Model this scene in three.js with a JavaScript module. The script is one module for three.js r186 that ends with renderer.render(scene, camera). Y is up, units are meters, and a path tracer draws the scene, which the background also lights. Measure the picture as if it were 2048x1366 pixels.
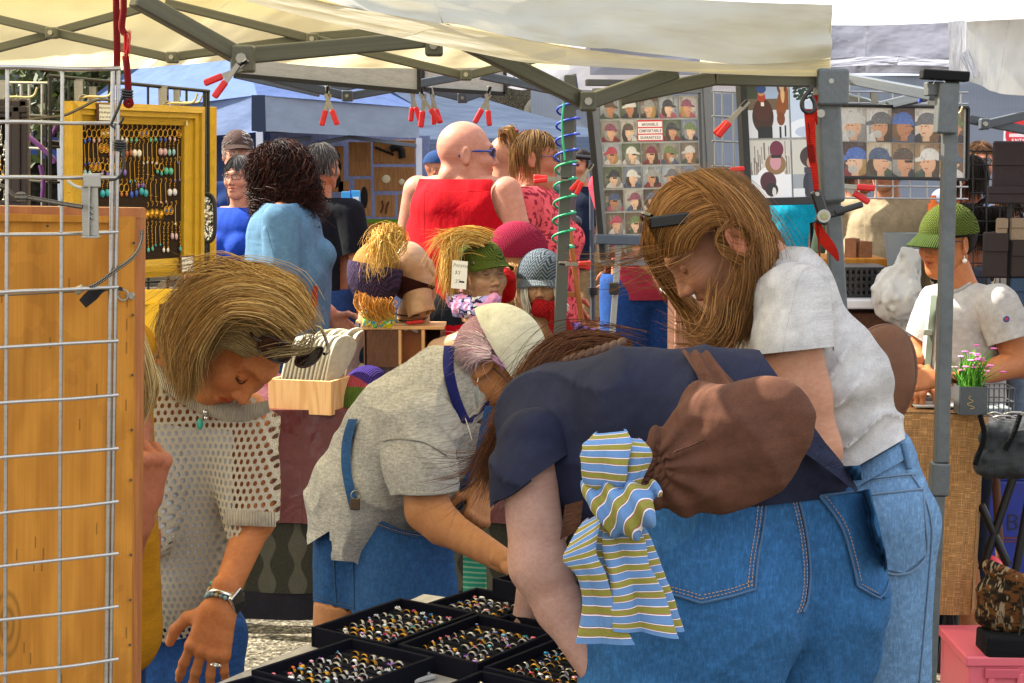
import*as THREE from 'three';
import{mergeGeometries}from 'three/addons/utils/BufferGeometryUtils.js';
import{RoundedBoxGeometry}from 'three/addons/geometries/RoundedBoxGeometry.js';
//---------- camera,sky,sun,exposure ----------
const F=3822,PITCH=Math.atan(371/F),EYE=1.65;
const scene=new THREE.Scene();
const camera=new THREE.PerspectiveCamera(2*Math.atan(683/F)*180/Math.PI,2048/1366,0.05,400);
camera.position.set(0,EYE,0);camera.rotation.set(-PITCH,0,0);camera.updateMatrixWorld();
const renderer=new THREE.WebGLRenderer({antialias:true});
renderer.setSize(1024,683);
renderer.toneMapping=THREE.LinearToneMapping;
renderer.toneMappingExposure=3.7;
renderer.shadowMap.enabled=true;
const SUN=new THREE.Vector3(-0.64,0.73,-0.24).normalize();
{
const w=256,h=128,a=new Float32Array(w*h*4);
for(let j=0;j<h;j++)for(let i=0;i<w;i++){
const el=(j + 0.5)/h*Math.PI - Math.PI/2,s=Math.max(0,Math.sin(el)),az=(i + 0.5)/w*2*Math.PI;
const k=Math.pow(1 - s,3),g=el<0?0.35:1;
const c=Math.sin(az*3 + 2.1*Math.sin(el*7))*Math.sin(az*5 + 1 + el*11)*0.5 + 0.5,cl=el>0?Math.max(0,c - 0.55)*0.5:0;
const o=(j*w + i)*4;
a[o]=(0.42 + 0.25*k + cl*0.6)*g;a[o + 1]=(0.46 + 0.20*k + cl*0.6)*g;a[o + 2]=(0.54 + 0.08*k + cl*0.4)*g;a[o + 3]=1;
}
const t=new THREE.DataTexture(a,w,h,THREE.RGBAFormat,THREE.FloatType);
t.mapping=THREE.EquirectangularReflectionMapping;t.magFilter=t.minFilter=THREE.LinearFilter;t.needsUpdate=true;
scene.background=t;scene.environment=t;scene.backgroundIntensity=1;scene.environmentIntensity=1;
}
const sun=new THREE.DirectionalLight(new THREE.Color(1,0.92,0.78),5);
sun.position.copy(SUN).multiplyScalar(40).add(new THREE.Vector3(0,0,-8));sun.target.position.set(0,0,-8);
sun.castShadow=true;sun.shadow.mapSize.set(4096,4096);
Object.assign(sun.shadow.camera,{left:-20,right:20,top:20,bottom:-20,near:1,far:90});
sun.shadow.radius=1;scene.add(sun,sun.target);
//---------- helpers ----------
const V=(x,y,z)=>new THREE.Vector3(x,y,z);
const cp=Math.cos(PITCH),sp=Math.sin(PITCH);
function P(x,y,d){
const a=(x - 1024)/F,b=(683 - y)/F,dy=b*cp - sp,dz=-b*sp - cp,t=d/-dz;
return V(a*t,EYE + dy*t,dz*t);
}
const onPlane=(x,y,h)=>{const p=P(x,y,1),k=(h - EYE)/(p.y - EYE);return V(p.x*k,h,p.z*k);};
const S=(px,d)=>px*d/F;
let seed=12345;
const srand=s=>{seed=s>>>0;};
const rnd=()=>{seed=(seed + 0x6D2B79F5)>>>0;let t=seed;t=Math.imul(t ^ t>>>15,t|1);t ^=t + Math.imul(t ^ t>>>7,t|61);return((t ^ t>>>14)>>>0)/4294967296;};
const rr=(a,b)=>a +(b - a)*rnd();
const pick=a=>a[Math.floor(rnd()*a.length)];
const mix=(a,b,t)=>a +(b - a)*t,clamp=(x,a=0,b=1)=>Math.min(b,Math.max(a,x));
const sstep=(a,b,x)=>{const t=clamp((x - a)/(b - a));return t*t*(3 - 2*t);};
const h3=(x,y,z)=>{let n=Math.imul(x,374761393)+ Math.imul(y,668265263)+ Math.imul(z,2147483647 ^ 0x5bd1e995);n=Math.imul(n ^ n>>>13,1274126177);return((n ^ n>>>16)>>>0)/4294967296;};
function noise(x,y,z=0,per=0){
const X=Math.floor(x),Y=Math.floor(y),Z=Math.floor(z),f=x - X,g=y - Y,h=z - Z;
const u=f*f*(3 - 2*f),v=g*g*(3 - 2*g),w=h*h*(3 - 2*h),m=per?q=>((q % per)+ per)% per:q=>q;
const c=(i,j,k)=>h3(m(X + i),m(Y + j),Z + k);
const l=k=>mix(mix(c(0,0,k),c(1,0,k),u),mix(c(0,1,k),c(1,1,k),u),v);
return h?mix(l(0),l(1),w):l(0);
}
const ridge=n=>{const k=1 - Math.abs(2*n - 1);return k*k*k;};
const fbm=(x,y,z=0,o=4,per=0)=>{let s=0,a=0.5,n=0;for(let i=0;i<o;i++){s +=a*noise(x,y,z + i*7,per);n +=a;x*=2;y*=2;z*=2;per*=2;a*=0.5;}return s/n;};
const used={};
const numbered=n=>{const k=used[n]=(used[n]??-1)+ 1;return k?`${n}_${String(k).padStart(3, '0')}`:n;};
function tag(o,label,category,group,kind){
o.userData={label};
if(category)o.userData.category=category;
if(group)o.userData.group=group;
if(kind)o.userData.kind=kind;
return o;
}
const shade=m=>{m.castShadow=m.receiveShadow=true;return m;};
function thing(name,label,category,base,group){
const o=new THREE.Group();o.name=numbered(name);scene.add(o);
if(base)o.position.copy(base);
tag(o,label,category,group);
return o;
}
function part(parent,name,geo,mat,label){
let p=parent;const off=V(0,0,0);
while(p&&p!==scene){off.add(p.position);p=p.parent;}
const g=Array.isArray(geo)?mg(geo):geo;
if(off.lengthSq())g.translate(-off.x,-off.y,-off.z);
const m=shade(new THREE.Mesh(g,mat));m.name=name;parent.add(m);
if(label)m.userData.label=label;
return m;
}
function solo(name,geo,mat,label,category,group,kind){
const m=shade(new THREE.Mesh(Array.isArray(geo)?mg(geo):geo,mat));m.name=numbered(name);scene.add(m);
return tag(m,label,category,group,kind);
}
const ground=(name,geo,mat)=>{const m=solo(name,geo,mat,undefined,undefined,undefined,'structure');delete m.userData.label;return m;};
function mg(list){
const want=list.some(g=>g.attributes.color),all=list.map(g=>{
g=g.index?g.toNonIndexed():g;
for(const k of Object.keys(g.attributes))if(!['position','normal','uv','color'].includes(k))g.deleteAttribute(k);
const n=g.attributes.position.count;
if(!g.attributes.uv)g.setAttribute('uv',new THREE.BufferAttribute(new Float32Array(n*2),2));
if(want&&!g.attributes.color)g.setAttribute('color',new THREE.BufferAttribute(new Float32Array(n*3).fill(1),3));
return g;
});
return all.length>1?mergeGeometries(all):all[0];
}
function tint(g,c){
const n=g.attributes.position.count,a=new Float32Array(n*3),k=new THREE.Color(c);
for(let i=0;i<n;i++){a[i*3]=k.r;a[i*3 + 1]=k.g;a[i*3 + 2]=k.b;}
g.setAttribute('color',new THREE.BufferAttribute(a,3));return g;
}
function uvm(g,ax=0.6,ay=0){
const p=g.attributes.position,a=new Float32Array(p.count*2),c=Math.cos(ax),s=Math.sin(ax);
for(let i=0;i<p.count;i++){a[i*2]=p.getX(i)*c + p.getZ(i)*s;a[i*2 + 1]=p.getY(i)+ ay*p.getZ(i);}
g.setAttribute('uv',new THREE.BufferAttribute(a,2));return g;
}
const UP=V(0,1,0);
function bar(a,b,w,h=w,up=UP,r=0){
const L=a.distanceTo(b),g=r?new RoundedBoxGeometry(w,h,L,2,r):new THREE.BoxGeometry(w,h,L);
const z=b.clone().sub(a).normalize(),x=up.clone().cross(z);if(x.lengthSq()<1e-6)x.set(1,0,0);x.normalize();
const m=new THREE.Matrix4().makeBasis(x,z.clone().cross(x),z).setPosition(a.clone().add(b).multiplyScalar(0.5));
const p=g.attributes.uv;for(let i=0;i<p.count;i++)p.setXY(i,p.getX(i)*Math.max(w,h),p.getY(i)*L);
return g.applyMatrix4(m);
}
function cyl(a,b,r,r2=r,n=10){
const g=new THREE.CylinderGeometry(r2,r,a.distanceTo(b),n),y=b.clone().sub(a).normalize();
return g.applyQuaternion(new THREE.Quaternion().setFromUnitVectors(UP,y)).translate((a.x + b.x)/2,(a.y + b.y)/2,(a.z + b.z)/2);
}
const tube=(pts,r,n=6,seg=0,closed=false)=>new THREE.TubeGeometry(new THREE.CatmullRomCurve3(pts,closed,'centripetal'),seg||pts.length*6,r,n,closed);
const pts=(list,d)=>list.map(q=>P(q[0],q[1],q[2]??d));
const box=(w,h,d,x=0,y=0,z=0,r=0)=>(r?new RoundedBoxGeometry(w,h,d,2,r):new THREE.BoxGeometry(w,h,d)).translate(x,y,z);
const ball=(c,r,sx=1,sy=1,sz=1,n=12)=>new THREE.SphereGeometry(r,n,Math.ceil(n*0.7)).scale(sx,sy,sz).translate(c.x,c.y,c.z);
function sheet(rows,su=1,sv=1){
const n=rows[0].length,m=rows.length,p=[],uv=[],ix=[];
for(let j=0;j<m;j++)for(let i=0;i<n;i++){const q=rows[j][i];p.push(q.x,q.y,q.z);uv.push(i/(n - 1)*su,1 - j/(m - 1)*sv +(sv - 1));}
for(let j=0;j<m - 1;j++)for(let i=0;i<n - 1;i++){const a=j*n + i,b=a + 1,c=a + n,d=c + 1;ix.push(a,c,b,b,c,d);}
const g=new THREE.BufferGeometry();g.setAttribute('position',new THREE.Float32BufferAttribute(p,3));g.setAttribute('uv',new THREE.Float32BufferAttribute(uv,2));g.setIndex(ix);g.computeVertexNormals();return g;
}
function grid(n,m,fn,su,sv){const rows=[];for(let j=0;j<=m;j++){const r=[];for(let i=0;i<=n;i++)r.push(fn(i/n,j/m));rows.push(r);}return sheet(rows,su,sv);}
const quad=(a,b,c,d,su=1,sv=1)=>grid(1,1,(u,v)=>a.clone().lerp(b,u).lerp(d.clone().lerp(c,u),v),su,sv);
const lerp3=(a,b,t)=>a.clone().lerp(b,t);
function path(list,t){const n=list.length - 1,k=Math.min(n - 1,Math.floor(t*n)),f=t*n - k;const at=i=>list[clamp(i,0,n)];const a=at(k - 1),b=at(k),c=at(k + 1),d=at(k + 2);return V(...['x','y','z'].map(q=>0.5*((2*b[q])+(c[q]- a[q])*f +(2*a[q]- 5*b[q]+ 4*c[q]- d[q])*f*f +(3*b[q]- a[q]- 3*c[q]+ d[q])*f*f*f)));}
//---------- rounded bodies:distance fields meshed by surface nets ----------
class Sdf{
constructor(k=0.03){this.k=k;this.q=[];this.lo=V(9e9,9e9,9e9);this.hi=V(-9e9,-9e9,-9e9);this.warp=null;}
grow(c,r){this.lo.min(V(c.x - r,c.y - r,c.z - r));this.hi.max(V(c.x + r,c.y + r,c.z + r));}
cap(a,ra,b,rb,o={}){
const e=o.s||1;if(!o.sub){this.grow(a,ra*Math.max(1,e)+ 0.03);this.grow(b,rb*Math.max(1,e)+ 0.03);}
const d=b.clone().sub(a);
this.q.push({t:0,a:[a.x,a.y,a.z],d:[d.x,d.y,d.z],dd:d.lengthSq()||1e-9,ra,rb,k:o.k??this.k,sub:!!o.sub,n:o.n?o.n.clone().normalize().toArray():null,e:1 - 1/e});return this;
}
ball(a,r,o){return this.cap(a,r,a,r,o);}
ell(c,r,ax,o={}){
const m=Math.max(...r);if(!o.sub)this.grow(c,m + 0.01);
this.q.push({t:1,a:[c.x,c.y,c.z],r,ax:(ax||[V(1,0,0),V(0,1,0),V(0,0,1)]).map(v=>v.toArray()),k:o.k??this.k,sub:!!o.sub});return this;
}
at(x,y,z){
if(this.pre){const w=this.pre(x,y,z);x=w[0];y=w[1];z=w[2];}
let D=1e3;
for(const s of this.q){
let px=x - s.a[0],py=y - s.a[1],pz=z - s.a[2],v;
if(s.t===0){
const t=clamp((px*s.d[0]+ py*s.d[1]+ pz*s.d[2])/s.dd);
px -=s.d[0]*t;py -=s.d[1]*t;pz -=s.d[2]*t;
if(s.n){const m=(px*s.n[0]+ py*s.n[1]+ pz*s.n[2])*s.e;px -=s.n[0]*m;py -=s.n[1]*m;pz -=s.n[2]*m;}
v=Math.sqrt(px*px + py*py + pz*pz)-(s.ra +(s.rb - s.ra)*t);
}else{
const A=s.ax,r=s.r,u=(px*A[0][0]+ py*A[0][1]+ pz*A[0][2])/r[0],w=(px*A[1][0]+ py*A[1][1]+ pz*A[1][2])/r[1],q=(px*A[2][0]+ py*A[2][1]+ pz*A[2][2])/r[2];
const k0=Math.sqrt(u*u + w*w + q*q),a=u/r[0],b=w/r[1],c=q/r[2],k1=Math.sqrt(a*a + b*b + c*c)||1e-9;
v=k0<1e-6?-Math.min(...r):k0*(k0 - 1)/k1;
}
if(s.sub){const h=Math.max(s.k - Math.abs(D + v),0)/s.k;D=Math.max(D,-v)+ h*h*s.k*0.25;}
else{const h=Math.max(s.k - Math.abs(D - v),0)/s.k;D=Math.min(D,v)- h*h*s.k*0.25;}
}
return this.warp?this.warp(x,y,z,D):D;
}
mesh(cell,lo=this.lo,hi=this.hi){
const nx=Math.ceil((hi.x - lo.x)/cell)+ 2,ny=Math.ceil((hi.y - lo.y)/cell)+ 2,nz=Math.ceil((hi.z - lo.z)/cell)+ 2;
const ox=lo.x - cell,oy=lo.y - cell,oz=lo.z - cell,X=nx + 1,Y=ny + 1,Z=nz + 1,f=new Float32Array(X*Y*Z),id=(i,j,k)=>(k*Y + j)*X + i;
const B=4;
for(let k=0;k<Z;k +=B)for(let j=0;j<Y;j +=B)for(let i=0;i<X;i +=B){
const c=this.at(ox +(i + 1.5)*cell,oy +(j + 1.5)*cell,oz +(k + 1.5)*cell),far=Math.abs(c)>cell*8;
for(let c2=k;c2<Math.min(Z,k + B);c2++)for(let b=j;b<Math.min(Y,j + B);b++)for(let a=i;a<Math.min(X,i + B);a++)
f[id(a,b,c2)]=far?c:this.at(ox + a*cell,oy + b*cell,oz + c2*cell);
}
const vi=new Int32Array(nx*ny*nz).fill(-1),pos=[],ix=[],cid=(i,j,k)=>(k*ny + j)*nx + i,E=[[0,1],[2,3],[4,5],[6,7],[0,2],[1,3],[4,6],[5,7],[0,4],[1,5],[2,6],[3,7]];
const g=new Float64Array(8);
for(let k=0;k<nz;k++)for(let j=0;j<ny;j++)for(let i=0;i<nx;i++){
let m=0;
for(let c=0;c<8;c++){g[c]=f[id(i +(c&1),j +(c>>1&1),k +(c>>2))];if(g[c]<0)m|=1<<c;}
if(m===0||m===255)continue;
let sx=0,sy=0,sz=0,n=0;
for(const[a,b]of E){
if((m>>a&1)===(m>>b&1))continue;
const t=g[a]/(g[a]- g[b]);
sx +=(a&1)+((b&1)-(a&1))*t;sy +=(a>>1&1)+((b>>1&1)-(a>>1&1))*t;sz +=(a>>2)+((b>>2)-(a>>2))*t;n++;
}
vi[cid(i,j,k)]=pos.length/3;pos.push(ox +(i + sx/n)*cell,oy +(j + sy/n)*cell,oz +(k + sz/n)*cell);
}
const face=(a,b,c,d,flip)=>{if(a<0||b<0||c<0||d<0)return;if(flip)ix.push(a,c,b,a,d,c);else ix.push(a,b,c,a,c,d);};
for(let k=1;k<nz;k++)for(let j=1;j<ny;j++)for(let i=1;i<nx;i++){
const s=f[id(i,j,k)]<0;
if(s!==f[id(i + 1,j,k)]<0)face(vi[cid(i,j - 1,k - 1)],vi[cid(i,j,k - 1)],vi[cid(i,j,k)],vi[cid(i,j - 1,k)],!s);
if(s!==f[id(i,j + 1,k)]<0)face(vi[cid(i - 1,j,k - 1)],vi[cid(i - 1,j,k)],vi[cid(i,j,k)],vi[cid(i,j,k - 1)],!s);
if(s!==f[id(i,j,k + 1)]<0)face(vi[cid(i - 1,j - 1,k)],vi[cid(i,j - 1,k)],vi[cid(i,j,k)],vi[cid(i - 1,j,k)],!s);
}
const G=new THREE.BufferGeometry();G.setAttribute('position',new THREE.Float32BufferAttribute(pos,3));G.setIndex(ix);
const nn=new Float32Array(pos.length),e=cell*0.4;
for(let i=0;i<pos.length;i +=3){
const x=pos[i],y=pos[i + 1],z=pos[i + 2],d=this.at(x,y,z);
let a=this.at(x + e,y,z)- d,b=this.at(x,y + e,z)- d,c=this.at(x,y,z + e)- d;const l=Math.hypot(a,b,c)||1;a/=l;b/=l;c/=l;
nn[i]=a;nn[i + 1]=b;nn[i + 2]=c;pos[i]-=a*d*0.8;pos[i + 1]-=b*d*0.8;pos[i + 2]-=c*d*0.8;
}
G.setAttribute('position',new THREE.Float32BufferAttribute(pos,3));G.setAttribute('normal',new THREE.BufferAttribute(nn,3));
return uvm(G);
}
hit(x,y,off=0,near=1.5){
const q=P(x,y,1),o=V(0,EYE,0),d=q.sub(o).normalize();let t=near;
for(let i=0;i<160;i++){const p=o.clone().addScaledVector(d,t),v=this.at(p.x,p.y,p.z)- off;if(v<0.0006)return p;t +=Math.max(0.0006,v*0.8);if(t>12)break;}
return null;
}
normal(p,e=0.004){const d=this.at(p.x,p.y,p.z);return V(this.at(p.x + e,p.y,p.z)- d,this.at(p.x,p.y + e,p.z)- d,this.at(p.x,p.y,p.z + e)- d).normalize();}
}
function bodyOf(parts,k=0.025){
const f=new Sdf(k);
for(const[g]of parts){f.lo.min(g.lo);f.hi.max(g.hi);}
f.at=(x,y,z)=>{
let D=1e3;
for(const[g,under]of parts){
let d=g.at(x,y,z);if(d>0.08){D=Math.min(D,d);continue;}
for(const[s,keep]of under||[]){const c=keep?Math.min(0,keep(x,y,z)):0;if(c>-0.06)d=Math.max(d,(s.length?Math.min(...s.map(q=>q.at(x,y,z))):s.at(x,y,z))+ 0.007 + c*4);}
const h=Math.max(k - Math.abs(D - d),0)/k;D=Math.min(D,d)- h*h*k*0.25;
}
return D;
};
return f;
}
function clip(G,keep){
const p=G.attributes.position,names=Object.keys(G.attributes),out={},ix=[],map=new Map(),v=new Float32Array(p.count);
for(const n of names)out[n]=[];
for(let i=0;i<p.count;i++)v[i]=keep(p.getX(i),p.getY(i),p.getZ(i));
let count=0;
const vert=(a,b,t)=>{
const key=b<0?a:a<b?a + '_' + b:b + '_' + a;if(map.has(key))return map.get(key);
for(const n of names){const A=G.attributes[n],s=A.itemSize;for(let c=0;c<s;c++)out[n].push(b<0?A.array[a*s + c]:mix(A.array[a*s + c],A.array[b*s + c],t));}
map.set(key,count);return count++;
};
const I=G.index.array;
for(let i=0;i<I.length;i +=3){
const poly=[];
for(let e=0;e<3;e++){const a=I[i + e],b=I[i +(e + 1)% 3];if(v[a]>0)poly.push(vert(a,-1));if((v[a]>0)!==(v[b]>0))poly.push(vert(a,b,v[a]/(v[a]- v[b])));}
for(let e=2;e<poly.length;e++)ix.push(poly[0],poly[e - 1],poly[e]);
}
const g=new THREE.BufferGeometry();for(const n of names)g.setAttribute(n,new THREE.Float32BufferAttribute(out[n],G.attributes[n].itemSize));g.setIndex(ix);return g;
}
function side(x1,y1,x2,y2,sx,sy){
const o=V(0,EYE,0),a=P(x1,y1,1).sub(o),b=P(x2,y2,1).sub(o),n=a.cross(b).normalize();if(n.dot(P(sx,sy,1).sub(o))<0)n.negate();
return(x,y,z)=>n.x*x + n.y*(y - EYE)+ n.z*z;
}
Sdf.prototype.b=function(p,q,o){return this.cap(P(p[0],p[1],p[2]),S(p[3],p[2]),P(q[0],q[1],q[2]),S(q[3],q[2]),o);};
Sdf.prototype.chain=function(list,o){for(let i=1;i<list.length;i++)this.b(list[i - 1],list[i],o);return this;};
//---------- hair:tapered strands between guide curves ----------
function strand(path3,w,col,out,sides=3){
const n=path3.length,q=V(0,0,0),s=V(0,0,0),u=V(0,0,0),base=out.p.length/3;
for(let i=0;i<n;i++){
q.subVectors(path3[Math.min(n - 1,i + 1)],path3[Math.max(0,i - 1)]).normalize();s.set(0.3,0.2,0.93).cross(q);if(s.lengthSq()<1e-4)s.set(1,0,0);s.normalize();u.crossVectors(q,s);
const t=i/(n - 1),r=w*(t<0.1?0.6 + 4*t:1 - 0.85*Math.pow(t,3));
for(let k=0;k<sides;k++){
const a=k/sides*6.283,c=Math.cos(a),d=Math.sin(a),nx=s.x*c + u.x*d,ny=s.y*c + u.y*d,nz=s.z*c + u.z*d,p=path3[i];
out.p.push(p.x + nx*r,p.y + ny*r,p.z + nz*r);out.n.push(nx,ny,nz);out.c.push(col.r,col.g,col.b);
}
}
for(let i=0;i<n - 1;i++)for(let k=0;k<sides;k++){const a=base + i*sides + k,b=base + i*sides +(k + 1)% sides;out.i.push(a,b,a + sides,b,b + sides,a + sides);}
}
const outGeo=o=>{const g=new THREE.BufferGeometry();g.setAttribute('position',new THREE.Float32BufferAttribute(o.p,3));g.setAttribute('normal',new THREE.Float32BufferAttribute(o.n,3));g.setAttribute('color',new THREE.Float32BufferAttribute(o.c,3));g.setIndex(o.i);return g;};
const hairColor=cols=>{const a=new THREE.Color(pick(cols)),b=new THREE.Color(pick(cols));a.lerp(b,rnd());a.multiplyScalar(rr(0.6,1.3));return a;};
function hairGeo(guides,n,o={}){
const{w=0.0011,jit=0.006,cols=['#6b4a22'],seg=12,flare=1,trim=0.25,curl=0,fly=0}=o,out={p:[],n:[],c:[],i:[]};
for(let i=0;i<n;i++){
const k=guides.length>1?Math.floor(rnd()*(guides.length - 1)):0,f=rnd(),A=guides[k],B=guides[Math.min(guides.length - 1,k + 1)];
const wild=rnd()<fly,J=wild?jit*3.5:jit,off=V(rr(-1,1),rr(-1,1),rr(-1,1)).multiplyScalar(J),off2=V(rr(-1,1),rr(-1,1),rr(-1,1)).multiplyScalar(J*(1 + flare)),end=1 - trim*rnd()*rnd(),ph=rnd()*6.28,list=[];
const t0=o.t0?rnd()*o.t0:0;
for(let s=0;s<=seg;s++){
const t=t0 +(end - t0)*s/seg,p=path(A,t).lerp(path(B,t),f).addScaledVector(off,1 - t*0.5).addScaledVector(off2,t*t);
if(curl){const a=ph + t*curl;p.x +=Math.cos(a)*J*1.2*Math.min(1,t*3);p.y +=Math.sin(a)*J*1.2*Math.min(1,t*3);p.z +=Math.sin(a*0.7)*J*Math.min(1,t*3);}
if(o.hole){const dx=p.x - o.hole.x,dy=p.y - o.hole.y,q=Math.hypot(dx,dy)||1e-6;if(q<o.hole.r&&p.z>o.hole.z)p.x +=((k + f)/(guides.length - 1)>o.hole.cut?1:-1)*Math.sqrt(o.hole.r**2 - dy*dy)- dx;}
list.push(p);
}
strand(list,w*rr(0.6,1.3)*(wild?0.6:1),hairColor(cols),out);
}
return outGeo(out);
}
const guidesPx=(list,d)=>list.map(g=>g.map(q=>P(q[0],q[1],q[2]??d)));
//---------- computed textures and materials ----------
function tex(w,h,fn,o={}){
const a=new Uint8Array(w*h*4);
for(let j=0;j<h;j++)for(let i=0;i<w;i++){const c=fn(i/w,j/h,i,j),k=(j*w + i)*4;for(let q=0;q<3;q++)a[k + q]=clamp(Math.round((c.length?c[q]:c)*255),0,255);a[k + 3]=c.length>3?clamp(c[3]*255,0,255):255;}
const t=new THREE.DataTexture(a,w,h,THREE.RGBAFormat);t.wrapS=t.wrapT=THREE.RepeatWrapping;t.magFilter=THREE.LinearFilter;t.minFilter=THREE.LinearMipmapLinearFilter;t.generateMipmaps=true;
if(!o.data)t.colorSpace=THREE.SRGBColorSpace;
if(o.rep)t.repeat.set(1/o.rep[0],1/o.rep[1]);
t.needsUpdate=true;return t;
}
const C=c=>new THREE.Color(c);
const std=(color,roughness=0.8,o={})=>new THREE.MeshPhysicalMaterial({color:C(color),roughness,specularIntensity:roughness>0.62?0.3:1,side:THREE.DoubleSide,...o});
const phys=(color,roughness,o)=>new THREE.MeshPhysicalMaterial({color:C(color),roughness,side:THREE.DoubleSide,...o});
const grainT=tex(512,512,(u,v,i,j)=>0.80 + 0.16*(h3(i,j,1)- 0.5)+ 0.14*(fbm(u*24,v*24,0,3,24)- 0.5)+ 0.08*(fbm(u*5,v*5,3,2,5)- 0.5),{rep:[0.3,0.3]});
const heatherT=tex(512,512,(u,v,i,j)=>{const s=noise(u*30,v*160,2,0)*0.5 + noise(u*90,v*90,5)*0.5;return 0.80 + 0.28*(s - 0.5)+ 0.1*(h3(i,j,1)- 0.5);},{rep:[0.3,0.3]});
const denimT=tex(1024,1024,(u,v,i,j)=>{const tw=((i + j)% 4)/4,sl=fbm(u*260,v*40,0,3,0),f=h3(i,j>>2,9),cr=Math.pow(fbm(u*60,v*60,4,3,60),2);return 0.74 + 0.10*(tw - 0.5)+ 0.20*(sl - 0.5)+(f>0.985?0.22:0)+ 0.18*(cr - 0.25)+ 0.12*(h3(i,j,3)- 0.5);},{rep:[0.35,0.35]});
const denimB=tex(512,512,(u,v,i,j)=>0.5 + 0.3*((((i + j)% 6)/6)- 0.5)+ 0.5*(fbm(u*50,v*50,1,3,50)- 0.5),{rep:[0.35,0.35],data:true});
const foldB=tex(512,512,(u,v)=>fbm(u*9,v*5 + 2*fbm(u*4,v*4,3,2,4),2,4,0),{rep:[0.5,0.5],data:true});
const skinT=tex(512,512,(u,v,i,j)=>{const b=fbm(u*14,v*14,1,4,14)- 0.5,f=fbm(u*60,v*60,5,2,60)- 0.5,k=h3(i>>1,j>>1,7)>0.9965?-0.10:0;return[0.92 + 0.08*b + 0.08*f + k*0.7,0.89 + 0.13*b + 0.10*f + k,0.88 + 0.14*b + 0.11*f + k];},{rep:[0.22,0.22]});
const skinB=tex(256,256,(u,v,i,j)=>0.5 + 0.5*(fbm(u*50,v*50,2,3,50)- 0.5),{rep:[0.06,0.06],data:true});
const skins={};
const skin=c=>skins[c]??=phys(c,0.52,{map:skinT,bumpMap:skinB,bumpScale:0.0006,vertexColors:true,specularIntensity:0.4});
const cloth=(c,o={})=>std(c,0.92,{map:grainT,bumpMap:foldB,bumpScale:0.006,...o});
const denim=(c,o={})=>std(c,0.9,{map:denimT,bumpMap:denimB,bumpScale:0.0012,...o});
const hairM=phys('#ffffff',0.48,{vertexColors:true,specularIntensity:0.35});
const hairBase=c=>std(c,0.75,{map:heatherT});
const metalGrey=phys('#6d7274',0.45,{metalness:0.35,map:grainT});
const olive=std('#6a6a5e',0.5,{metalness:0.25,map:grainT});
const bluegrey=std('#5d6672',0.5,{metalness:0.25,map:grainT});
const chrome=std('#c9c6c4',0.28,{metalness:0.9,map:tex(256,256,(u,v,i,j)=>0.86 + 0.2*(fbm(u*40,v*40,1,3,40)- 0.5)-(fbm(u*20,v*20,4,3,20)>0.68?0.35:0),{rep:[0.15,0.15]})});
const steel=std('#b6b4ae',0.38,{metalness:0.8,map:tex(256,256,(u,v)=>{const r=fbm(u*18,v*18,2,4,18);return r>0.66?[0.62,0.5,0.36]:[0.85 + 0.2*(r - 0.5),0.85 + 0.2*(r - 0.5),0.84];},{rep:[0.1,0.1]})});
const blackMetal=std('#1d1e20',0.45,{metalness:0.3});
const blackPlastic=std('#161618',0.4);
const redRubber=std('#c4161c',0.42);
const gold=std('#d9a437',0.26,{metalness:0.95}),silver=std('#d4d2cf',0.22,{metalness:0.95});
const white=std('#dcdad4',0.75,{map:grainT});
const woodT=(c1,c2,ring=7,o={})=>{const a=C(c1).convertLinearToSRGB(),b=C(c2).convertLinearToSRGB();return tex(512,512,(u,v,i,j)=>{const n=fbm(u*5,v*1.3,3,4,0),g=Math.sin((u*ring + n*5.5)*6.283)*0.5 + 0.5,f=noise(u*220,v*9,1);const t=clamp(0.55*g + 0.35*f + 0.2*(h3(i,j,2)- 0.5));return[mix(a.r,b.r,t),mix(a.g,b.g,t),mix(a.b,b.b,t)];},{rep:[0.4,0.8],...o});};
const ply=std('#ffffff',0.72,{map:tex(512,1024,(u,v,i,j)=>{const n=fbm(u*5,v*2.6,3,4,0),g=Math.sin((u*1.7 + n*4.5)*6.283)*0.5 + 0.5,f=noise(u*240,v*14,1),st=fbm(u*7,v*11,9,4,0);let k=clamp(0.5*g + 0.4*f + 0.2*(h3(i,j,2)- 0.5)),d=1;for(const[a,b,r]of[[0.22,0.18,0.030],[0.71,0.52,0.022],[0.40,0.83,0.035]]){const q=Math.hypot(u - a,(v - b)*0.9)/r;if(q<1.6)d*=0.62 + 0.38*clamp(Math.abs(Math.sin(q*5))*0.6 + q*0.3);}if(st>0.66)d*=0.95;if(h3(i>>1,j>>4,5)>0.995)d*=0.72;return[mix(0.72,0.60,k)*d,mix(0.49,0.385,k)*d,mix(0.19,0.13,k)*d];},{rep:[0.5,1.1]})});
const stained=std('#ffffff',0.55,{map:woodT('#a9662c','#8a4f20',3)});
const pine=std('#ffffff',0.75,{map:woodT('#d8b083','#bb8c5c',2.2)});
const walnut=std('#ffffff',0.7,{map:woodT('#6e4d3c','#51382c',3)});
const canvasT=tex(512,512,(u,v,i,j)=>0.90 + 0.05*(((i % 3)+(j % 3))/4 - 0.5)+ 0.10*(fbm(u*6,v*6,1,4,6)- 0.5),{rep:[0.9,0.9]});
const canvasB=tex(512,512,(u,v)=>fbm(u*4,v*10,1,4,0),{rep:[1.2,1.2],data:true});
const canopy=(c,t=0.5)=>phys(c,0.95,{map:canvasT,bumpMap:canvasB,bumpScale:0.010,transmission:t,thickness:0,specularIntensity:0.2});
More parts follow.
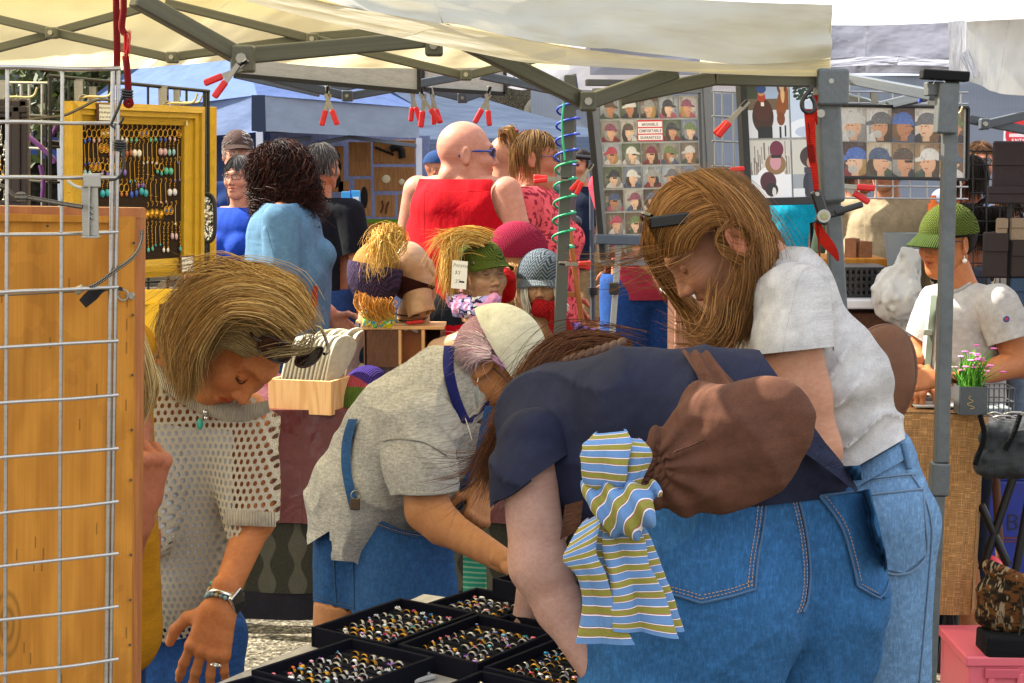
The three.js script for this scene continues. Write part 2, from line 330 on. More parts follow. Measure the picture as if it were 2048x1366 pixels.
const knitT=(c1,c2,o={})=>{const a=C(c1).convertLinearToSRGB(),b=C(c2).convertLinearToSRGB(),W=o.w||5;return tex(256,256,(u,v,i,j)=>{const k=u*W,z=Math.abs(k - Math.floor(k)- 0.5)*2,ph=v*W*2.2 + z*1.6,s=ph - Math.floor(ph),st=Math.abs(((v*64 + z*3)% 1)- 0.5)*2,bl=clamp((s>0.5?1:0)*(0.7 + 0.3*h3(i>>2,j>>2,1))+ 0.3*(h3(i>>1,j>>2,4)- 0.5));const d=0.75 + 0.3*st;return[mix(a.r,b.r,bl)*d,mix(a.g,b.g,bl)*d,mix(a.b,b.b,bl)*d];},{rep:o.rep||[0.16,0.16]});};
const knitBump=tex(256,256,(u,v)=>{const k=u*26,z=Math.abs(k - Math.floor(k)- 0.5)*2,s=v*30 + z*0.7;return 0.5*Math.sin((s % 1)*3.14)+ 0.5*Math.sin((k % 1)*3.14);},{rep:[0.16,0.16],data:true});
const ribBump=tex(256,64,u=>0.5 + 0.5*Math.sin(u*6.283*16),{rep:[0.1,0.1],data:true});
const knit=(c1,c2,o)=>std('#ffffff',0.95,{map:knitT(c1,c2,o),bumpMap:knitBump,bumpScale:0.003});
const rib=c=>std(c,0.95,{map:grainT,bumpMap:ribBump,bumpScale:0.004});
const glassDark=phys('#201513',0.12,{clearcoat:1,clearcoatRoughness:0.05});
function canvasTex(w,h,draw,o={}){const c=document.createElement('canvas');c.width=w;c.height=h;draw(c.getContext('2d'),w,h);const t=new THREE.CanvasTexture(c);t.colorSpace=THREE.SRGBColorSpace;t.magFilter=THREE.LinearFilter;if(o.wrap)t.wrapS=t.wrapT=THREE.RepeatWrapping;return t;}
//---------- heads,hands and whole figures ----------
const headCache={};
function headGeo(o={}){
const key=JSON.stringify(o);if(headCache[key])return headCache[key].clone();
const{eyes='open',lip=[0.80,0.50,0.50],brow=[0.38,0.28,0.20],jaw=1,nose=1,fat=0,cell=0.0042,beard=null,blank=false}=o,f=new Sdf(0.02),X=1 + fat*0.1;
f.ell(V(0,0.032,-0.012),[0.076*X,0.092,0.096]);
f.ell(V(0,-0.03,0.028),[0.060*X,0.082,0.066],null,{k:0.035});
f.cap(V(0,-0.098*jaw,0.060),0.019,V(0,-0.092*jaw,0.035),0.030*X,{k:0.03});
for(const s of[-1,1]){
f.cap(V(s*0.056*X,-0.045,-0.005),0.018,V(s*0.02,-0.09*jaw,0.05),0.020,{k:0.03});
f.ball(V(s*0.040*X,-0.022,0.064),0.021 + fat*0.004,{k:0.03});
f.cap(V(s*0.012,0.029,0.088),0.010,V(s*0.042,0.029,0.072),0.008,{k:0.02});
f.ball(V(s*0.031,0.010,0.100),0.013,{sub:1,k:0.018});
}
f.cap(V(0,0.016,0.088),0.0065,V(0,-0.026,0.109*(0.9 + nose*0.1)),0.0095*nose,{k:0.012});
for(const s of[-1,1])f.ball(V(s*0.0115,-0.030,0.099),0.0078,{k:0.009});
f.cap(V(-0.017,-0.0535,0.084),0.006,V(0.017,-0.0535,0.084),0.006,{k:0.009,n:V(0,0,1),s:1});
f.ball(V(0,-0.0525,0.090),0.0065,{k:0.012});
f.cap(V(-0.013,-0.0665,0.085),0.0072,V(0.013,-0.0665,0.085),0.0072,{k:0.008});
f.cap(V(-0.021,-0.0598,0.092),0.0016,V(0.021,-0.0598,0.092),0.0016,{sub:1,k:0.005});
if(eyes!=='none')for(const s of[-1,1])f.ball(V(s*0.031,0.009,0.0775),0.0128,{k:0.004});
for(const s of[-1,1]){
const ex=[V(s*0.30,0,0.95).normalize(),V(0,1,-0.12).normalize(),V(s,0,-0.3).normalize()];
f.ell(V(s*0.079*X,0.000,-0.010),[0.019,0.033,0.0085],ex,{k:0.008});
f.ell(V(s*0.088*X,0.004,-0.006),[0.010,0.020,0.006],ex,{sub:1,k:0.006});
f.ball(V(s*0.079*X,-0.025,-0.004),0.0085,{k:0.006});
}
f.cap(V(0,-0.05,-0.028),0.053,V(0,-0.15,-0.045),0.052,{k:0.03});
if(fat>0)f.cap(V(-0.03,-0.098,0.02),0.03 + 0.02*fat,V(0.03,-0.098,0.02),0.03 + 0.02*fat,{k:0.03});
if(fat>1)f.cap(V(-0.03,-0.075,-0.070),0.028,V(0.03,-0.075,-0.070),0.028,{k:0.04});
const g=f.mesh(cell,V(-0.115,-0.16,-0.13),V(0.115,0.14,0.14)),p=g.attributes.position,c=new Float32Array(p.count*3);
for(let i=0;i<p.count;i++){
const x=Math.abs(p.getX(i)),y=p.getY(i),z=p.getZ(i);let k=[1,1,1];
const blend=(q,t)=>{k=k.map((v,j)=>mix(v,q[j],clamp(t)));};
if(!blank){
if(z>0.05){blend([1.02,0.80,0.76],0.45*Math.exp(-(((x - 0.04)/0.018)**2)-((y + 0.028)/0.02)**2));blend([1.0,0.78,0.74],0.4*Math.exp(-((x/0.013)**2)-((y + 0.03)/0.014)**2));}
if(beard&&z>-0.02&&(y<-0.045||(z>0.06&&Math.abs(y + 0.046)<0.007))&&!(z>0.07&&Math.abs(y + 0.06)<0.008&&x<0.02))blend(beard,0.85*sstep(-0.04,-0.055,y)+ 0.3);
if(z>0.07)blend(lip,sstep(0.0085,0.005,Math.hypot((y + 0.0595)*0.62,Math.max(0,x - 0.012)*0.8))*sstep(0.024,0.019,x));
if(z>0.055)blend(brow,0.8*sstep(0.0052,0.0025,Math.abs(y - 0.0325 + 3*(x - 0.034)**2*3))*sstep(0.010,0.015,x)*sstep(0.054,0.047,x));
if(eyes!=='none'&&z>0.065){
const dx=x - 0.031,dy=y - 0.009,r=Math.hypot(dx,dy*1.2);
if(eyes==='open'){const open=sstep(0.0015,0,Math.abs(dy)- 0.0052*Math.sqrt(Math.max(0,1 -(dx/0.013)**2)))*(r<0.0135?1:0);blend([1.15,1.3,1.4],open);blend([0.12,0.10,0.09],open*sstep(0.0062,0.0045,Math.hypot(dx,dy)));blend([0.2,0.15,0.12],(1 - open)*sstep(0.0028,0.0012,Math.abs(dy - 0.0062*Math.sqrt(Math.max(0,1 -(dx/0.014)**2))))*(Math.abs(dx)<0.014?1:0));}
else{blend([0.94,0.78,0.72],0.6*sstep(0.014,0.011,r));blend([0.22,0.16,0.13],sstep(0.0030,0.0012,Math.abs(dy + 0.0050*Math.sqrt(Math.max(0,1 -(dx/0.0135)**2))))*(Math.abs(dx)<0.0135?1:0));}
}
}
c.set(k,i*3);
}
g.setAttribute('color',new THREE.BufferAttribute(c,3));
headCache[key]=g;return g.clone();
}
function headFrame(c,up,fwd,s=1){
const z=fwd.clone().normalize(),x=up.clone().cross(z).normalize(),y=z.clone().cross(x);
return new THREE.Matrix4().makeBasis(x.multiplyScalar(s),y.multiplyScalar(s),z.multiplyScalar(s)).setPosition(c);
}
const white3=g=>{if(!g.attributes.color)g.setAttribute('color',new THREE.BufferAttribute(new Float32Array(g.attributes.position.count*3).fill(1),3));return g;};
function handGeo(o={}){
const{curl=[0.25,0.25,0.3,0.35],spread=1,thumb=0.3,left=false,cell=0.0034,nail=1}=o,key='h' + JSON.stringify(o);if(headCache[key])return headCache[key].clone();
const f=new Sdf(0.010),X=[-0.030,-0.010,0.011,0.030],L=[0.071,0.080,0.074,0.058],R=[0.0086,0.0088,0.0083,0.0074],tips=[];
f.cap(V(0,-0.03,0),0.024,V(0,0.01,0),0.022,{n:V(0,0,1),s:0.75,k:0.02});
X.forEach((x,i)=>f.cap(V(x*0.55,0.012,0),0.015,V(x,0.088 - Math.abs(x - 0.002)*0.18,0.001),0.0115,{n:V(0,0,1),s:0.8,k:0.014}));
X.forEach((x,i)=>{
let p=V(x,0.090 - Math.abs(x - 0.002)*0.2,0.001),a=curl[i]*1.0,sp=x*5*spread*0.9;
[0.44,0.31,0.25].forEach((q,j)=>{const d=V(Math.sin(sp)*Math.cos(a),Math.cos(a)*Math.cos(sp),-Math.sin(a)),n=p.clone().addScaledVector(d,L[i]*q*1.08);f.cap(p,R[i]*(1.08 - j*0.09),n,R[i]*(1.0 - j*0.10),{k:0.005});if(j===2)tips.push([n,d,a]);p=n;a +=curl[i]*(j?0.9:1.4);});
f.ball(V(x,0.088 - Math.abs(x - 0.002)*0.2,0.005),0.0088,{k:0.008});
});
let p=V(-0.020,0.022,-0.006),td=V(-0.72 - 0.2*spread,0.62,-0.25 - thumb*0.5).normalize();
const th=[[0.040,0.0145,0.0115],[0.033,0.0112,0.0100],[0.026,0.0102,0.0082]];
th.forEach(([l,a,b],i)=>{const n=p.clone().addScaledVector(td,l);f.cap(p,a,n,b,{k:i?0.006:0.014});p=n;td=td.clone().add(V(0.28 + thumb*0.25,0.28,-0.12*thumb)).normalize();});
const g=f.mesh(cell,V(-0.12,-0.055,-0.10),V(0.07,0.20,0.04)),q=g.attributes.position,c=new Float32Array(q.count*3);
for(let i=0;i<q.count;i++){let k=[1,1,1];for(const[t,d,a]of tips){const r=Math.hypot(q.getX(i)- t.x,q.getY(i)- t.y,q.getZ(i)- t.z);if(r<0.011){const nz=V(0,Math.sin(a),Math.cos(a));const up=(q.getX(i)- t.x)*nz.x +(q.getY(i)- t.y)*nz.y +(q.getZ(i)- t.z)*nz.z;if(up>0.004)k=[1.05,0.93,0.93];}}c.set(k,i*3);}
g.setAttribute('color',new THREE.BufferAttribute(c,3));
if(left){g.scale(-1,1,1);const I=g.index.array;for(let i=0;i<I.length;i +=3){const t=I[i];I[i]=I[i + 1];I[i + 1]=t;}const n=g.attributes.normal;}
headCache[key]=g;return g.clone();
}
function handFrame(w,dir,back,s=1){const y=dir.clone().normalize(),x=y.clone().cross(back).normalize(),z=x.clone().cross(y);return new THREE.Matrix4().makeBasis(x.multiplyScalar(s),y.multiplyScalar(s),z.multiplyScalar(s)).setPosition(w);}
function scalpHair(M,o={}){
const{len=0.2,n=500,cols,w=0.0016,curl=0,jit=0.01,wind=V(0,0,0),line=0.05,lift=0.006,minEl=-0.45,front=1.15,seg=9,crown=1.45}=o,out={p:[],n:[],c:[],i:[]};
for(let i=0;i<n;i++){
const az=rr(-Math.PI,Math.PI),e0=Math.asin(rr(Math.sin(minEl),Math.sin(crown)));
if(Math.abs(az)<front&&Math.sin(e0)*0.1 + 0.03<line + 0.02){i -=0.6;continue;}
const L=len*rr(0.7,1.15),list=[],ph=rnd()*6.28;let el=e0,hang=0,a2=az;
if(Math.abs(az)<front)a2=az + Math.sign(az||1)*0.5;
const J=V(rr(-1,1),rr(-1,1),rr(-1,1)).multiplyScalar(jit);
for(let s=0;s<=seg;s++){
const t=s/seg,A=mix(az,a2,t),R=1.05 + lift*10*(0.5 + 0.5*t),ce=Math.cos(Math.max(el,-0.35)),se=Math.sin(Math.max(el,-0.35));
const p=V(Math.sin(A)*ce*0.078*R,0.032 + se*0.094*R - hang,-0.012 + Math.cos(A)*ce*0.098*R);
p.addScaledVector(J,0.3 + t).addScaledVector(wind,t*t);
if(curl){const q=ph + t*curl;p.x +=Math.cos(q)*jit*t*1.4;p.z +=Math.sin(q)*jit*t*1.4;p.y +=Math.sin(q*1.3)*jit*t;}
list.push(p.applyMatrix4(M));const ds=L/seg;if(el>-0.3)el -=ds/0.095;else hang +=ds;
}
strand(list,w*rr(0.7,1.3),hairColor(cols),out);
}
return outGeo(out);
}
function hairCap(M,o={}){
const{line=0.055,back=-0.09,grow=0.003,side=0.012}=o,f=new Sdf(0.02);
f.ell(V(0,0.034,-0.016),[0.079 + grow,0.094 + grow,0.098 + grow]);
f.warp=(x,y,z,d)=>d - 0.004*(noise(x*60,y*60,z*60)- 0.5);
let g=f.mesh(0.006);g=clip(g,(x,y,z)=>Math.min(Math.max(y - line +(z<0.02?0:0),-z + side - Math.max(0,-y)*0.2),y - back));
return g.applyMatrix4(M);
}
function glassesGeo(o={}){
const{y=0.010,z=0.100,w=0.052,h=0.036,lens=true,t=0.0016,wrap=0.12}=o,rim=[],len=[];
for(const s of[-1,1]){
const L=[];for(let i=0;i<20;i++){const a=i/20*6.283,ca=Math.cos(a),sa=Math.sin(a),x=s*0.033 + w/2*Math.sign(ca)*Math.pow(Math.abs(ca),0.7);L.push(V(x,y + h/2*Math.sign(sa)*Math.pow(Math.abs(sa),0.7),z - Math.abs(x)*wrap - Math.max(0,Math.abs(x)- 0.03)*0.5));}
rim.push(tube(L,t,5,40,true));
if(lens){const c=L.reduce((a,b)=>a.add(b),V(0,0,0)).multiplyScalar(1/20);len.push(sheet([L.concat([L[0]]),L.concat([L[0]]).map(p=>lerp3(p,c,0.5).add(V(0,0,0.002))),L.concat([L[0]]).map(()=>c.clone().add(V(0,0,0.003)))]));}
rim.push(tube([V(s*(0.033 + w/2),y + h*0.2,z - 0.018),V(s*0.072,y + 0.006,z - 0.03),V(s*0.080,y + 0.004,0.0),V(s*0.080,y - 0.012,-0.035)],t*1.3,5,24));
}
rim.push(tube([V(-0.008,y + 0.004,z),V(0,y + 0.008,z + 0.003),V(0.008,y + 0.004,z)],t,5,8));
return{rim:mg(rim),lens:lens?mg(len):null};
}
function figure(o){
const{at:[px,py,d],turn=0,girth=1,sk='#c08a6c',shirt,pants,cell=0.014}=o;
const top=P(px,py,d),H=o.H||top.y,s=(H +(o.drop||0))/1.76,yaw=turn*Math.PI/180,cy=Math.cos(yaw),sy=Math.sin(yaw),base=V(top.x,top.y - H,top.z);
const lean=o.lean||0,Lp=(x,y,z)=>{const zz=z + lean*Math.max(0,y - 0.9);return V(base.x + s*(x*cy + zz*sy),base.y + s*y,base.z + s*(-x*sy + zz*cy));};
const side=V(cy,0,-sy),fw=V(sy,0,cy);
const root=thing('person',o.label,'person',V(base.x,0,base.z),o.group),G=girth,N={n:side};
const A=o.arms||{},arm={l:A.l||[[0.19,1.41,-0.01],[0.25,1.13,-0.03],[0.25,0.88,0.06]],r:A.r||[[-0.19,1.41,-0.01],[-0.25,1.13,-0.03],[-0.25,0.88,0.06]]};
for(const k of 'lr')arm[k]=arm[k].map((q,i)=>[q[0]*(i<2?Math.sqrt(G):Math.sqrt(G)),q[1],q[2]]);
const f=new Sdf(0.03);
f.cap(Lp(0,0.98,-0.01),0.100*s*G,Lp(0,1.32,0),0.095*s*G,{...N,s:1.45});f.cap(Lp(-0.13,1.42,-0.015),0.055*s,Lp(0.13,1.42,-0.015),0.055*s);
f.cap(Lp(0,1.42,-0.02),0.06*s*Math.sqrt(G),Lp(0,1.56,0.01),0.052*s*Math.sqrt(G));
for(const q of[-1,1]){f.cap(Lp(q*0.09,0.92,-0.01),0.088*s*G,Lp(q*0.10,0.50,0.01),0.056*s);f.cap(Lp(q*0.10,0.50,0.0),0.056*s,Lp(q*0.11,0.10,-0.02),0.038*s);}
for(const k of 'lr'){const[a,b,c]=arm[k],m=Math.sqrt(G);f.cap(Lp(...a),0.050*s*m,Lp(...b),0.041*s*m);f.cap(Lp(...b),0.041*s*m,Lp(...c),0.027*s*m);}
const hd=o.head||{},hy=yaw +(hd.turn||0)*Math.PI/180,hp=(hd.nod||0)*Math.PI/180,hf=V(Math.sin(hy)*Math.cos(hp),-Math.sin(hp),Math.cos(hy)*Math.cos(hp)),hu=V(Math.sin(hy)*Math.sin(hp),Math.cos(hp),Math.cos(hy)*Math.sin(hp));
const hs=s*(hd.s||1),M=headFrame(V(top.x,top.y - 0.125*hs,top.z).addScaledVector(fw,lean*0.0).addScaledVector(hf,0.01),hu,hf,hs);
const hands=['l','r'].filter(k=>!(o.noHand||'').includes(k)).map(k=>{const[a,b,c]=arm[k],w=Lp(...c),e=Lp(...b),dir=w.clone().sub(e).normalize().addScaledVector(UP,-0.25);const out=side.clone().multiplyScalar(k==='l'?1:-1);return handGeo({left:k==='l',cell:0.0048,curl:[0.35,0.4,0.45,0.5]}).applyMatrix4(handFrame(w.addScaledVector(dir,0.012),dir,o.backs?V(...o.backs):out,s*Math.sqrt(Math.sqrt(G))));});
const bodyG=white3(f.mesh(cell)),headG=headGeo({cell:0.0055,...(hd.o||{})}).applyMatrix4(M);
const body=part(root,'body',[bodyG,headG,...hands],skin(sk));
if(shirt){
const t=new Sdf(0.03),e=0.018,hem=shirt.hem??0.86,m=Math.sqrt(G);
t.cap(Lp(0,hem - 0.05,0.0),(0.108*G + e)*s,Lp(0,1.18,0.012*G),(0.108*G + e)*s,{...N,s:1.4});t.cap(Lp(0,1.18,0.01),(0.104*G + e)*s,Lp(0,1.33,0),(0.094*G + e)*s,{...N,s:1.5});
if(o.bust)for(const q of[-1,1])t.ball(Lp(q*0.075,1.25,0.10*G),0.068*s);
t.cap(Lp(-0.15,1.425,-0.015),0.052*s + e,Lp(0.15,1.425,-0.015),0.052*s + e);t.cap(Lp(0,1.43,-0.02),0.068*s*m,Lp(0,1.50,-0.015),0.060*s*m);
const sl=shirt.sleeve??0.65,cut=[],holes=[];
for(const k of 'lr'){const[a,b,c]=arm[k].map(q=>Lp(...q));const aim=sl>1?lerp3(b,c,Math.min(0.98,sl - 1)):lerp3(a,b,sl);if(sl>0){if(sl>1){t.cap(a,0.052*s*m + e*0.8,b,0.045*s*m + e*0.8);t.cap(b,0.045*s*m + e*0.7,aim,0.034*s*m + e*0.6);}else t.cap(a,0.052*s*m + e,lerp3(a,b,sl + 0.2),0.048*s*m + e*1.1);}if(sl===0)holes.push(lerp3(a,b,0.08).addScaledVector(side,(k==='l'?1:-1)*0.035*s));cut.push([sl>0?aim:lerp3(a,b,0.1),sl>1?c.clone().sub(b).normalize():b.clone().sub(a).normalize(),k==='l'?1:-1]);}
const fw2=shirt.fold??0.008;t.warp=(x,y,z,D)=>D - fw2*(fbm(x*9,y*5 + x*3,z*9,3)- 0.5)*2;
let g=t.mesh(cell);const neck=Lp(0,shirt.neck??1.485,0).y,low=Lp(0,hem,0).y,sx=0.195*s*m +(sl>0?-0.01:-0.035);
g=clip(g,(x,y,z)=>{let v=Math.min(y - low,neck - y +(shirt.vee||0)*Math.min(0,0.0));for(const q of holes)v=Math.min(v,Math.hypot(x - q.x,(y - q.y)*0.8,z - q.z)- 0.080*s*m);if(!holes.length)for(const[a,n,q]of cut){const out=((x - base.x)*side.x +(z - base.z)*side.z)*q - sx*0.86;if(out>0)v=Math.min(v,-((x - a.x)*n.x +(y - a.y)*n.y +(z - a.z)*n.z));}return v;});
part(root,shirt.name||'shirt',uvm(g,0.6 + yaw),shirt.mat);
}
if(pants){
const t=new Sdf(0.02),len=pants.len??0.09,e=pants.e??0.016;
t.cap(Lp(-0.02,0.97,-0.01),(0.098*G + e)*s,Lp(0.02,0.93,-0.015),(0.105*G + e)*s,{...N,s:1.42});
for(const q of[-1,1]){t.cap(Lp(q*0.085,0.90,-0.012),(0.088*G + e)*s,Lp(q*0.10,0.50,0.005),(0.062 + e*1.3)*s);t.cap(Lp(q*0.10,0.50,0.005),(0.062 + e*1.3)*s,Lp(q*0.11,0.02,-0.02),(0.046 + e*1.5)*s);}
t.warp=(x,y,z,D)=>D - 0.010*(fbm(x*10,y*6,z*10,3)- 0.5);
let g=t.mesh(cell);const low=Lp(0,len,0).y,up=Lp(0,1.02,0).y;g=clip(g,(x,y)=>Math.min(y - low,up - y));part(root,pants.name||'trousers',uvm(g,0.6 + yaw),pants.mat);
}
for(const q of[-1,1]){const z=new Sdf(0.03);z.cap(Lp(q*0.11,0.045,-0.05),0.045*s,Lp(q*0.13,0.035,0.13),0.040*s);let g=z.mesh(0.012);part(root,'shoe',clip(g,(x,y)=>y - 0.004),o.shoe||blackPlastic);}
if(o.hair)o.hair(root,M,hs);
return{root,M,s:hs,L:Lp,side,fw};
}
const hp=(root,name,geo,mat,label)=>part(root,name,geo,mat,label);
function capGeo(M,o={}){
const{y=0.045,tilt=0,grow=0.012,brim=0.075,droop=0.25,w=0.075,high=1}=o,f=new Sdf(0.02);
f.ell(V(0,0.036,-0.014),[0.078 + grow,(0.092 + grow)*high,0.098 + grow]);
let dome=f.mesh(0.006);dome=clip(dome,(x,yy,z)=>yy - y + 0.25*tilt*z +(z<0?z*-0.0:0));
const bg=grid(14,6,(u,v)=>{const a=(u - 0.5)*2,x0=a*w,z0=-0.014 +(0.098 + grow)*Math.sqrt(Math.max(0.02,1 -(x0/(0.078 + grow + 0.004))**2)),e=brim*Math.sqrt(Math.max(0,1 - a*a*0.92));return V(x0*(1 + 0.12*v),y + 0.006 - v*e*droop - 0.35*x0*x0/0.075*v - 0.25*tilt*0.09,z0 - 0.006 + v*e);});
const bt=mg([bg,bg.clone().translate(0,-0.004,0)]);
return{dome:dome.applyMatrix4(M),brim:bt.applyMatrix4(M)};
}
//---------- the setting:ground,street,buildings,tents ----------
const aggT=tex(1024,1024,(u,v,i,j)=>{const c=fbm(u*90,v*90,1,2,90),s=noise(u*150,v*150,4,150),b=fbm(u*4,v*4,2,3,4);const k=0.50 + 0.45*(c - 0.5)+(s>0.72?0.22:s<0.25?-0.2:0)+ 0.2*(b - 0.5)+ 0.1*(h3(i,j,1)- 0.5);return[k*0.95,k*0.93,k*0.87];},{rep:[1.3,1.3]});
const aggB=tex(512,512,(u,v)=>fbm(u*90,v*90,1,3,90),{rep:[0.65,0.65],data:true});
const gm=std('#b8b2a6',0.95,{map:aggT,bumpMap:aggB,bumpScale:0.006});
const flat=(x0,x1,z0,z1,y,n=1)=>{const g=grid(n,n,(u,v)=>V(mix(x0,x1,u),y,mix(z0,z1,v)));const p=g.attributes.position,a=[];for(let i=0;i<p.count;i++)a.push(p.getX(i),p.getZ(i));g.setAttribute('uv',new THREE.Float32BufferAttribute(a,2));return g;};
ground('ground',flat(-150,150,-200,30,0,8),gm);
ground('road',flat(-40,40,-24,-8.4,0.004),std('#7c7062',0.95,{map:aggT,bumpMap:aggB,bumpScale:0.004}));
ground('pavement',box(80,0.13,12,0,0.068,-30.2,0.02),std('#b7b0a2',0.9,{map:aggT}));
ground('road_marking',flat(-40,40,-23.6,-23.45,0.008),std('#c2a03a',0.8,{map:grainT}));
{
const b=thing('stone_building','pale stone building with an arched dark window behind the grey tents','building',V(1,0,-48));
const d=47,wallM=std('#a39a8a',0.9,{map:aggT,bumpMap:aggB,bumpScale:0.01});
const sh=new THREE.Shape([[-30,0],[30,0],[30,14],[-30,14]].map(q=>new THREE.Vector2(...q)));
const c=P(1090,232,d),rad=S(30,d);
const hole=new THREE.Path();hole.moveTo(c.x - rad,c.y - 2.6);hole.lineTo(c.x - rad,c.y);hole.absarc(c.x,c.y,rad,Math.PI,0,true);hole.lineTo(c.x + rad,c.y - 2.6);hole.closePath();sh.holes.push(hole);
part(b,'wall',new THREE.ExtrudeGeometry(sh,{depth:0.6,bevelEnabled:false,curveSegments:24}).translate(0,0,-d - 0.6),wallM);
const arc=[];for(let i=0;i<=20;i++){const a=Math.PI - i/20*Math.PI;arc.push(V(c.x + Math.cos(a)*(rad + 0.09),c.y + Math.sin(a)*(rad + 0.09),-d + 0.03));}
part(b,'arch_moulding',tube([V(c.x - rad - 0.09,c.y - 2.5,-d + 0.03),...arc,V(c.x + rad + 0.09,c.y - 2.5,-d + 0.03)],0.10,6,60),std('#b5ab98',0.9,{map:grainT}));
const w=part(b,'window',box(rad*2.2,3.8,0.1,c.x,c.y - 1.0,-d - 0.5),phys('#12151a',0.15,{}));
part(w,'frame',[bar(V(c.x,c.y - 2.6,-d - 0.42),V(c.x,c.y + rad,-d - 0.42),0.05),bar(V(c.x - rad,c.y,-d - 0.42),V(c.x + rad,c.y,-d - 0.42),0.05)],std('#3a352e',0.8));
for(let k=0;k<4;k++)part(b,'stone_band',box(60,0.08,0.12,0,1 + k*2.9,-d + 0.05),std('#b0a692',0.9,{map:grainT}));
}
function tree(label,px,py,d,h,r,n=2600){
const c=P(px,py,d),t=thing('tree',label,'tree',V(c.x,0,c.z),'trees behind the stalls');srand(px + 5);
const tr=[cyl(V(c.x,0,c.z),V(c.x + 0.2,c.y - r*0.5,c.z),0.22,0.13)];const lobes=[];
for(let i=0;i<14;i++){const a=rr(0,6.28),e=rr(-0.6,1.2),l=V(c.x + Math.cos(a)*Math.cos(e)*r*0.75,c.y + Math.sin(e)*r*0.8,c.z + Math.sin(a)*Math.cos(e)*r*0.75);lobes.push(l);tr.push(cyl(V(c.x + 0.2,c.y - r*0.5,c.z),l,0.08,0.03,5));}
part(t,'trunk',tr,std('#43362a',0.95,{map:grainT}));
const p=[],ix=[],col=[];
for(let i=0;i<n;i++){const l=pick(lobes),q=V(rr(-1,1),rr(-1,1),rr(-1,1)).normalize().multiplyScalar(r*0.42*Math.cbrt(rnd())).add(l),a=V(rr(-1,1),rr(-1,1),rr(-1,1)).normalize(),b=V(rr(-1,1),rr(-1,1),rr(-1,1)).cross(a).normalize(),s=rr(0.07,0.13),o=p.length/3;for(const[u,v]of[[-1,0],[0,-0.5],[1,0],[0,0.5]])p.push(q.x + a.x*u*s + b.x*v*s,q.y + a.y*u*s + b.y*v*s,q.z + a.z*u*s + b.z*v*s);ix.push(o,o + 1,o + 2,o,o + 2,o + 3);const k=rr(0.7,1.3);for(let e=0;e<4;e++)col.push(k,k*rr(0.9,1.1),k*0.8);}
const g=new THREE.BufferGeometry();g.setAttribute('position',new THREE.Float32BufferAttribute(p,3));g.setAttribute('color',new THREE.Float32BufferAttribute(col,3));g.setIndex(ix);g.computeVertexNormals();
part(t,'crown',g,phys('#3d4a22',0.8,{vertexColors:true,transmission:0.3,thickness:0}));
}
tree('dark bushy tree showing above the left wire panels',130,185,26,3,1.5);tree('dark tree beside the blue grey tent roof',265,150,30,3,1.3);
{
const b=thing('shop_building','dark shop front with windows behind the left wire panels','building',V(-9,0,-36)),a=P(-400,40,36),c=P(700,40,36);
part(b,'wall',box(c.x - a.x,6,0.5,(a.x + c.x)/2,3,-36.3),std('#4a4642',0.9,{map:aggT}));
for(let k=0;k<7;k++){const w=part(b,'window',box(1.0,1.4,0.08,a.x + 0.9 + k*1.45,2.6,-36.02),phys('#232c38',0.15,{}));part(w,'frame',[box(1.12,0.08,0.1,a.x + 0.9 + k*1.45,3.33,-36.0),box(1.12,0.08,0.1,a.x + 0.9 + k*1.45,1.87,-36.0)],std('#8d8678',0.8));}
part(b,'awning',quad(V(a.x,2.0,-36),V(c.x,2.0,-36),V(c.x,1.6,-34.8),V(a.x,1.6,-34.8)),canopy('#27407a',0.3));
}
function drape(top,bot,n=60,m=8,o={}){
const A=top.map(q=>P(...q)),B=bot.map(q=>P(...q)),k=o.fold??0.02,s=o.seed||0;
return grid(n,m,(u,v)=>{const p=path(A,u).lerp(path(B,u),v),L=o.len||2,f=fbm(u*L*3 + s,v*1.3 + u*1.5,s,3)- 0.5,w=noise(u*L*1.5 + s*3,v*4,s)- 0.5;p.z +=(k*2.0*f + k*0.8*w)*(0.3 + 0.7*v);p.y +=k*0.4*f*v;if(o.bulge)p.addScaledVector(o.bulge,Math.sin(v*Math.PI*0.5)**2);return p;},o.su||2,o.sv||0.3);
}
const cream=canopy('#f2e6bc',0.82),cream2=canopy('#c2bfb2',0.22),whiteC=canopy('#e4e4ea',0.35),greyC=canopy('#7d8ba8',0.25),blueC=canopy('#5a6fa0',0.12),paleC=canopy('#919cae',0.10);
const bolt=(p,r=0.006)=>cyl(p.clone().add(V(0,0,-0.004)),p.clone().add(V(0,0,0.006)),r,r,8);
function bars(root,list,w,h,mat,jm){
for(const[a,b,name]of list){const p=P(...a),q=P(...b),m=part(root,name||'truss_bar',bar(p,q,w,h,UP,Math.min(w,h)*0.18),mat);}
for(const[x,y,d,s]of jm||[]){const p=P(x,y,d),j=part(root,'joint',box(w*1.5*(s||1),h*1.25*(s||1),w*1.7,p.x,p.y,p.z,0.005),mat);part(j,'bolt',bolt(p.clone().add(V(0,0,w*0.85 + 0.001)),0.007*(s||1)),steel);}
}
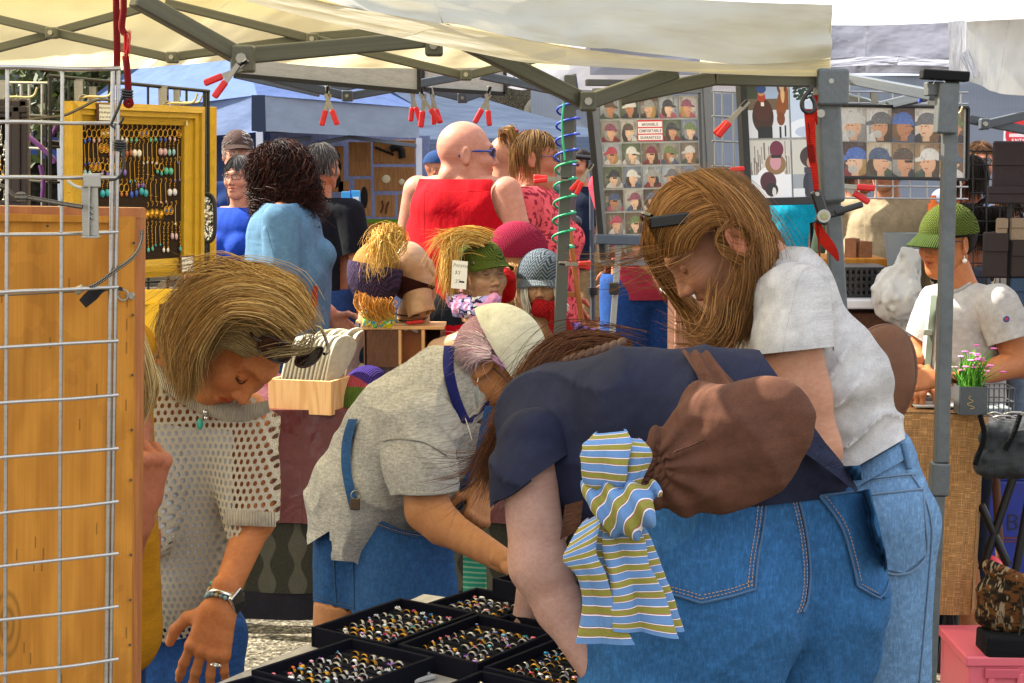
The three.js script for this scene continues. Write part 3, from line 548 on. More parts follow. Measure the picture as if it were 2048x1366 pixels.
{
const t=thing('market_tent','cream canopy tent with olive truss bars over the ring stall','tent',V(-0.8,0,-4.8));
const A=V(0.616,1.945,-3.68),C=V(0.21,2.18,-6.62),Cl=V(-2.75,2.2,-6.2),D=V(-2.6,2.1,-1.35),top=V(-1.0,2.95,-4.7);  // unseen corner D stretched toward the camera so the roof blocks sun
const roof=(a,b)=>grid(14,10,(u,v)=>{const p=a.clone().lerp(b,u).lerp(top,v);p.y -=0.10*Math.sin(Math.PI*u)*Math.sin(Math.PI*Math.min(1,v*1.2))*(1 - v*0.6);p.y +=0.02*(fbm(p.x*3,p.z*3,1,3)- 0.5);return p;},3,2);
for(const[a,b]of[[A,C],[C,Cl],[Cl,D],[D,A]])part(t,'roof_panel',roof(a,b),cream);
const topE=[[1664,10,3.68],[1480,3,3.52],[1250,-10,3.36],[1000,-30,3.15],[750,-60,2.98],[500,-100,2.85],[250,-140,2.7]];
const midE=[[1660,118,3.68],[1480,128,3.51],[1246,108,3.32],[1080,84,3.15],[919,54,3.03],[753,24,2.90],[600,-8,2.80],[250,-110,2.6]];
const lowE=[[1659,154,3.66],[1480,150,3.47],[1250,136,3.24],[1110,130,3.08],[970,110,2.95],[765,68,2.80],[560,22,2.68],[420,-20,2.6],[250,-70,2.5]];
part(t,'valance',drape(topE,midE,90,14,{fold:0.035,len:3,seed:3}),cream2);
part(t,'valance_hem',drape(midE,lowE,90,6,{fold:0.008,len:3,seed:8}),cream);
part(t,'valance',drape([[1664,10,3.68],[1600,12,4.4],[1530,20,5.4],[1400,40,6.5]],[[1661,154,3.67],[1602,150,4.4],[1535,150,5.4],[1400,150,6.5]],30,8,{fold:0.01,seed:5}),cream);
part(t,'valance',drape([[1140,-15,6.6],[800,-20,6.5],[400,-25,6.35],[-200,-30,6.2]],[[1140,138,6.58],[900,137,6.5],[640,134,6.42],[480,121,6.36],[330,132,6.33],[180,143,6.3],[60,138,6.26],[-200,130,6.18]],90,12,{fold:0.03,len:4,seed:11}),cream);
part(t,'valance',grid(30,5,(u,v)=>V(mix(Cl.x,D.x,u),mix(mix(Cl.y,D.y,u),1.95,v),mix(Cl.z,D.z,u)).add(V(0.02*Math.sin(u*30)*v,0,0)),3,0.3),cream);
bars(t,[[[268,-5,2.95],[492,120,3.12]],[[478,112,3.14],[905,74,3.3]],[[885,62,3.28],[1176,206,3.45]],[[1170,206,3.46],[1352,142,3.55]],[[1240,196,3.62],[1430,156,3.62]],[[1430,156,3.62],[1650,160,3.66]]],0.020,0.028,olive,[[486,118,3.10,1.25],[868,92,3.28],[1176,203,3.43]]);
bars(t,[[[-80,20,5.6],[104,64,5.6]],[[104,64,5.58],[345,117,5.6]],[[-80,116,5.64],[104,68,5.64]],[[104,66,5.64],[300,12,5.66]],[[345,114,5.62],[620,76,5.66]],[[620,74,5.66],[775,62,5.7]],[[330,5,5.6],[625,78,5.64]],[[625,78,5.62],[935,153,5.7]],[[930,152,5.72],[1130,104,5.8]]],0.022,0.026,olive,[[104,66,5.55],[345,115,5.56],[625,78,5.6],[932,150,5.66]]);
const leg=(name,a,b,w)=>part(t,name,bar(P(...a),P(...b),w,w,V(0,0,1),0.004),metalGrey);
leg('leg',[1664,400,3.70],[1683,700,3.70],0.030);leg('leg',[1644,170,3.69],[1664,410,3.70],0.032);
{const a=P(1683,700,3.7);part(t,'leg',bar(a,V(a.x + 0.03,0,a.z),0.03,0.03,V(0,0,1),0.004),metalGrey);}
const br=part(t,'slider_bracket',bar(P(1652,150,3.66),P(1664,405,3.665),0.046,0.045,V(0,0,1),0.008),metalGrey);
part(br,'screw',bolt(P(1641,227,3.625),0.008),steel);part(br,'screw',bolt(P(1662,162,3.625),0.005),steel);
part(t,'corner_cap',box(0.06,0.07,0.06,...P(1662,175,3.65).toArray(),0.006),metalGrey);
part(t,'leg',bar(P(1140,150,6.6),P(1118,700,6.6),0.042,0.042,V(0,0,1),0.004),std('#4a4d4c',0.5,{metalness:0.3}));
{const a=P(1118,700,6.6);part(t,'leg',bar(a,V(a.x,0,a.z),0.04,0.04,V(0,0,1)),metalGrey);for(const q of[Cl,D])part(t,'leg',bar(V(q.x,q.y,q.z),V(q.x,0,q.z),0.04,0.04,V(0,0,1)),metalGrey);}
}
{
const t=thing('market_tent','white canopy tent at the right with a grey leg in the foreground','tent',V(1.6,0,-4.2));
const B=P(1922,44,4.25),Fc=P(1921,44,7.1).setY(1.96),R=B.clone().add(V(2.9,0.1,0.4)),Fr=Fc.clone().add(V(2.9,0.1,0.4)),top=V((B.x + Fr.x)/2,2.85,(B.z + Fr.z)/2);
for(const[a,b]of[[Fc,B],[B,R],[R,Fr],[Fr,Fc]])part(t,'roof_panel',grid(14,10,(u,v)=>{const p=a.clone().lerp(b,u).lerp(top,v);p.y -=0.06*Math.sin(Math.PI*u)*Math.sin(Math.PI*v);p.y +=0.012*(fbm(p.x*4,p.z*4,5,3)- 0.5);return p;},3,2),whiteC);
part(t,'valance',drape([[1924,44,4.25],[1990,40,4.28],[2150,34,4.4]],[[1922,154,4.24],[1960,172,4.24],[2010,188,4.25],[2150,196,4.35]],30,14,{fold:0.016,len:1,seed:31}),canopy('#cfccc6',0.12));
part(t,'corner_sleeve',drape([[1896,44,4.24],[1924,40,4.235],[1934,44,4.24]],[[1898,150,4.24],[1922,152,4.23],[1936,156,4.24]],8,8,{fold:0.004}),canopy('#d6d6dc',0.25));
part(t,'tape',drape([[1918,112,4.215],[1936,98,4.215]],[[1944,160,4.21],[1960,148,4.21]],4,8,{fold:0.003}),canopy('#cfd0d8',0.3));
const leg=(a,b,w,n='leg')=>part(t,n,bar(P(...a),P(...b),w,w,V(0,0,1),0.004),metalGrey);
leg([1902,160,4.2],[1882,925,4.2],0.031);leg([1880,925,4.2],[1876,990,4.2],0.040,'leg_collar');leg([1876,990,4.2],[1858,1366,4.2],0.028);
{const a=P(1858,1366,4.2);part(t,'leg',bar(a,V(a.x - 0.01,0,a.z),0.028,0.028,V(0,0,1)),metalGrey);}
part(t,'slider_bracket',bar(P(1896,165,4.18),P(1889,268,4.18),0.044,0.044,V(0,0,1),0.005),metalGrey);part(t,'corner_cap',box(0.045,0.030,0.045,...P(1872,178,4.2).toArray(),0.003),metalGrey);
part(t,'corner_pad',bar(P(1842,148,4.17),P(1936,154,4.17),0.04,0.022,UP,0.004),std('#141416',0.8));
bars(t,[[[1668,152,5.0],[1866,190,4.4]],[[1668,190,5.1],[1760,214,4.9]],[[1760,214,4.9],[1850,192,4.7]],[[1936,238,5.6],[2060,262,5.7]],[[1960,252,5.6],[2060,228,5.7]]],0.018,0.026,bluegrey,[[1968,248,5.56]]);
solo('cable_tie',tube(pts([[1866,168],[1880,148],[1892,170]],4.16),0.0008,4,12),std('#e8e8e8',0.4),'thin white cable tie on the black corner pad','cable tie');
}
{
const t=thing('market_tent','white tent behind the two front legs, its sunlit roof above a valance coloured as shaded','tent',V(1.6,0,-8));
const tp=[[1180,70,6.9],[1600,52,6.75],[1760,50,6.65],[1926,44,6.5]];
part(t,'valance',drape(tp,[[1180,150,6.88],[1600,150,6.72],[1760,146,6.62],[1926,152,6.48]],50,14,{fold:0.007,len:2,seed:21}),canopy('#878998',0.05));  // white cloth; its shade is put into the grey of valance and hem
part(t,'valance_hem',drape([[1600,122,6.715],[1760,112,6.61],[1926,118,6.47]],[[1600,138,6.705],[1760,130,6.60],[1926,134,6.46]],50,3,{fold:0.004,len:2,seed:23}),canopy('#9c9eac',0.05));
const a=P(1180,70,6.9),b=V(3.6,a.y,-6.2),c=V(3.6,a.y,-9.4),d=V(0.3,a.y,-9.6),top=V(1.95,2.95,-7.9);
for(const[p,q]of[[a,b],[b,c],[c,d],[d,a]])part(t,'roof_panel',grid(14,10,(u,v)=>{const k=p.clone().lerp(q,u).lerp(top,v);k.y -=0.06*Math.sin(Math.PI*u)*Math.sin(Math.PI*v);k.y +=0.012*(fbm(k.x*4,k.z*4,5,3)- 0.5);return k;},3,2),whiteC);
for(const q of[b,c,d])part(t,'leg',bar(V(q.x,q.y,q.z),V(q.x,0,q.z),0.04,0.04,V(0,0,1)),metalGrey);
}
{
const t=thing('market_tent','white tent of the hat stall with blue grey truss bars','tent',V(0,0,-8.4));
bars(t,[[[505,146,7.0],[695,193,7.1]],[[695,193,7.1],[935,150,7.2]],[[468,148,7.4],[640,186,7.4]],[[660,180,7.6],[850,140,7.6]],[[720,128,7.6],[870,182,7.7]],[[870,182,7.7],[925,196,7.7]],[[925,198,7.7],[1030,160,7.8]],[[960,150,7.1],[1230,206,7.2]],[[1230,206,7.2],[1480,150,7.3]]],0.026,0.032,bluegrey,[[695,192,7.05],[925,196,7.66],[1232,204,7.15],[790,155,7.56]]);
part(t,'valance',drape([[980,60,7.9],[1100,60,7.9],[1700,60,7.9]],[[980,162,7.9],[1040,180,7.88],[1100,170,7.9],[1200,182,7.9],[1700,190,7.9]],40,6,{fold:0.02,seed:51}),whiteC);
const pole=bar(P(1140,150,7.8),P(1150,220,7.8),0.05,0.05,V(0,0,1));
part(t,'leg',pole,bluegrey);
}
for(const[q,l]of[[[[470,120],[838,120],[838,184],[468,150],6.95,6.98],'wide white board with dark edge hung under the tent, left'],[[[846,128],[1010,128],[1010,188],[846,178],7.5,7.5],'small white board with dark edge hung by the middle clamps']]){
const[a,b,c,d,e,f]=q,t=thing('hanging_board',l,'board',P(...c,e));
const A=P(...a,e),B=P(...b,f),Cc=P(...c,f),Dd=P(...d,e),k=V(0,0,-0.012);
part(t,'panel',mg([quad(A,B,Cc,Dd),quad(A.clone().add(k),B.clone().add(k),Cc.clone().add(k),Dd.clone().add(k))]),std('#cfcac0',0.7,{map:grainT}));
part(t,'edge_strip',bar(Dd,Cc,0.02,0.016,UP),blackMetal);part(t,'edge_strip',bar(B,Cc,0.02,0.014,V(1,0,0)),blackMetal);part(t,'edge_strip',bar(A,Dd,0.02,0.014,V(1,0,0)),blackMetal);
}
{
const t=thing('market_tent','blue grey pop-up tent across the street selling carved wood plaques','tent',V(-1.6,0,-14));
const k=[514,190,13.6],r=[838,216,15.2],l=[120,240,15.8];
const K=P(...k),R=P(...r),L=P(...l),far=R.clone().add(L).sub(K),top=K.clone().add(far).multiplyScalar(0.5);top.y=2.95;
part(t,'roof_panel',grid(8,8,(u,v)=>{const p=K.clone().lerp(R,u).lerp(top,v);p.y -=0.05*Math.sin(Math.PI*v);return p;},3,2),blueC);
part(t,'roof_panel',grid(8,8,(u,v)=>{const p=L.clone().lerp(K,u).lerp(top,v);p.y -=0.05*Math.sin(Math.PI*v);return p;},3,2),blueC);
part(t,'roof_panel',quad(R,far,top,top.clone().add(V(0.001,0,0))),blueC);part(t,'roof_panel',quad(far,L,top,top.clone().add(V(0.001,0,0))),blueC);
part(t,'valance',drape([k,[676,204,14.4],r],[[514,262,13.6],[676,270,14.4],[838,276,15.2]],30,4,{fold:0.02,seed:61}),paleC);
part(t,'valance',drape([l,[320,216,14.7],k],[[120,292,15.8],[320,280,14.7],[514,264,13.6]],30,4,{fold:0.02,seed:66}),canopy('#7f93bd',0.3));
part(t,'corner_band',drape([[503,190,13.58],[530,190,13.58]],[[503,262,13.58],[532,264,13.58]],3,3,{fold:0.002}),std('#3c465e',0.8,{map:grainT}));
part(t,'emblem',mg([quad(P(480,230,13.8),P(497,230,13.72),P(497,252,13.72),P(480,252,13.8))]),std('#ffffff',0.8,{map:canvasTex(64,80,(c,w,h)=>{c.fillStyle='#b9c2d8';c.fillRect(0,0,w,h);c.fillStyle='#2c4aa8';c.beginPath();c.moveTo(8,44);c.lineTo(30,14);c.lineTo(58,20);c.lineTo(54,50);c.lineTo(30,66);c.closePath();c.fill();c.fillStyle='#b9c2d8';c.font='bold 26px sans-serif';c.fillText('EZ',15,50);})}));
for(const q of[[519,264,13.6],[838,276,15.2],[120,292,15.8]]){const a=P(...q);part(t,'leg',bar(a,V(a.x,0,a.z),0.045,0.045,V(0,0,1)),std('#b9bcc8',0.5,{metalness:0.4}));}
bars(t,[[[530,285,14],[620,276,14.6]],[[620,290,14.6],[700,274,14.8]],[[700,274,14.8],[832,292,15.1]]],0.025,0.03,bluegrey);
part(t,'back_cloth',drape([[540,265,16.2],[700,270,16.2],[860,272,16.2]],[[540,640,16.2],[700,640,16.2],[860,640,16.2]],30,10,{fold:0.03,su:2,sv:1.6,seed:70}),cloth('#8d93b8'));
part(t,'side_cloth',quad(P(400,270,16.2),P(540,265,16.2),P(540,640,16.2),P(400,640,16.2)),cloth('#5a6c9c'));
}
{
const t=thing('market_tent','plain grey tent roof in front of the stone building','tent',V(0,0,-19)),a=P(760,120,19),b=P(1235,272,18),c=P(800,280,18.6),e=P(1240,300,21);
part(t,'roof_panel',grid(8,8,(u,v)=>{const p=c.clone().lerp(b,u).lerp(a,v);p.y -=0.05*Math.sin(Math.PI*v);return p;}),canopy('#64728a',0.15));
part(t,'valance',quad(c,b,b.clone().add(V(0,-0.28,0)),c.clone().add(V(0,-0.28,0))),canopy('#6d7b92',0.15));
for(const p of[b,c])part(t,'leg',bar(V(p.x,p.y,p.z),V(p.x,0,p.z),0.05,0.05,V(0,0,1)),bluegrey);
}
{
const t=thing('market_tent','grey blue tent wall behind the photo boards','tent',V(1.5,0,-21));part(t,'wall',grid(20,4,(u,v)=>V(mix(0.2,7,u),mix(2.5,1.0,v),-20.5 + 0.06*Math.sin(u*40))),canopy('#8f96a4',0.2));part(t,'roof_panel',quad(V(0.2,3.3,-22),V(7,3.3,-22),V(7,2.5,-20.5),V(0.2,2.5,-20.5)),canopy('#9ea5b2',0.2));for(const x of[0.3,3.6,6.9])part(t,'leg',bar(V(x,0,-20.6),V(x,2.5,-20.6),0.05),bluegrey);
}
{
const c=P(1925,222,22),t=thing('parasol','red and white striped parasol behind the right hand grid','parasol',V(c.x,0,c.z));
for(let k=0;k<12;k++){const a0=k/12*6.283,a1=(k + 1)/12*6.283,q=(a,r,y)=>V(c.x + Math.cos(a)*r,y,c.z + Math.sin(a)*r);part(t,'panel',grid(3,5,(u,v)=>{const a=mix(a0,a1,u);return q(a,1.0*v,c.y + 0.16 - 0.38*v*v - 0.1*v);}),canopy(k % 2?'#e6e2e4':'#c8202c',0.3));}
part(t,'pole',cyl(V(c.x,0,c.z),V(c.x,c.y + 0.2,c.z),0.025),white);
}
{
const c=P(2040,270,14),t=thing('traffic_sign','white traffic sign with a red disc reading DO NOT ENTER','sign',V(c.x,0,c.z)),w=S(64,14);
part(t,'plate',new RoundedBoxGeometry(w,w,0.01,2,0.004).translate(c.x,c.y,c.z),std('#c9c6d0',0.5));
part(t,'face',quad(V(c.x - w/2,c.y + w/2,c.z + 0.007),V(c.x + w/2,c.y + w/2,c.z + 0.007),V(c.x + w/2,c.y - w/2,c.z + 0.007),V(c.x - w/2,c.y - w/2,c.z + 0.007)),std('#ffffff',0.5,{map:canvasTex(256,256,(k,W)=>{k.fillStyle='#d9d6de';k.fillRect(0,0,W,W);k.fillStyle='#d11f2a';k.beginPath();k.arc(128,128,118,0,7);k.fill();k.fillStyle='#f0d8da';k.font='bold 46px sans-serif';k.textAlign='center';k.fillText('DO NOT',128,106);k.fillText('ENTER',128,190);k.fillRect(40,118,176,26);})}));
part(t,'post',bar(V(c.x,0,c.z - 0.02),V(c.x,c.y + w/2,c.z - 0.02),0.05),metalGrey);
}
//---------- shared helpers for the near figures ----------
const hitP=(f,x,y,off,d)=>f.hit(x,y,off)||P(x,y,d);
function patchOn(f,tl,tr,br,bl,off,n=14,m=14,d=3,bend=0){return grid(n,m,(u,v)=>{const x=mix(mix(tl[0],tr[0],u),mix(bl[0],br[0],u),v),y=mix(mix(tl[1],tr[1],u),mix(bl[1],br[1],u),v)+ bend*v*(1 - Math.abs(u - 0.5)*2);return hitP(f,x,y,off,d);},S(tr[0]- tl[0],d),S(bl[1]- tl[1],d));}
const lineOn=(f,list,off,d,n=6)=>{const o=[],L=list.map(q=>V(q[0],q[1],0)),N=(list.length - 1)*n;for(let i=0;i<=N;i++){const p=path(L,i/N);const h=f.hit(p.x,p.y,off);if(h)o.push(h);}if(o.length<2){o.length=0;o.push(P(list[0][0],list[0][1],d),P(list[1][0],list[1][1],d));}return o;};
function dashes(list,r,on=0.0035,gap=0.0025){
const c=new THREE.CatmullRomCurve3(list),L=c.getLength(),g=[];for(let s=0;s<L - on;s +=on + gap)g.push(cyl(c.getPointAt(s/L),c.getPointAt((s + on)/L),r,r,4));return g.length?mg(g):null;
}
const headBlob=(M,g=0)=>{const f=new Sdf(0.02),e=new THREE.Vector3(),x=V(0,0,0),y=V(0,0,0),z=V(0,0,0);M.extractBasis(x,y,z);const s=x.length(),at=(a,b,c)=>V(a,b,c).applyMatrix4(M),ax=[x.normalize(),y.normalize(),z.normalize()];f.ell(at(0,0.032,-0.012),[(0.076 + g)*s,(0.092 + g)*s,(0.096 + g)*s],ax);f.ell(at(0,-0.03,0.028),[(0.060 + g)*s,(0.082 + g)*s,(0.066 + g)*s],ax);return f;};
const pushOut=(geo,f,off)=>{const p=geo.attributes.position;for(let i=0;i<p.count;i++){const q=V(p.getX(i),p.getY(i),p.getZ(i)),d=f.at(q.x,q.y,q.z);if(d<off){q.addScaledVector(f.normal(q),off - d);p.setXYZ(i,q.x,q.y,q.z);}}return geo;};
const H=(M,x,y,z)=>V(x,y,z).applyMatrix4(M);
const ringTube=(c,n,r,t,seg=32,tilt=0)=>{const a=V(0,1,0).cross(n).lengthSq()<1e-4?V(1,0,0):V(0,1,0).cross(n).normalize(),b=n.clone().cross(a).normalize(),L=[];for(let i=0;i<seg;i++){const q=i/seg*6.283;L.push(c.clone().addScaledVector(a,Math.cos(q)*r).addScaledVector(b,Math.sin(q)*r));}return tube(L,t,6,seg*2,true);};
const folds=(a,fx,fy,fz,s=0)=>(x,y,z,D)=>D - a*2*(fbm(x*fx + s,y*fy,z*fz,3)- 0.5);
//---------- the woman in the cream net sweater ----------
{
const t=thing('person','blond woman in a cream open-knit sweater bending over the trays at the left','person',V(-0.62,0,-3.65));srand(101);
const M=headFrame(P(472,684,3.53),V(0.75,0.5,0.35),V(0.35,-0.85,0.42),0.99),hb=headBlob(M);
const f=new Sdf(0.03),fa=new Sdf(0.02),fl=new Sdf(0.02),fn=new Sdf(0.02),X={n:V(1,0,0),s:1.25};
f.b([375,830,3.64,72],[360,1190,3.74,82],X).b([322,805,3.6,50],[486,826,3.64,48]);fn.b([370,780,3.63,52],[425,722,3.58,48]);
fa.chain([[492,835,3.62,45],[512,1035,3.52,38],[447,1196,3.42,27]]).chain([[310,820,3.6,45],[285,1010,3.5,40],[290,1190,3.45,28]]);
fl.b([320,1260,3.74,85],[315,1640,3.7,62]).b([315,1640,3.7,60],[318,1960,3.75,42]).b([400,1265,3.72,82],[408,1640,3.62,60]).b([408,1640,3.62,60],[410,1985,3.66,42]);
const wr=P(441,1208,3.41),hand=handGeo({left:true,curl:[0.22,0.2,0.22,0.3],spread:1.5,thumb:0.1,cell:0.003}).applyMatrix4(handFrame(wr,V(-0.26,-0.96,0.10),V(-0.12,0.12,1),1.06));
for(const[x,y]of[[320,1990],[412,2015]])part(t,'shoe',new Sdf(0.02).cap(V(P(x,y,3.7).x,0.045,-3.72),0.045,V(P(x,y,3.7).x + 0.02,0.04,-3.52),0.04).mesh(0.012),blackPlastic);
const j=new Sdf(0.025);j.b([322,1275,3.74,104],[318,1640,3.7,76]).b([318,1640,3.7,76],[318,1950,3.75,60]).b([398,1275,3.72,98],[408,1640,3.62,74]).b([408,1640,3.62,74],[410,1960,3.66,60]);
j.warp=folds(0.010,14,7,14);part(t,'jeans',clip(j.mesh(0.011),side(200,1222,500,1222,350,1500)),denim('#3460a4'));
const s=new Sdf(0.045);s.b([372,860,3.62,100],[362,1150,3.68,114],{n:V(1,0,0),s:1.05}).b([362,1150,3.68,113],[345,1290,3.69,94],{n:V(1,0,0),s:1.05}).b([322,806,3.60,78],[470,828,3.63,72]).b([478,836,3.61,76],[504,1070,3.50,50],{n:V(1,0,0),s:1.05}).b([315,820,3.58,70],[292,1070,3.52,56]).b([375,800,3.63,66],[420,745,3.62,58]);
s.warp=folds(0.010,9,5,9,7);
const w=new Sdf(0.03);w.lo.copy(s.lo);w.hi.copy(s.hi);w.at=(x,y,z)=>s.at(x,y,z)+ 0.0045;
const wk=[side(250,842,560,872,400,1000),side(250,1262,500,1240,400,1000),side(468,700,458,1300,300,1000)];
part(t,'undershirt',clip(w.mesh(0.012),(x,y,z)=>Math.min(...wk.map(k=>k(x,y,z)))),cloth('#ffffff'));
const kn=tex(256,256,(u,v)=>{const row=Math.floor(v*8),x=(u*8 +(row % 2)*0.5)% 1 - 0.5,y=(v*8)% 1 - 0.5,h=(x/0.27)**2 +((y + 0.08*Math.abs(x))/0.35)**2;return h<1?0:1;},{rep:[0.088,0.104],data:true});
const knC=tex(256,256,(u,v,i,k)=>{const row=Math.floor(v*8),x=(u*8 +(row % 2)*0.5)% 1 - 0.5,y=(v*8)% 1 - 0.5,h=Math.sqrt((x/0.30)**2 +(y/0.40)**2);return 0.78 + 0.14*Math.sin(h*18)+ 0.14*(h3(i,k,2)- 0.5);},{rep:[0.088,0.104]});
const knM=std('#fff0d4',0.95,{map:knC,alphaMap:kn,alphaTest:0.5,bumpMap:knC,bumpScale:0.003}),ribM=std('#f6e6ca',0.95,{map:grainT,bumpMap:ribBump,bumpScale:0.006});
const nk=side(300,655,545,822,400,1100),nk2=side(330,770,420,806,400,1100),hem=side(270,1296,430,1264,380,1100),slv=side(440,1052,560,1046,520,900);
const split=side(476,1100,470,1300,560,1200);
const keep=(x,y,z)=>{const up=nk(x,y,z),h=hem(x,y,z),sl=slv(x,y,z),r=split(x,y,z);return Math.min(Math.max(up,(y<1.1?1:-1)*0.1),r>0?sl:h);};
const sw=part(t,'sweater',uvm(clip(s.mesh(0.010),keep),0.25),knM);
part(sw,'collar',grid(60,4,(u,v)=>{const L=[V(292,640,0),V(308,690,0),V(340,740,0),V(395,780,0),V(455,803,0),V(500,808,0),V(540,800,0)],p=path(L,u);return hitP(s,p.x - 4 + v*(-16 + 20*u),p.y + v*36*(0.6 + 0.5*Math.sin(u*3)),0.004 + 0.007*Math.sin(v*3.14),3.55);},0.55,0.04),ribM);
part(sw,'cuff',grid(16,3,(u,v)=>hitP(s,mix(452,552,u),1020 + v*30 + 4*u,0.004 + 0.004*Math.sin(v*3.14),3.46),0.1,0.03),ribM);
const slR=side(470,1049,560,1046,520,900);
part(t,'body',[white3(bodyOf([[f,[[s,(x,y,z)=>Math.min(nk(x,y,z),hem(x,y,z))]]],[fa,[[s,slR]]],[fn,[]],[fl,[[j,side(200,1222,500,1222,350,1500)]]]]).mesh(0.010)),headGeo({eyes:'closed',cell:0.0034,lip:[0.78,0.42,0.40],brow:[0.62,0.48,0.36]}).applyMatrix4(M),hand],skin('#c67f4c'));
const cols=['#957140','#b49158','#745428','#ccad74','#a27e46'];
const base=new Sdf(0.03);const ax=[V(0,0,0),V(0,0,0),V(0,0,0)];M.extractBasis(...ax);ax.forEach(a=>a.normalize());
base.ell(H(M,0,0.038,-0.022),[0.084,0.096,0.098],ax);base.b([400,640,3.6,55],[372,740,3.58,38]);
base.warp=folds(0.006,30,30,30);
part(t,'hair',clip(base.mesh(0.008),(()=>{const I=M.clone().invert();return(x,y,z)=>{const q=V(x,y,z).applyMatrix4(I);return Math.max(q.y - 0.062,-q.z + 0.012);};})()),hairBase('#6f5028'));
const G=guidesPx([
[[626,632,3.435],[588,560,3.495],[485,530,3.535],[395,558,3.555],[338,610,3.555],[318,660,3.535],[326,720,3.535]],
[[628,645,3.415],[575,572,3.455],[475,548,3.475],[385,588,3.495],[345,665,3.495],[352,730,3.485],[372,788,3.475]],
[[622,655,3.375],[560,592,3.395],[470,576,3.405],[395,615,3.415],[358,690,3.435],[362,745,3.435],[380,790,3.435]],
[[608,662,3.355],[548,612,3.365],[465,602,3.375],[412,640,3.385],[380,700,3.405],[378,760,3.415],[368,800,3.435]],
[[585,664,3.345],[530,632,3.345],[462,628,3.355],[425,660,3.365],[398,705,3.375],[392,745,3.395],[396,776,3.415]]]);
const hb2=headBlob(M,0.004);
part(t,'hair',pushOut(hairGeo(G,1700,{w:0.0009,jit:0.009,cols,seg:16,fly:0.07,t0:0.25}),hb2,0.002),hairM);
part(t,'hair',pushOut(hairGeo(guidesPx([[[520,700,3.385],[560,690,3.365],[600,690,3.375],[622,680,3.385],[620,655,3.395]],[[545,712,3.375],[580,708,3.365],[612,700,3.375],[625,670,3.385],[612,645,3.385]]]),45,{w:0.0008,jit:0.010,cols:['#8d7a58','#75613f','#a48c5f'],seg:10}),hb2,0.002),hairM);
part(t,'hair',hairGeo(guidesPx([[[560,600,3.415],[470,540,3.465],[380,545,3.515],[330,600,3.565],[300,640,3.595]],[[520,545,3.465],[440,515,3.515],[400,530,3.535],[380,540,3.555],[330,540,3.575]]]),60,{w:0.0007,jit:0.02,cols,seg:14,flare:2}),hairM);
part(t,'hair',pushOut(hairGeo(guidesPx([[[588,702,3.42],[570,680,3.40],[535,650,3.38],[470,628,3.38]],[[560,706,3.41],[528,684,3.39],[490,655,3.38],[435,650,3.39]],[[525,708,3.40],[495,690,3.39],[460,672,3.39],[415,690,3.40]],[[490,712,3.40],[465,700,3.39],[440,695,3.39],[404,730,3.41]]]),420,{w:0.0008,jit:0.005,cols:['#7d6844','#94794a','#66522f','#a58a5a'],seg:9}),hb2,0.001),hairM);
part(t,'hair',pushOut(hairGeo(G,90,{w:0.0004,jit:0.022,cols,seg:16,flare:1.2}),hb2,0.002),hairM);
part(t,'eyelashes',tube([H(M,-0.019,0.004,0.0885),H(M,-0.026,0.0005,0.0912),H(M,-0.034,0.0005,0.0905),H(M,-0.044,0.0045,0.083)],0.0011,5),std('#33211a',0.8));
const pd=thing('pendant','teal drop pendant with a silver bead on the sweater of the left woman','pendant',P(403,838,3.5));
const pa=hitP(s,408,812,0.004,3.5),pb=hitP(s,400,848,0.008,3.5);part(pd,'cord',tube([hitP(s,402,786,0.004,3.5),hitP(s,409,800,0.006,3.5),pa],0.0015,5),std('#1f5a3c',0.7));part(pd,'stone',ball(pb,0.0065,1,1,1).translate(-pb.x,-pb.y,-pb.z).scale(0.9,1.7,0.7).translate(pb.x,pb.y,pb.z),std('#1f9a86',0.25));part(pd,'bead',ball(hitP(s,411,824,0.006,3.5),0.006),silver);part(pd,'charm',ball(hitP(s,412,836,0.006,3.5),0.005),silver);
const ax2=P(447,1196,3.42).sub(P(512,1035,3.52)).normalize(),at=k=>P(447,1196,3.42).addScaledVector(ax2,k);
[[-0.016,['#1f8f86','#2c5f63','#6b5a2c','#3fa89a'],'bracelet of small dark teal and amber beads, nearest the elbow'],[-0.004,['#27b5a5','#36c0b0','#b08a3c','#7a5a2a'],'bracelet of turquoise square beads, middle of the three'],[0.010,['#6f8f96','#54727c','#8d7a50','#42626c'],'bracelet of grey blue beads beside the hand']].forEach(([k,cs,l],n)=>{
const b=thing('bracelet',l,'bracelet',at(k),'beaded bracelets on the left woman');part(b,'band',ringTube(at(k),ax2,0.0285,0.0035),std('#6b4a20',0.7));
for(let i=0;i<22;i++){const a=i/22*6.283,u=V(0,1,0).cross(ax2).normalize(),w2=ax2.clone().cross(u),c=at(k).addScaledVector(u,Math.cos(a)*0.030).addScaledVector(w2,Math.sin(a)*0.030);part(b,'bead',ball(c,0.0042,1,1,1,8),std(pick(cs),0.35));}
});
const wt=thing('wristwatch','silver square smart watch on the wrist of the left woman','watch',P(472,1198,3.40));const wc=P(474,1202,3.405),wq=new THREE.Quaternion().setFromUnitVectors(V(0,0,1),V(0.88,-0.1,0.46).normalize());
const wg=(w,h,d,z,r)=>new RoundedBoxGeometry(w,h,d,3,r).translate(0,0,z).rotateZ(0.45).applyQuaternion(wq).translate(wc.x,wc.y,wc.z);
part(wt,'case',wg(0.034,0.040,0.010,0,0.004),silver);part(wt,'screen',wg(0.030,0.036,0.003,0.005,0.001),phys('#0c0d10',0.08,{clearcoat:1}));part(wt,'strap',ringTube(at(0.002),ax2,0.030,0.0045),silver);
const rg=P(432,1330,3.36);solo('ring',[ringTube(rg,V(-0.2,-0.97,0.1).normalize(),0.0098,0.0016),ball(rg.clone().add(V(0.001,0.001,0.0105)),0.003)],silver,'silver ring on the finger of the left woman','ring');
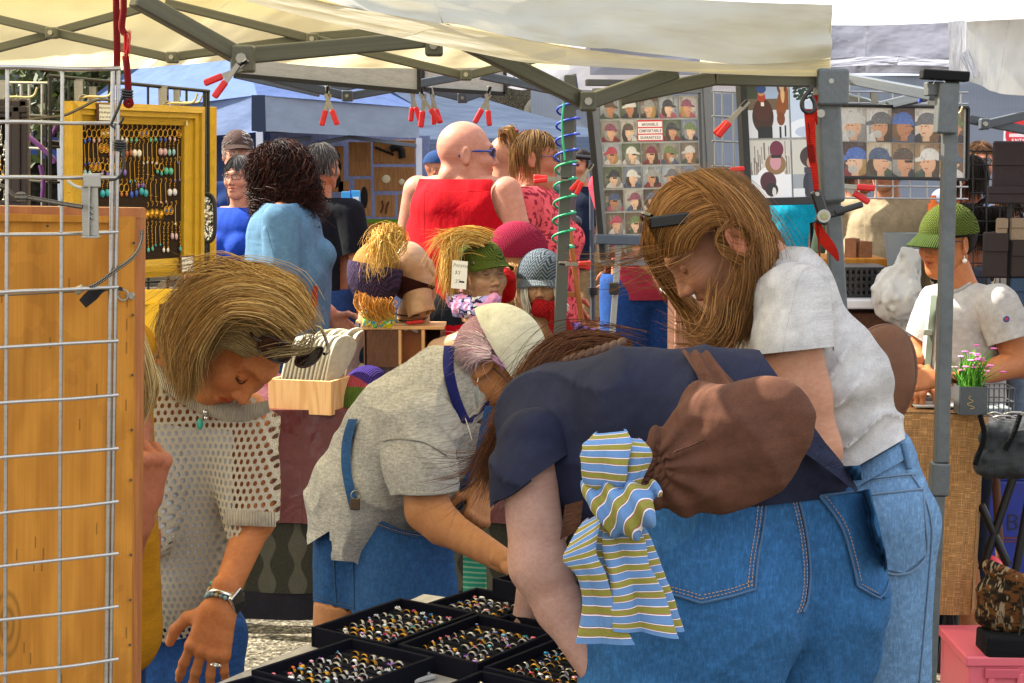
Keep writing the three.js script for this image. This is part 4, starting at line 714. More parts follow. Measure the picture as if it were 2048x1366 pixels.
const sg=thing('sunglasses','dark brown sunglasses pushed up in the hair of the left woman','sunglasses',P(580,650,3.5)),SM=headFrame(P(562,646,3.47),V(0.42,0.82,0.38),V(0.30,-0.48,0.82),1.0),gg=glassesGeo({y:0,z:0.11,w:0.054,h:0.042,t:0.0024,wrap:0.25});
part(sg,'frame',gg.rim.applyMatrix4(SM),std('#2a1512',0.2));part(sg,'lens',gg.lens.applyMatrix4(SM),glassDark);
}
{
const t=thing('person','half hidden blond person in yellow with a raised fist behind the wooden frame','person',V(-0.72,0,-3.15));srand(7);
const f=new Sdf(0.03);f.b([215,720,3.2,50],[215,830,3.2,60]).b([215,850,3.2,90],[215,1250,3.25,100]).b([255,900,3.15,45],[240,1120,3.1,36]).b([240,1120,3.1,34],[288,1035,3.05,26]).b([190,1280,3.25,90],[190,2100,3.25,50]);
const M=headFrame(P(190,650,3.2),V(0,1,0),V(0.3,-0.2,-1),1),hand=handGeo({left:true,curl:[1.25,1.3,1.35,1.4],thumb:1,spread:0.3,cell:0.0032}).applyMatrix4(handFrame(P(283,1020,3.03),V(0.18,0.95,0.1),V(0.72,0,0.70),1.0));
part(t,'body',[white3(f.mesh(0.012)),headGeo({cell:0.006}).applyMatrix4(M),hand],skin('#a86a4c'));
const s=new Sdf(0.04);s.b([230,690,3.2,70],[222,1260,3.25,105]);s.b([225,690,3.25,62],[262,690,3.3,50]);part(t,'shirt',clip(s.mesh(0.012),side(100,628,300,628,200,900)),cloth('#c98a17'));
part(t,'jeans',new Sdf(0.03).b([190,1280,3.25,105],[190,2050,3.25,70]).mesh(0.014),denim('#2c4a80'));
part(t,'hair',hairGeo(guidesPx([[[225,560,3.12],[270,640,3.1],[300,720,3.08],[306,780,3.08],[280,830,3.1]],[[225,570,3.1],[250,640,3.06],[278,720,3.04],[285,790,3.04],[262,850,3.06]],[[215,570,3.1],[225,640,3.06],[240,720,3.04],[245,790,3.04],[235,850,3.06]]]),420,{w:0.0013,jit:0.008,cols:['#b59a66','#9a7d48','#c7ad7c','#84683c']}),hairM);
}
//---------- the young woman in the white t-shirt ----------
{
const t=thing('person','long haired woman in white t-shirt and pale jeans leaning over the trays','person',V(0.66,0,-3.6));srand(202);
const M=headFrame(P(1437,484,3.6),V(-0.66,0.75,0.04),V(-0.74,-0.66,0.10),1.04),hb=headBlob(M,0.004);
const f=new Sdf(0.03),fa=new Sdf(0.02),ff=new Sdf(0.02),fl=new Sdf(0.02),fn=new Sdf(0.02);
f.b([1585,600,3.6,72],[1690,900,3.6,92]).b([1560,590,3.5,45],[1570,600,3.72,45]);fn.b([1545,575,3.6,52],[1462,505,3.6,46]);
fa.chain([[1572,615,3.44,60],[1594,790,3.42,66],[1625,900,3.40,56],[1560,1080,3.36,42],[1470,1150,3.33,30]]);ff.chain([[1550,640,3.74,55],[1500,900,3.76,45],[1400,1050,3.7,30]]);
fl.b([1735,1010,3.55,92],[1765,1560,3.52,64]).b([1765,1560,3.52,62],[1765,2060,3.54,42]).b([1735,1010,3.7,90],[1730,1560,3.72,62]).b([1730,1560,3.72,60],[1735,2000,3.74,42]);
const hands=[handGeo({left:true,cell:0.004}).applyMatrix4(handFrame(P(1465,1155,3.33),V(-0.8,-0.5,0),V(0,0.5,0.9))),handGeo({cell:0.004}).applyMatrix4(handFrame(P(1395,1055,3.7),V(-0.8,-0.5,0),V(0,0.8,0.5)))];
for(const z of[-3.52,-3.74])part(t,'shoe',new Sdf(0.02).cap(V(0.72,0.045,z),0.045,V(0.54,0.04,z),0.04).mesh(0.012),white);
const s=new Sdf(0.05);
s.b([1575,600,3.60,84],[1655,760,3.60,108],{n:V(0,0,1),s:1.35}).b([1655,760,3.60,108],[1700,905,3.60,104],{n:V(0,0,1),s:1.3}).b([1560,650,3.60,70],[1590,780,3.62,92]).b([1540,575,3.6,62],[1590,560,3.6,60]);
s.b([1590,600,3.52,60],[1590,610,3.7,60]);
const sl=new Sdf(0.03);sl.b([1580,598,3.455,72],[1586,690,3.43,78]).b([1586,690,3.43,78],[1590,780,3.42,84]);sl.b([1600,590,3.52,66],[1590,620,3.47,70]);sl.warp=folds(0.008,14,10,14,5);
const sf=new Sdf(0.03).b([1550,640,3.74,68],[1520,780,3.76,66]);
const sx=V(0.28,-0.96,0);
s.warp=(x,y,z,D)=>{const al=x*0.42 + y*-0.9,ac=x*0.9 + y*0.42,low=sstep(1.5,1.2,y)*sstep(0.45,0.62,x);const w=noise(al*26 + 2.2*noise(ac*7,z*6,1),ac*5,z*5)- 0.5;return D - 0.014*low*w - low*0.009*ridge(noise(al*22 + 2.5*noise(ac*6,z*5,4),ac*4,z*4))- 0.006*ridge(noise(ac*8 + al*5,al*9,z*6))- 0.006*(fbm(x*12,y*9,z*12,3)- 0.5);};
const nk=side(1500,590,1572,484,1700,760),hem=side(1695,944,1812,876,1640,700),slv=side(1490,712,1660,694,1570,600),slb=side(1655,500,1662,1000,1500,700);
const mesh=s.mesh(0.0085);
const g=clip(mesh,(x,y,z)=>Math.min(nk(x,y,z),hem(x,y,z)));
const tee=part(t,'tshirt',uvm(g,0.3),cloth('#d2cdc9',{bumpScale:0.003}));
part(tee,'sleeve',clip(sl.mesh(0.0085),slv),tee.material);part(tee,'sleeve',clip(sf.mesh(0.01),side(1440,740,1640,730,1550,600)),tee.material);
part(tee,'neck_band',tube(lineOn(s,[[1572,487],[1548,500],[1530,525],[1516,560],[1506,590]],0.002,3.5),0.006,6),cloth('#cbc4be'));
part(tee,'seam',tube(lineOn(s,[[1610,560],[1645,600],[1662,650],[1668,700]],0.0012,3.4),0.0014,5),cloth('#d2d0d0'));
const j=new Sdf(0.04);
j.b([1745,930,3.60,92],[1762,1030,3.60,112],{n:V(0,0,1),s:1.25}).b([1768,1050,3.52,108],[1772,1480,3.50,84]).b([1772,1480,3.5,84],[1768,2020,3.52,84]).b([1745,1050,3.7,100],[1735,1480,3.72,80]).b([1735,1480,3.72,80],[1735,1960,3.74,80]);
j.warp=folds(0.007,12,5,12,2);
const up=side(1680,928,1815,846,1750,1100),jm=clip(j.mesh(0.009),up),jd=denim('#7ea6ce'),je=part(t,'jeans',uvm(jm,0.3),jd);
const seam=(list,r=0.0022,off=0.0012,m=denim('#9dbbdc'))=>part(je,'seam',tube(lineOn(j,list,off,3.5),r,5),m),st=denim('#a59c86');
const stitch=list=>{const g=dashes(lineOn(j,list,0.003,3.5),0.0006);if(g)part(je,'stitching',g,st).userData.kind='stuff';};
part(je,'waistband',grid(20,3,(u,v)=>hitP(j,mix(1690,1812,u)+ v*6,mix(950,880,u)+ v*34,0.005,3.5),0.2,0.04),jd);
seam([[1712,958],[1750,956],[1800,950],[1830,948]]);stitch([[1712,964],[1750,962],[1800,956],[1828,955]]);
part(je,'pocket',patchOn(j,[1738,990],[1846,978],[1852,1110],[1765,1138],0.004,14,14,3.4,22),jd);
const pk=[[1738,990],[1752,1060],[1766,1138],[1815,1146],[1852,1112],[1852,1050],[1846,978]];seam(pk,0.0024,0.004);seam([[1738,990],[1790,984],[1846,978]],0.0024,0.005);stitch(pk.map(([x,y])=>[x +(x<1800?5:-5),y - 5]));stitch([[1740,1000],[1790,994],[1844,988]]);
part(je,'belt_loop',tube(lineOn(j,[[1806,888],[1812,912],[1818,938]],0.007,3.5),0.006,6),jd);seam([[1822,948],[1845,985],[1862,1040],[1862,1110],[1840,1366]],0.002);
const ear=(()=>{const e=new Sdf(0.008),ax=[V(0.35,0.1,0.93).normalize(),V(0,1,-0.15).normalize(),V(1,0,-0.36).normalize()];ax[0]=ax[1].clone().cross(ax[2]).normalize().negate();ax[2]=ax[0].clone().cross(ax[1]);e.ell(V(0.098,0.002,-0.008),[0.019,0.032,0.008],ax).ell(V(0.107,0.006,-0.004),[0.011,0.020,0.006],ax,{sub:1,k:0.006}).ball(V(0.098,-0.024,-0.002),0.009).cap(V(0.100,-0.004,0.006),0.004,V(0.104,-0.014,0.004),0.004);const g=tint(e.mesh(0.0024),new THREE.Color(1.05,0.78,0.72));return g.translate(0.030,0,0).applyMatrix4(M);})();
part(t,'body',[white3(bodyOf([[f,[[s,(x,y,z)=>Math.min(nk(x,y,z),hem(x,y,z))]]],[fa,[[[s,sl],slv]]],[ff,[[[s,sf],side(1440,740,1640,730,1550,600)]]],[fn],[fl,[[j,up]]]]).mesh(0.010)),headGeo({cell:0.0034,eyes:'closed'}).applyMatrix4(M),ear,...hands],skin('#ae7e62'));
const cols=['#86592f','#9c6c3a','#69441f','#b0824c','#784f28'],base=new Sdf(0.03),ax=[V(0,0,0),V(0,0,0),V(0,0,0)];M.extractBasis(...ax);ax.forEach(a=>a.normalize());
base.ell(H(M,0,0.040,-0.020),[0.082,0.094,0.098],ax);base.b([1480,450,3.6,62],[1500,560,3.58,46]).b([1500,560,3.58,46],[1455,640,3.57,26]);base.warp=folds(0.006,40,14,40);
const I=M.clone().invert(),eq0=H(M,0.079,0.002,-0.006);
part(t,'hair',clip(base.mesh(0.008),(x,y,z)=>{const q=V(x,y,z).applyMatrix4(I);return Math.min(Math.max(q.y - 0.058,-q.z + 0.006),Math.hypot(x - eq0.x,y - eq0.y)- 0.040 +(z<-3.56?1:0));}),hairBase('#6e4c26'));
const d=3.5;
const eq=H(M,0.079,0.002,-0.006),hole={x:eq.x,y:eq.y,z:eq.z - 0.05,r:0.033,cut:0.22};
const main=[
[[1345,360,3.56],[1400,395,3.49],[1445,445,3.475],[1478,520,3.47],[1462,600,3.47],[1405,690,3.47]],
[[1375,350,3.55],[1430,385,3.48],[1475,450,3.46],[1485,530,3.46],[1470,610,3.46],[1425,712,3.46]],
[[1405,348,3.55],[1465,390,3.49],[1510,455,3.48],[1515,540,3.48],[1500,620,3.48],[1468,705,3.48]],
[[1430,352,3.58],[1495,405,3.54],[1540,470,3.54],[1548,540,3.54],[1530,600,3.53],[1500,660,3.52]],
[[1440,356,3.66],[1500,405,3.66],[1548,475,3.64],[1562,530,3.62],[1545,570,3.6],[1520,620,3.58]],[[1435,352,3.72],[1495,392,3.72],[1552,465,3.70],[1572,520,3.68],[1560,555,3.66]]];
part(t,'hair',pushOut(hairGeo(guidesPx(main),2600,{hole,w:0.0009,jit:0.006,cols,seg:18,fly:0.02,flare:1.6}),hb,0.003),hairM);
const top=[
[[1300,505,3.56],[1290,460,3.54],[1305,405,3.55],[1345,365,3.56],[1400,350,3.58],[1450,370,3.58]],
[[1318,512,3.52],[1318,465,3.50],[1345,415,3.49],[1400,385,3.49],[1460,400,3.5],[1510,450,3.5]],
[[1350,508,3.50],[1360,470,3.48],[1395,440,3.47],[1440,430,3.47],[1490,450,3.47],[1530,510,3.48]],
[[1385,495,3.49],[1398,470,3.48],[1420,450,3.47],[1455,448,3.465],[1495,475,3.47],[1520,530,3.48]]];
part(t,'hair',pushOut(hairGeo(guidesPx(top),1300,{hole:{...hole,cut:9},w:0.0008,jit:0.006,cols,seg:14,fly:0.04}),hb,0.004),hairM);
part(t,'hair',pushOut(hairGeo(guidesPx([[[1300,440,3.66],[1290,500,3.7],[1330,580,3.70],[1370,630,3.69],[1385,690,3.68]],[[1330,420,3.68],[1330,520,3.72],[1380,600,3.70],[1420,650,3.66],[1440,700,3.64]]]),260,{w:0.0012,jit:0.01,cols,seg:14,flare:2}),hb,0.003),hairM);
part(t,'hair',hairGeo(guidesPx([[[1420,560,3.45],[1410,620,3.44],[1390,650,3.44],[1340,620,3.44]],[[1450,600,3.45],[1440,660,3.44],[1400,690,3.44],[1350,670,3.44]],[[1480,620,3.46],[1470,680,3.46],[1430,700,3.45],[1370,690,3.44]]]),110,{w:0.0009,jit:0.012,cols,seg:12,flare:2}),hairM);
part(t,'hair',hairGeo(guidesPx([[[1320,490,3.5],[1270,500,3.48],[1200,520,3.46],[1130,530,3.45]],[[1330,505,3.5],[1290,520,3.48],[1220,545,3.46],[1150,560,3.45]],[[1410,540,3.46],[1360,575,3.43],[1300,580,3.42],[1240,560,3.42]]]),46,{w:0.0006,jit:0.014,cols,seg:12,flare:2.5}),hairM);
part(t,'hair',pushOut(hairGeo(guidesPx(main),120,{w:0.0004,jit:0.03,cols,seg:16,flare:2}),hb,0.003),hairM);
const sg=thing('sunglasses','glossy black sunglasses with wide blue flecked arms on the white t-shirt woman','sunglasses',P(1340,450,3.45)),gm2=phys('#080b14',0.15,{map:tex(128,128,(u,v,i,j)=>{const n=fbm(u*14,v*14,1,3,14);return n>0.6?[0.75,0.85,1]:[0.5,0.55,0.7];},{rep:[0.05,0.05]})});
const q=[[1388,434,3.475],[1340,440,3.46],[1300,446,3.47],[1292,470,3.485]].map(a=>P(...a));
part(sg,'temple',uvm(bar(q[0],q[2],0.006,0.022,V(0.1,1,0),0.003)),gm2);part(sg,'temple',bar(P(1384,428,3.72),P(1296,440,3.73),0.006,0.02,UP,0.003),gm2);
part(sg,'frame',tube([P(1303,432,3.475),P(1286,428,3.5),P(1284,440,3.6),P(1286,430,3.72)],0.004,6,24),gm2);
for(const z of[3.52,3.66])part(sg,'lens',grid(8,8,(u,v)=>P(1288 + 26*v + 4*Math.sin(u*3.14),436 + 62*v*(0.8 + 0.2*Math.sin(u*3.14)),z - 0.05 + 0.10*u),1,1),glassDark);
for(const[x,y]of[[1583,822],[1597,832],[1606,842]])part(t,'tattoo',ringTube(fa.hit(x,y,0.0006)||P(x,y,3.35),V(0,0,1),0.0048,0.0007,16),std('#4a4038',0.8));
}
//---------- the woman in overalls ----------
{
const t=thing('person','woman in white cap, grey ringer t-shirt and denim overalls bending over the trays','person',V(-0.33,0,-4.5));srand(303);
const M=headFrame(P(982,734,4.5),V(0.70,0.71,0.06),V(0.71,-0.70,0.10),1.0);
const f=new Sdf(0.03),fa=new Sdf(0.02),ff=new Sdf(0.02),fl=new Sdf(0.02),fn=new Sdf(0.02);
f.b([885,765,4.5,58],[720,1080,4.52,80],{n:V(0,0,1),s:1.3}).b([868,800,4.40,44],[868,800,4.60,44]);fn.b([890,790,4.5,50],[940,745,4.5,46]);
fa.chain([[834,860,4.34,50],[856,1020,4.28,44],[885,1050,4.25,38],[1012,1124,4.12,25]]);ff.chain([[900,850,4.62,45],[955,1000,4.60,32],[945,1010,4.55,30],[958,985,4.4,22]]);
fl.b([690,1100,4.44,60],[668,1330,4.42,46]).b([660,1330,4.4,46],[660,1640,4.42,32]).b([720,1130,4.60,66],[700,1330,4.62,50]).b([700,1330,4.62,50],[700,1630,4.64,32]);
const hands=[handGeo({cell:0.004,curl:[0.5,0.5,0.55,0.6]}).applyMatrix4(handFrame(P(1018,1128,4.11),V(0.8,-0.35,0.4),V(0.2,0.9,0.4),0.95)),handGeo({left:true,cell:0.0036,curl:[0.9,0.95,1,1.05],thumb:0.6}).applyMatrix4(handFrame(P(965,975,4.4),V(-0.15,-0.75,0.45),V(0.65,0.1,0.75),0.95))];
for(const[x,z]of[[655,-4.4],[695,-4.62]])part(t,'shoe',new Sdf(0.02).cap(V(P(x,1,4.5).x,0.04,z),0.042,V(P(x,1,4.5).x + 0.17,0.036,z + 0.02),0.036).mesh(0.012),blackPlastic);
const s=new Sdf(0.05);
s.b([880,780,4.5,76],[800,870,4.5,104],{n:V(0,0,1),s:1.3}).b([800,870,4.5,104],[730,1000,4.5,104],{n:V(0,0,1),s:1.25}).b([730,1000,4.5,104],[692,1095,4.47,84],{n:V(0,0,1),s:1.2}).b([910,850,4.5,78],[850,960,4.5,92]).b([900,760,4.5,58],[925,800,4.52,50]);
const sl=new Sdf(0.03);sl.b([826,850,4.37,72],[836,930,4.32,63]).b([836,930,4.32,63],[852,1040,4.28,62]).b([850,830,4.46,66],[850,860,4.40,66]);const sf=new Sdf(0.03).b([905,850,4.62,56],[935,980,4.62,50]);
s.warp=(x,y,z,D)=>{const al=x*0.6 - y*0.8,ac=x*0.8 + y*0.6;return D - 0.014*(noise(al*9 + 2*noise(ac*5,z*5),ac*16 + 3*noise(al*6,z*5,2),z*8)- 0.5)- 0.012*ridge(noise(al*8 + 2*noise(ac*4,z*4,7),ac*13,z*5))- 0.006*(fbm(x*14,y*10,z*14,3)- 0.5);};
const nk=side(898,690,955,870,760,860),nk2=side(930,868,1000,800,800,960),slv=side(790,990,920,984,850,900),slL=side(796,700,806,1100,900,900),tail=[[560,1020],[612,1046],[614,1090],[662,1060],[640,1118],[708,1124],[760,1160],[900,1160]];
const inTail=(x,y,z)=>{const k=-1/z,q=V(x*k,(y - EYE)*k,-1);const dz=q.z,up=q.y*cp + 0,cx=q.x,zz=q.y*sp*-1 + cp,yy=q.y*cp + sp;const px=1024 + F*cx/zz,py=683 - F*yy/zz;for(let i=1;i<tail.length;i++){const[a,b]=tail[i - 1],[c,d]=tail[i];if(c>a&&px>=a&&px<=c)return(mix(b,d,(px - a)/(c - a))- py)*0.0012;}return px<560?-1:(1160 - py)*0.0012;};
const g=clip(s.mesh(0.009),(x,y,z)=>{return Math.min(Math.max(nk(x,y,z),nk2(x,y,z)),inTail(x,y,z));});sl.warp=(x,y,z,D)=>s.warp(x,y,z,D)- 0.003;
const heather=std('#bab7b4',0.95,{map:heatherT,bumpMap:foldB,bumpScale:0.005}),tee=part(t,'tshirt',uvm(g,0.2),heather);
part(tee,'sleeve',clip(sl.mesh(0.009),slv),heather);part(tee,'sleeve',clip(sf.mesh(0.011),side(880,955,1000,935,930,800)),heather);
part(tee,'sleeve_hem',tube(lineOn(sl,[[790,986],[830,990],[880,988],[916,980]],0.001,4.3),0.0025,5),heather);part(tee,'seam',tube(lineOn(sl,[[765,882],[800,878],[850,886],[895,912]],0.001,4.3),0.0018,5),heather);
part(tee,'collar',grid(40,4,(u,v)=>{const L=[V(888,694,0),V(886,740,0),V(900,800,0),V(924,848,0),V(950,838,0),V(968,812,0)],p=path(L,u);return hitP(s,p.x + v*22,p.y - 3 + v*(u>0.6?-18:0),0.003 + 0.004*Math.sin(v*3.14),4.42);},0.4,0.03),cloth('#23286e'));
const txt=canvasTex(512,384,(c,w,h)=>{c.clearRect(0,0,w,h);c.fillStyle='#2a2f66';c.font='bold 118px serif';c.textAlign='center';c.fillText('SPECIAL',w/2 - 40,120);c.fillText('PEERLE',w/2 - 20,240);c.fillText('DEPT',w/2,355);c.globalCompositeOperation='destination-out';for(let i=0;i<900;i++){c.fillRect((i*7919)% w,(i*104729)% h,4,3);}});
part(tee,'print',patchOn(s,[893,868],[1004,838],[1012,930],[905,975],0.003,16,16,4.4),std('#ffffff',0.9,{map:txt,transparent:true,alphaTest:0.4}));
const o=new Sdf(0.04);o.b([775,1010,4.47,74],[800,1330,4.36,100],{n:V(0,0,1),s:1.2}).b([840,1050,4.45,66],[838,1330,4.36,86]).b([684,1080,4.46,58],[680,1250,4.44,56],{n:V(0,0,1),s:1.1}).b([720,1080,4.56,74],[710,1250,4.58,62]);
o.warp=folds(0.012,10,4,10,4);
const shape=[[600,1062],[622,1058],[660,1062],[700,1056],[704,1018],[730,1020],[760,1040],[800,1058],[850,1068],[900,1066],[960,1058]];
const topLine=(x,y,z)=>{const k=-1/z,qy=(y - EYE)*k,zz=-qy*sp + cp,px=1024 + F*x*k/zz,py=683 - F*(qy*cp + sp)/zz;for(let i=1;i<shape.length;i++)if(px<=shape[i][0]){const[a,b]=shape[i - 1],[c,d]=shape[i];return(py - mix(b,d,clamp((px - a)/(c - a))))*0.0012;}return(py - 1058)*0.0012;};
const lo3=side(700,1270,960,1260,800,1100),dn=denim('#35629c'),sh=side(600,1196,720,1224,660,1100),ov=part(t,'overalls',uvm(clip(o.mesh(0.010),(x,y,z)=>Math.min(topLine(x,y,z),Math.max(Math.min(sh(x,y,z),1),Math.min(x + 0.372,lo3(x,y,z))))),0.2),dn);
const strapM=denim('#35629c');
part(ov,'strap',grid(30,2,(u,v)=>{const L=[V(706,838,0),V(694,880,0),V(692,930,0),V(700,980,0),V(710,1020,0)],p=path(L,u);return hitP(s,p.x +(v - 0.5)*19,p.y,0.007,4.4);},0.22,0.024),strapM);
part(ov,'strap',grid(24,2,(u,v)=>{const L=[V(978,812,0),V(966,860,0),V(956,910,0),V(930,970,0),V(916,1020,0)],p=path(L,u);return hitP(s,p.x +(v - 0.5)*15,p.y,0.009,4.42).lerp(P(p.x +(v - 0.5)*15,p.y,4.40),u<0.5?0.9:0.0);},0.22,0.024),strapM);
const bk=hitP(s,710,1008,0.016,4.36);part(ov,'buckle',[box(0.022,0.026,0.006,bk.x,bk.y,bk.z,0.002)],std('#5a4a3c',0.35,{metalness:0.7}));part(ov,'ring',ringTube(hitP(s,711,990,0.014,4.36),V(0.3,0,1).normalize(),0.010,0.0015),steel);
for(const L of[[[706,1024],[760,1046],[820,1064],[900,1072]],[[708,1032],[760,1054],[820,1072],[900,1080]],[[670,1070],[668,1130],[672,1205]],[[622,1190],[660,1204],[706,1214]],[[706,1030],[706,1100],[708,1220]]]){const m=part(ov,'seam',tube(lineOn(o,L,0.001,4.36),0.0014,5),denim('#5577a4'));}
const st2=dashes(lineOn(o,[[706,1028],[760,1050],[820,1068],[900,1076]],0.0025,4.36),0.0006);part(ov,'stitching',st2,std('#b9925a',0.8)).userData.kind='stuff';
part(t,'body',[white3(bodyOf([[f,[[s,(x,y,z)=>Math.max(nk(x,y,z),nk2(x,y,z))]]],[fa,[[[s,sl],slv]]],[ff,[[[s,sf],side(880,955,1000,935,930,800)]]],[fn,[]],[fl,[[o,sh]]]]).mesh(0.010)),headGeo({cell:0.0036,eyes:'closed',lip:[0.8,0.55,0.52]}).applyMatrix4(M),...hands],skin('#a8764e'));
const cols=['#e2c4cc','#d4b2c0','#ecdcdc','#c8a0b2','#d8c8c8'],hb=headBlob(M,0.003);
part(t,'hair',clip(new Sdf(0.02).ell(H(M,0,0.03,-0.022),[0.082,0.094,0.096],(()=>{const a=[V(0,0,0),V(0,0,0),V(0,0,0)];M.extractBasis(...a);return a.map(v=>v.normalize());})()).mesh(0.007),(()=>{const I=M.clone().invert();return(x,y,z)=>{const q=V(x,y,z).applyMatrix4(I);return Math.min(-q.z + 0.004 - Math.max(0,-q.y)*0.4,q.y + 0.045);};})()),hairBase('#b98ea2'));
part(t,'hair',pushOut(hairGeo(guidesPx([[[985,690,4.43],[965,672,4.43],[945,664,4.44],[925,672,4.45]],[[980,700,4.41],[955,690,4.41],[930,690,4.42],[908,700,4.44]],[[975,708,4.40],[950,706,4.40],[930,712,4.41],[918,724,4.43]],[[980,712,4.40],[962,716,4.40],[950,724,4.40],[946,740,4.42]]]),420,{w:0.0011,jit:0.006,cols,seg:8,flare:2,fly:0.1}),hb,0.001),hairM);
part(t,'hair',pushOut(hairGeo(guidesPx([[[985,712,4.40],[1000,722,4.40],[1010,732,4.41]],[[990,722,4.40],[1002,732,4.40],[1008,742,4.41]]]),40,{w:0.0009,jit:0.004,cols:['#b98ab4','#c79fc0'],seg:6}),hb,0.001),hairM);
const cg=thing('baseball_cap','off-white cloth cap on the woman in overalls','cap',P(1040,660,4.5)),CM=M.clone(),cz=capGeo(CM,{y:0.042,tilt:1.0,grow:0.019,brim:0.075,droop:0.5,w:0.072,high:1.05}),cm=cloth('#e6e3d2');
part(cg,'crown',uvm(cz.dome),cm);part(cg,'brim',uvm(cz.brim),cm);part(cg,'button',ball(H(CM,0,0.146,-0.014),0.007),cm);
for(const a of[0.6,1.7,2.8,3.9,5])part(cg,'eyelet',ringTube(H(CM,Math.sin(a)*0.072,0.105,-0.014 + Math.cos(a)*0.080),H(CM,Math.sin(a),0.6,Math.cos(a)).sub(H(CM,0,0,0)).normalize(),0.003,0.0012,12),cm);
for(const a of[0.1,1.15,2.2,3.25,4.3,5.35])part(cg,'seam',tube([0,1,2,3,4,5,6].map(i=>{const e=0.05 + i/6*1.5;return H(CM,Math.sin(a)*Math.cos(e)*0.0915,0.036 + Math.sin(e)*0.1108,-0.014 + Math.cos(a)*Math.cos(e)*0.1115);}),0.0012,5),cm);
const sp2=thing('spectacles','brown tortoiseshell glasses on the woman in overalls','glasses',P(1007,750,4.45)),gg=glassesGeo({y:0.008,z:0.103,w:0.046,h:0.034,t:0.0016,lens:true});
part(sp2,'frame',gg.rim.applyMatrix4(M),std('#4a2a22',0.3));part(sp2,'lens',gg.lens.applyMatrix4(M),phys('#ffffff',0.05,{transmission:1,thickness:0}));
const er=thing('earring','long silver feather earring hanging from the ear of the woman in overalls','earring',P(953,785,4.4)),e0=P(956,756,4.385);
part(er,'hook',tube([e0,e0.clone().add(V(-0.001,-0.008,0.004)),e0.clone().add(V(-0.002,-0.014,0.002))],0.0008,5),silver);
part(er,'drop',new THREE.LatheGeometry([[0.0005,0],[0.004,-0.01],[0.0075,-0.024],[0.005,-0.04],[0.003,-0.05],[0.0005,-0.058]].map(q=>new THREE.Vector2(...q)),10).scale(1,1,0.35).translate(e0.x - 0.002,e0.y - 0.014,e0.z + 0.002),std('#a9aeb0',0.35,{metalness:0.85,bumpMap:knitBump,bumpScale:0.002}));
solo('necklace',tube([...lineOn(f,[[908,700],[912,760],[922,810]],0.002,4.42),P(935,850,4.37),P(944,880,4.36)],0.0011,5),std('#d5cfc4',0.6),'thin pale cord around the neck of the woman in overalls','necklace');
}
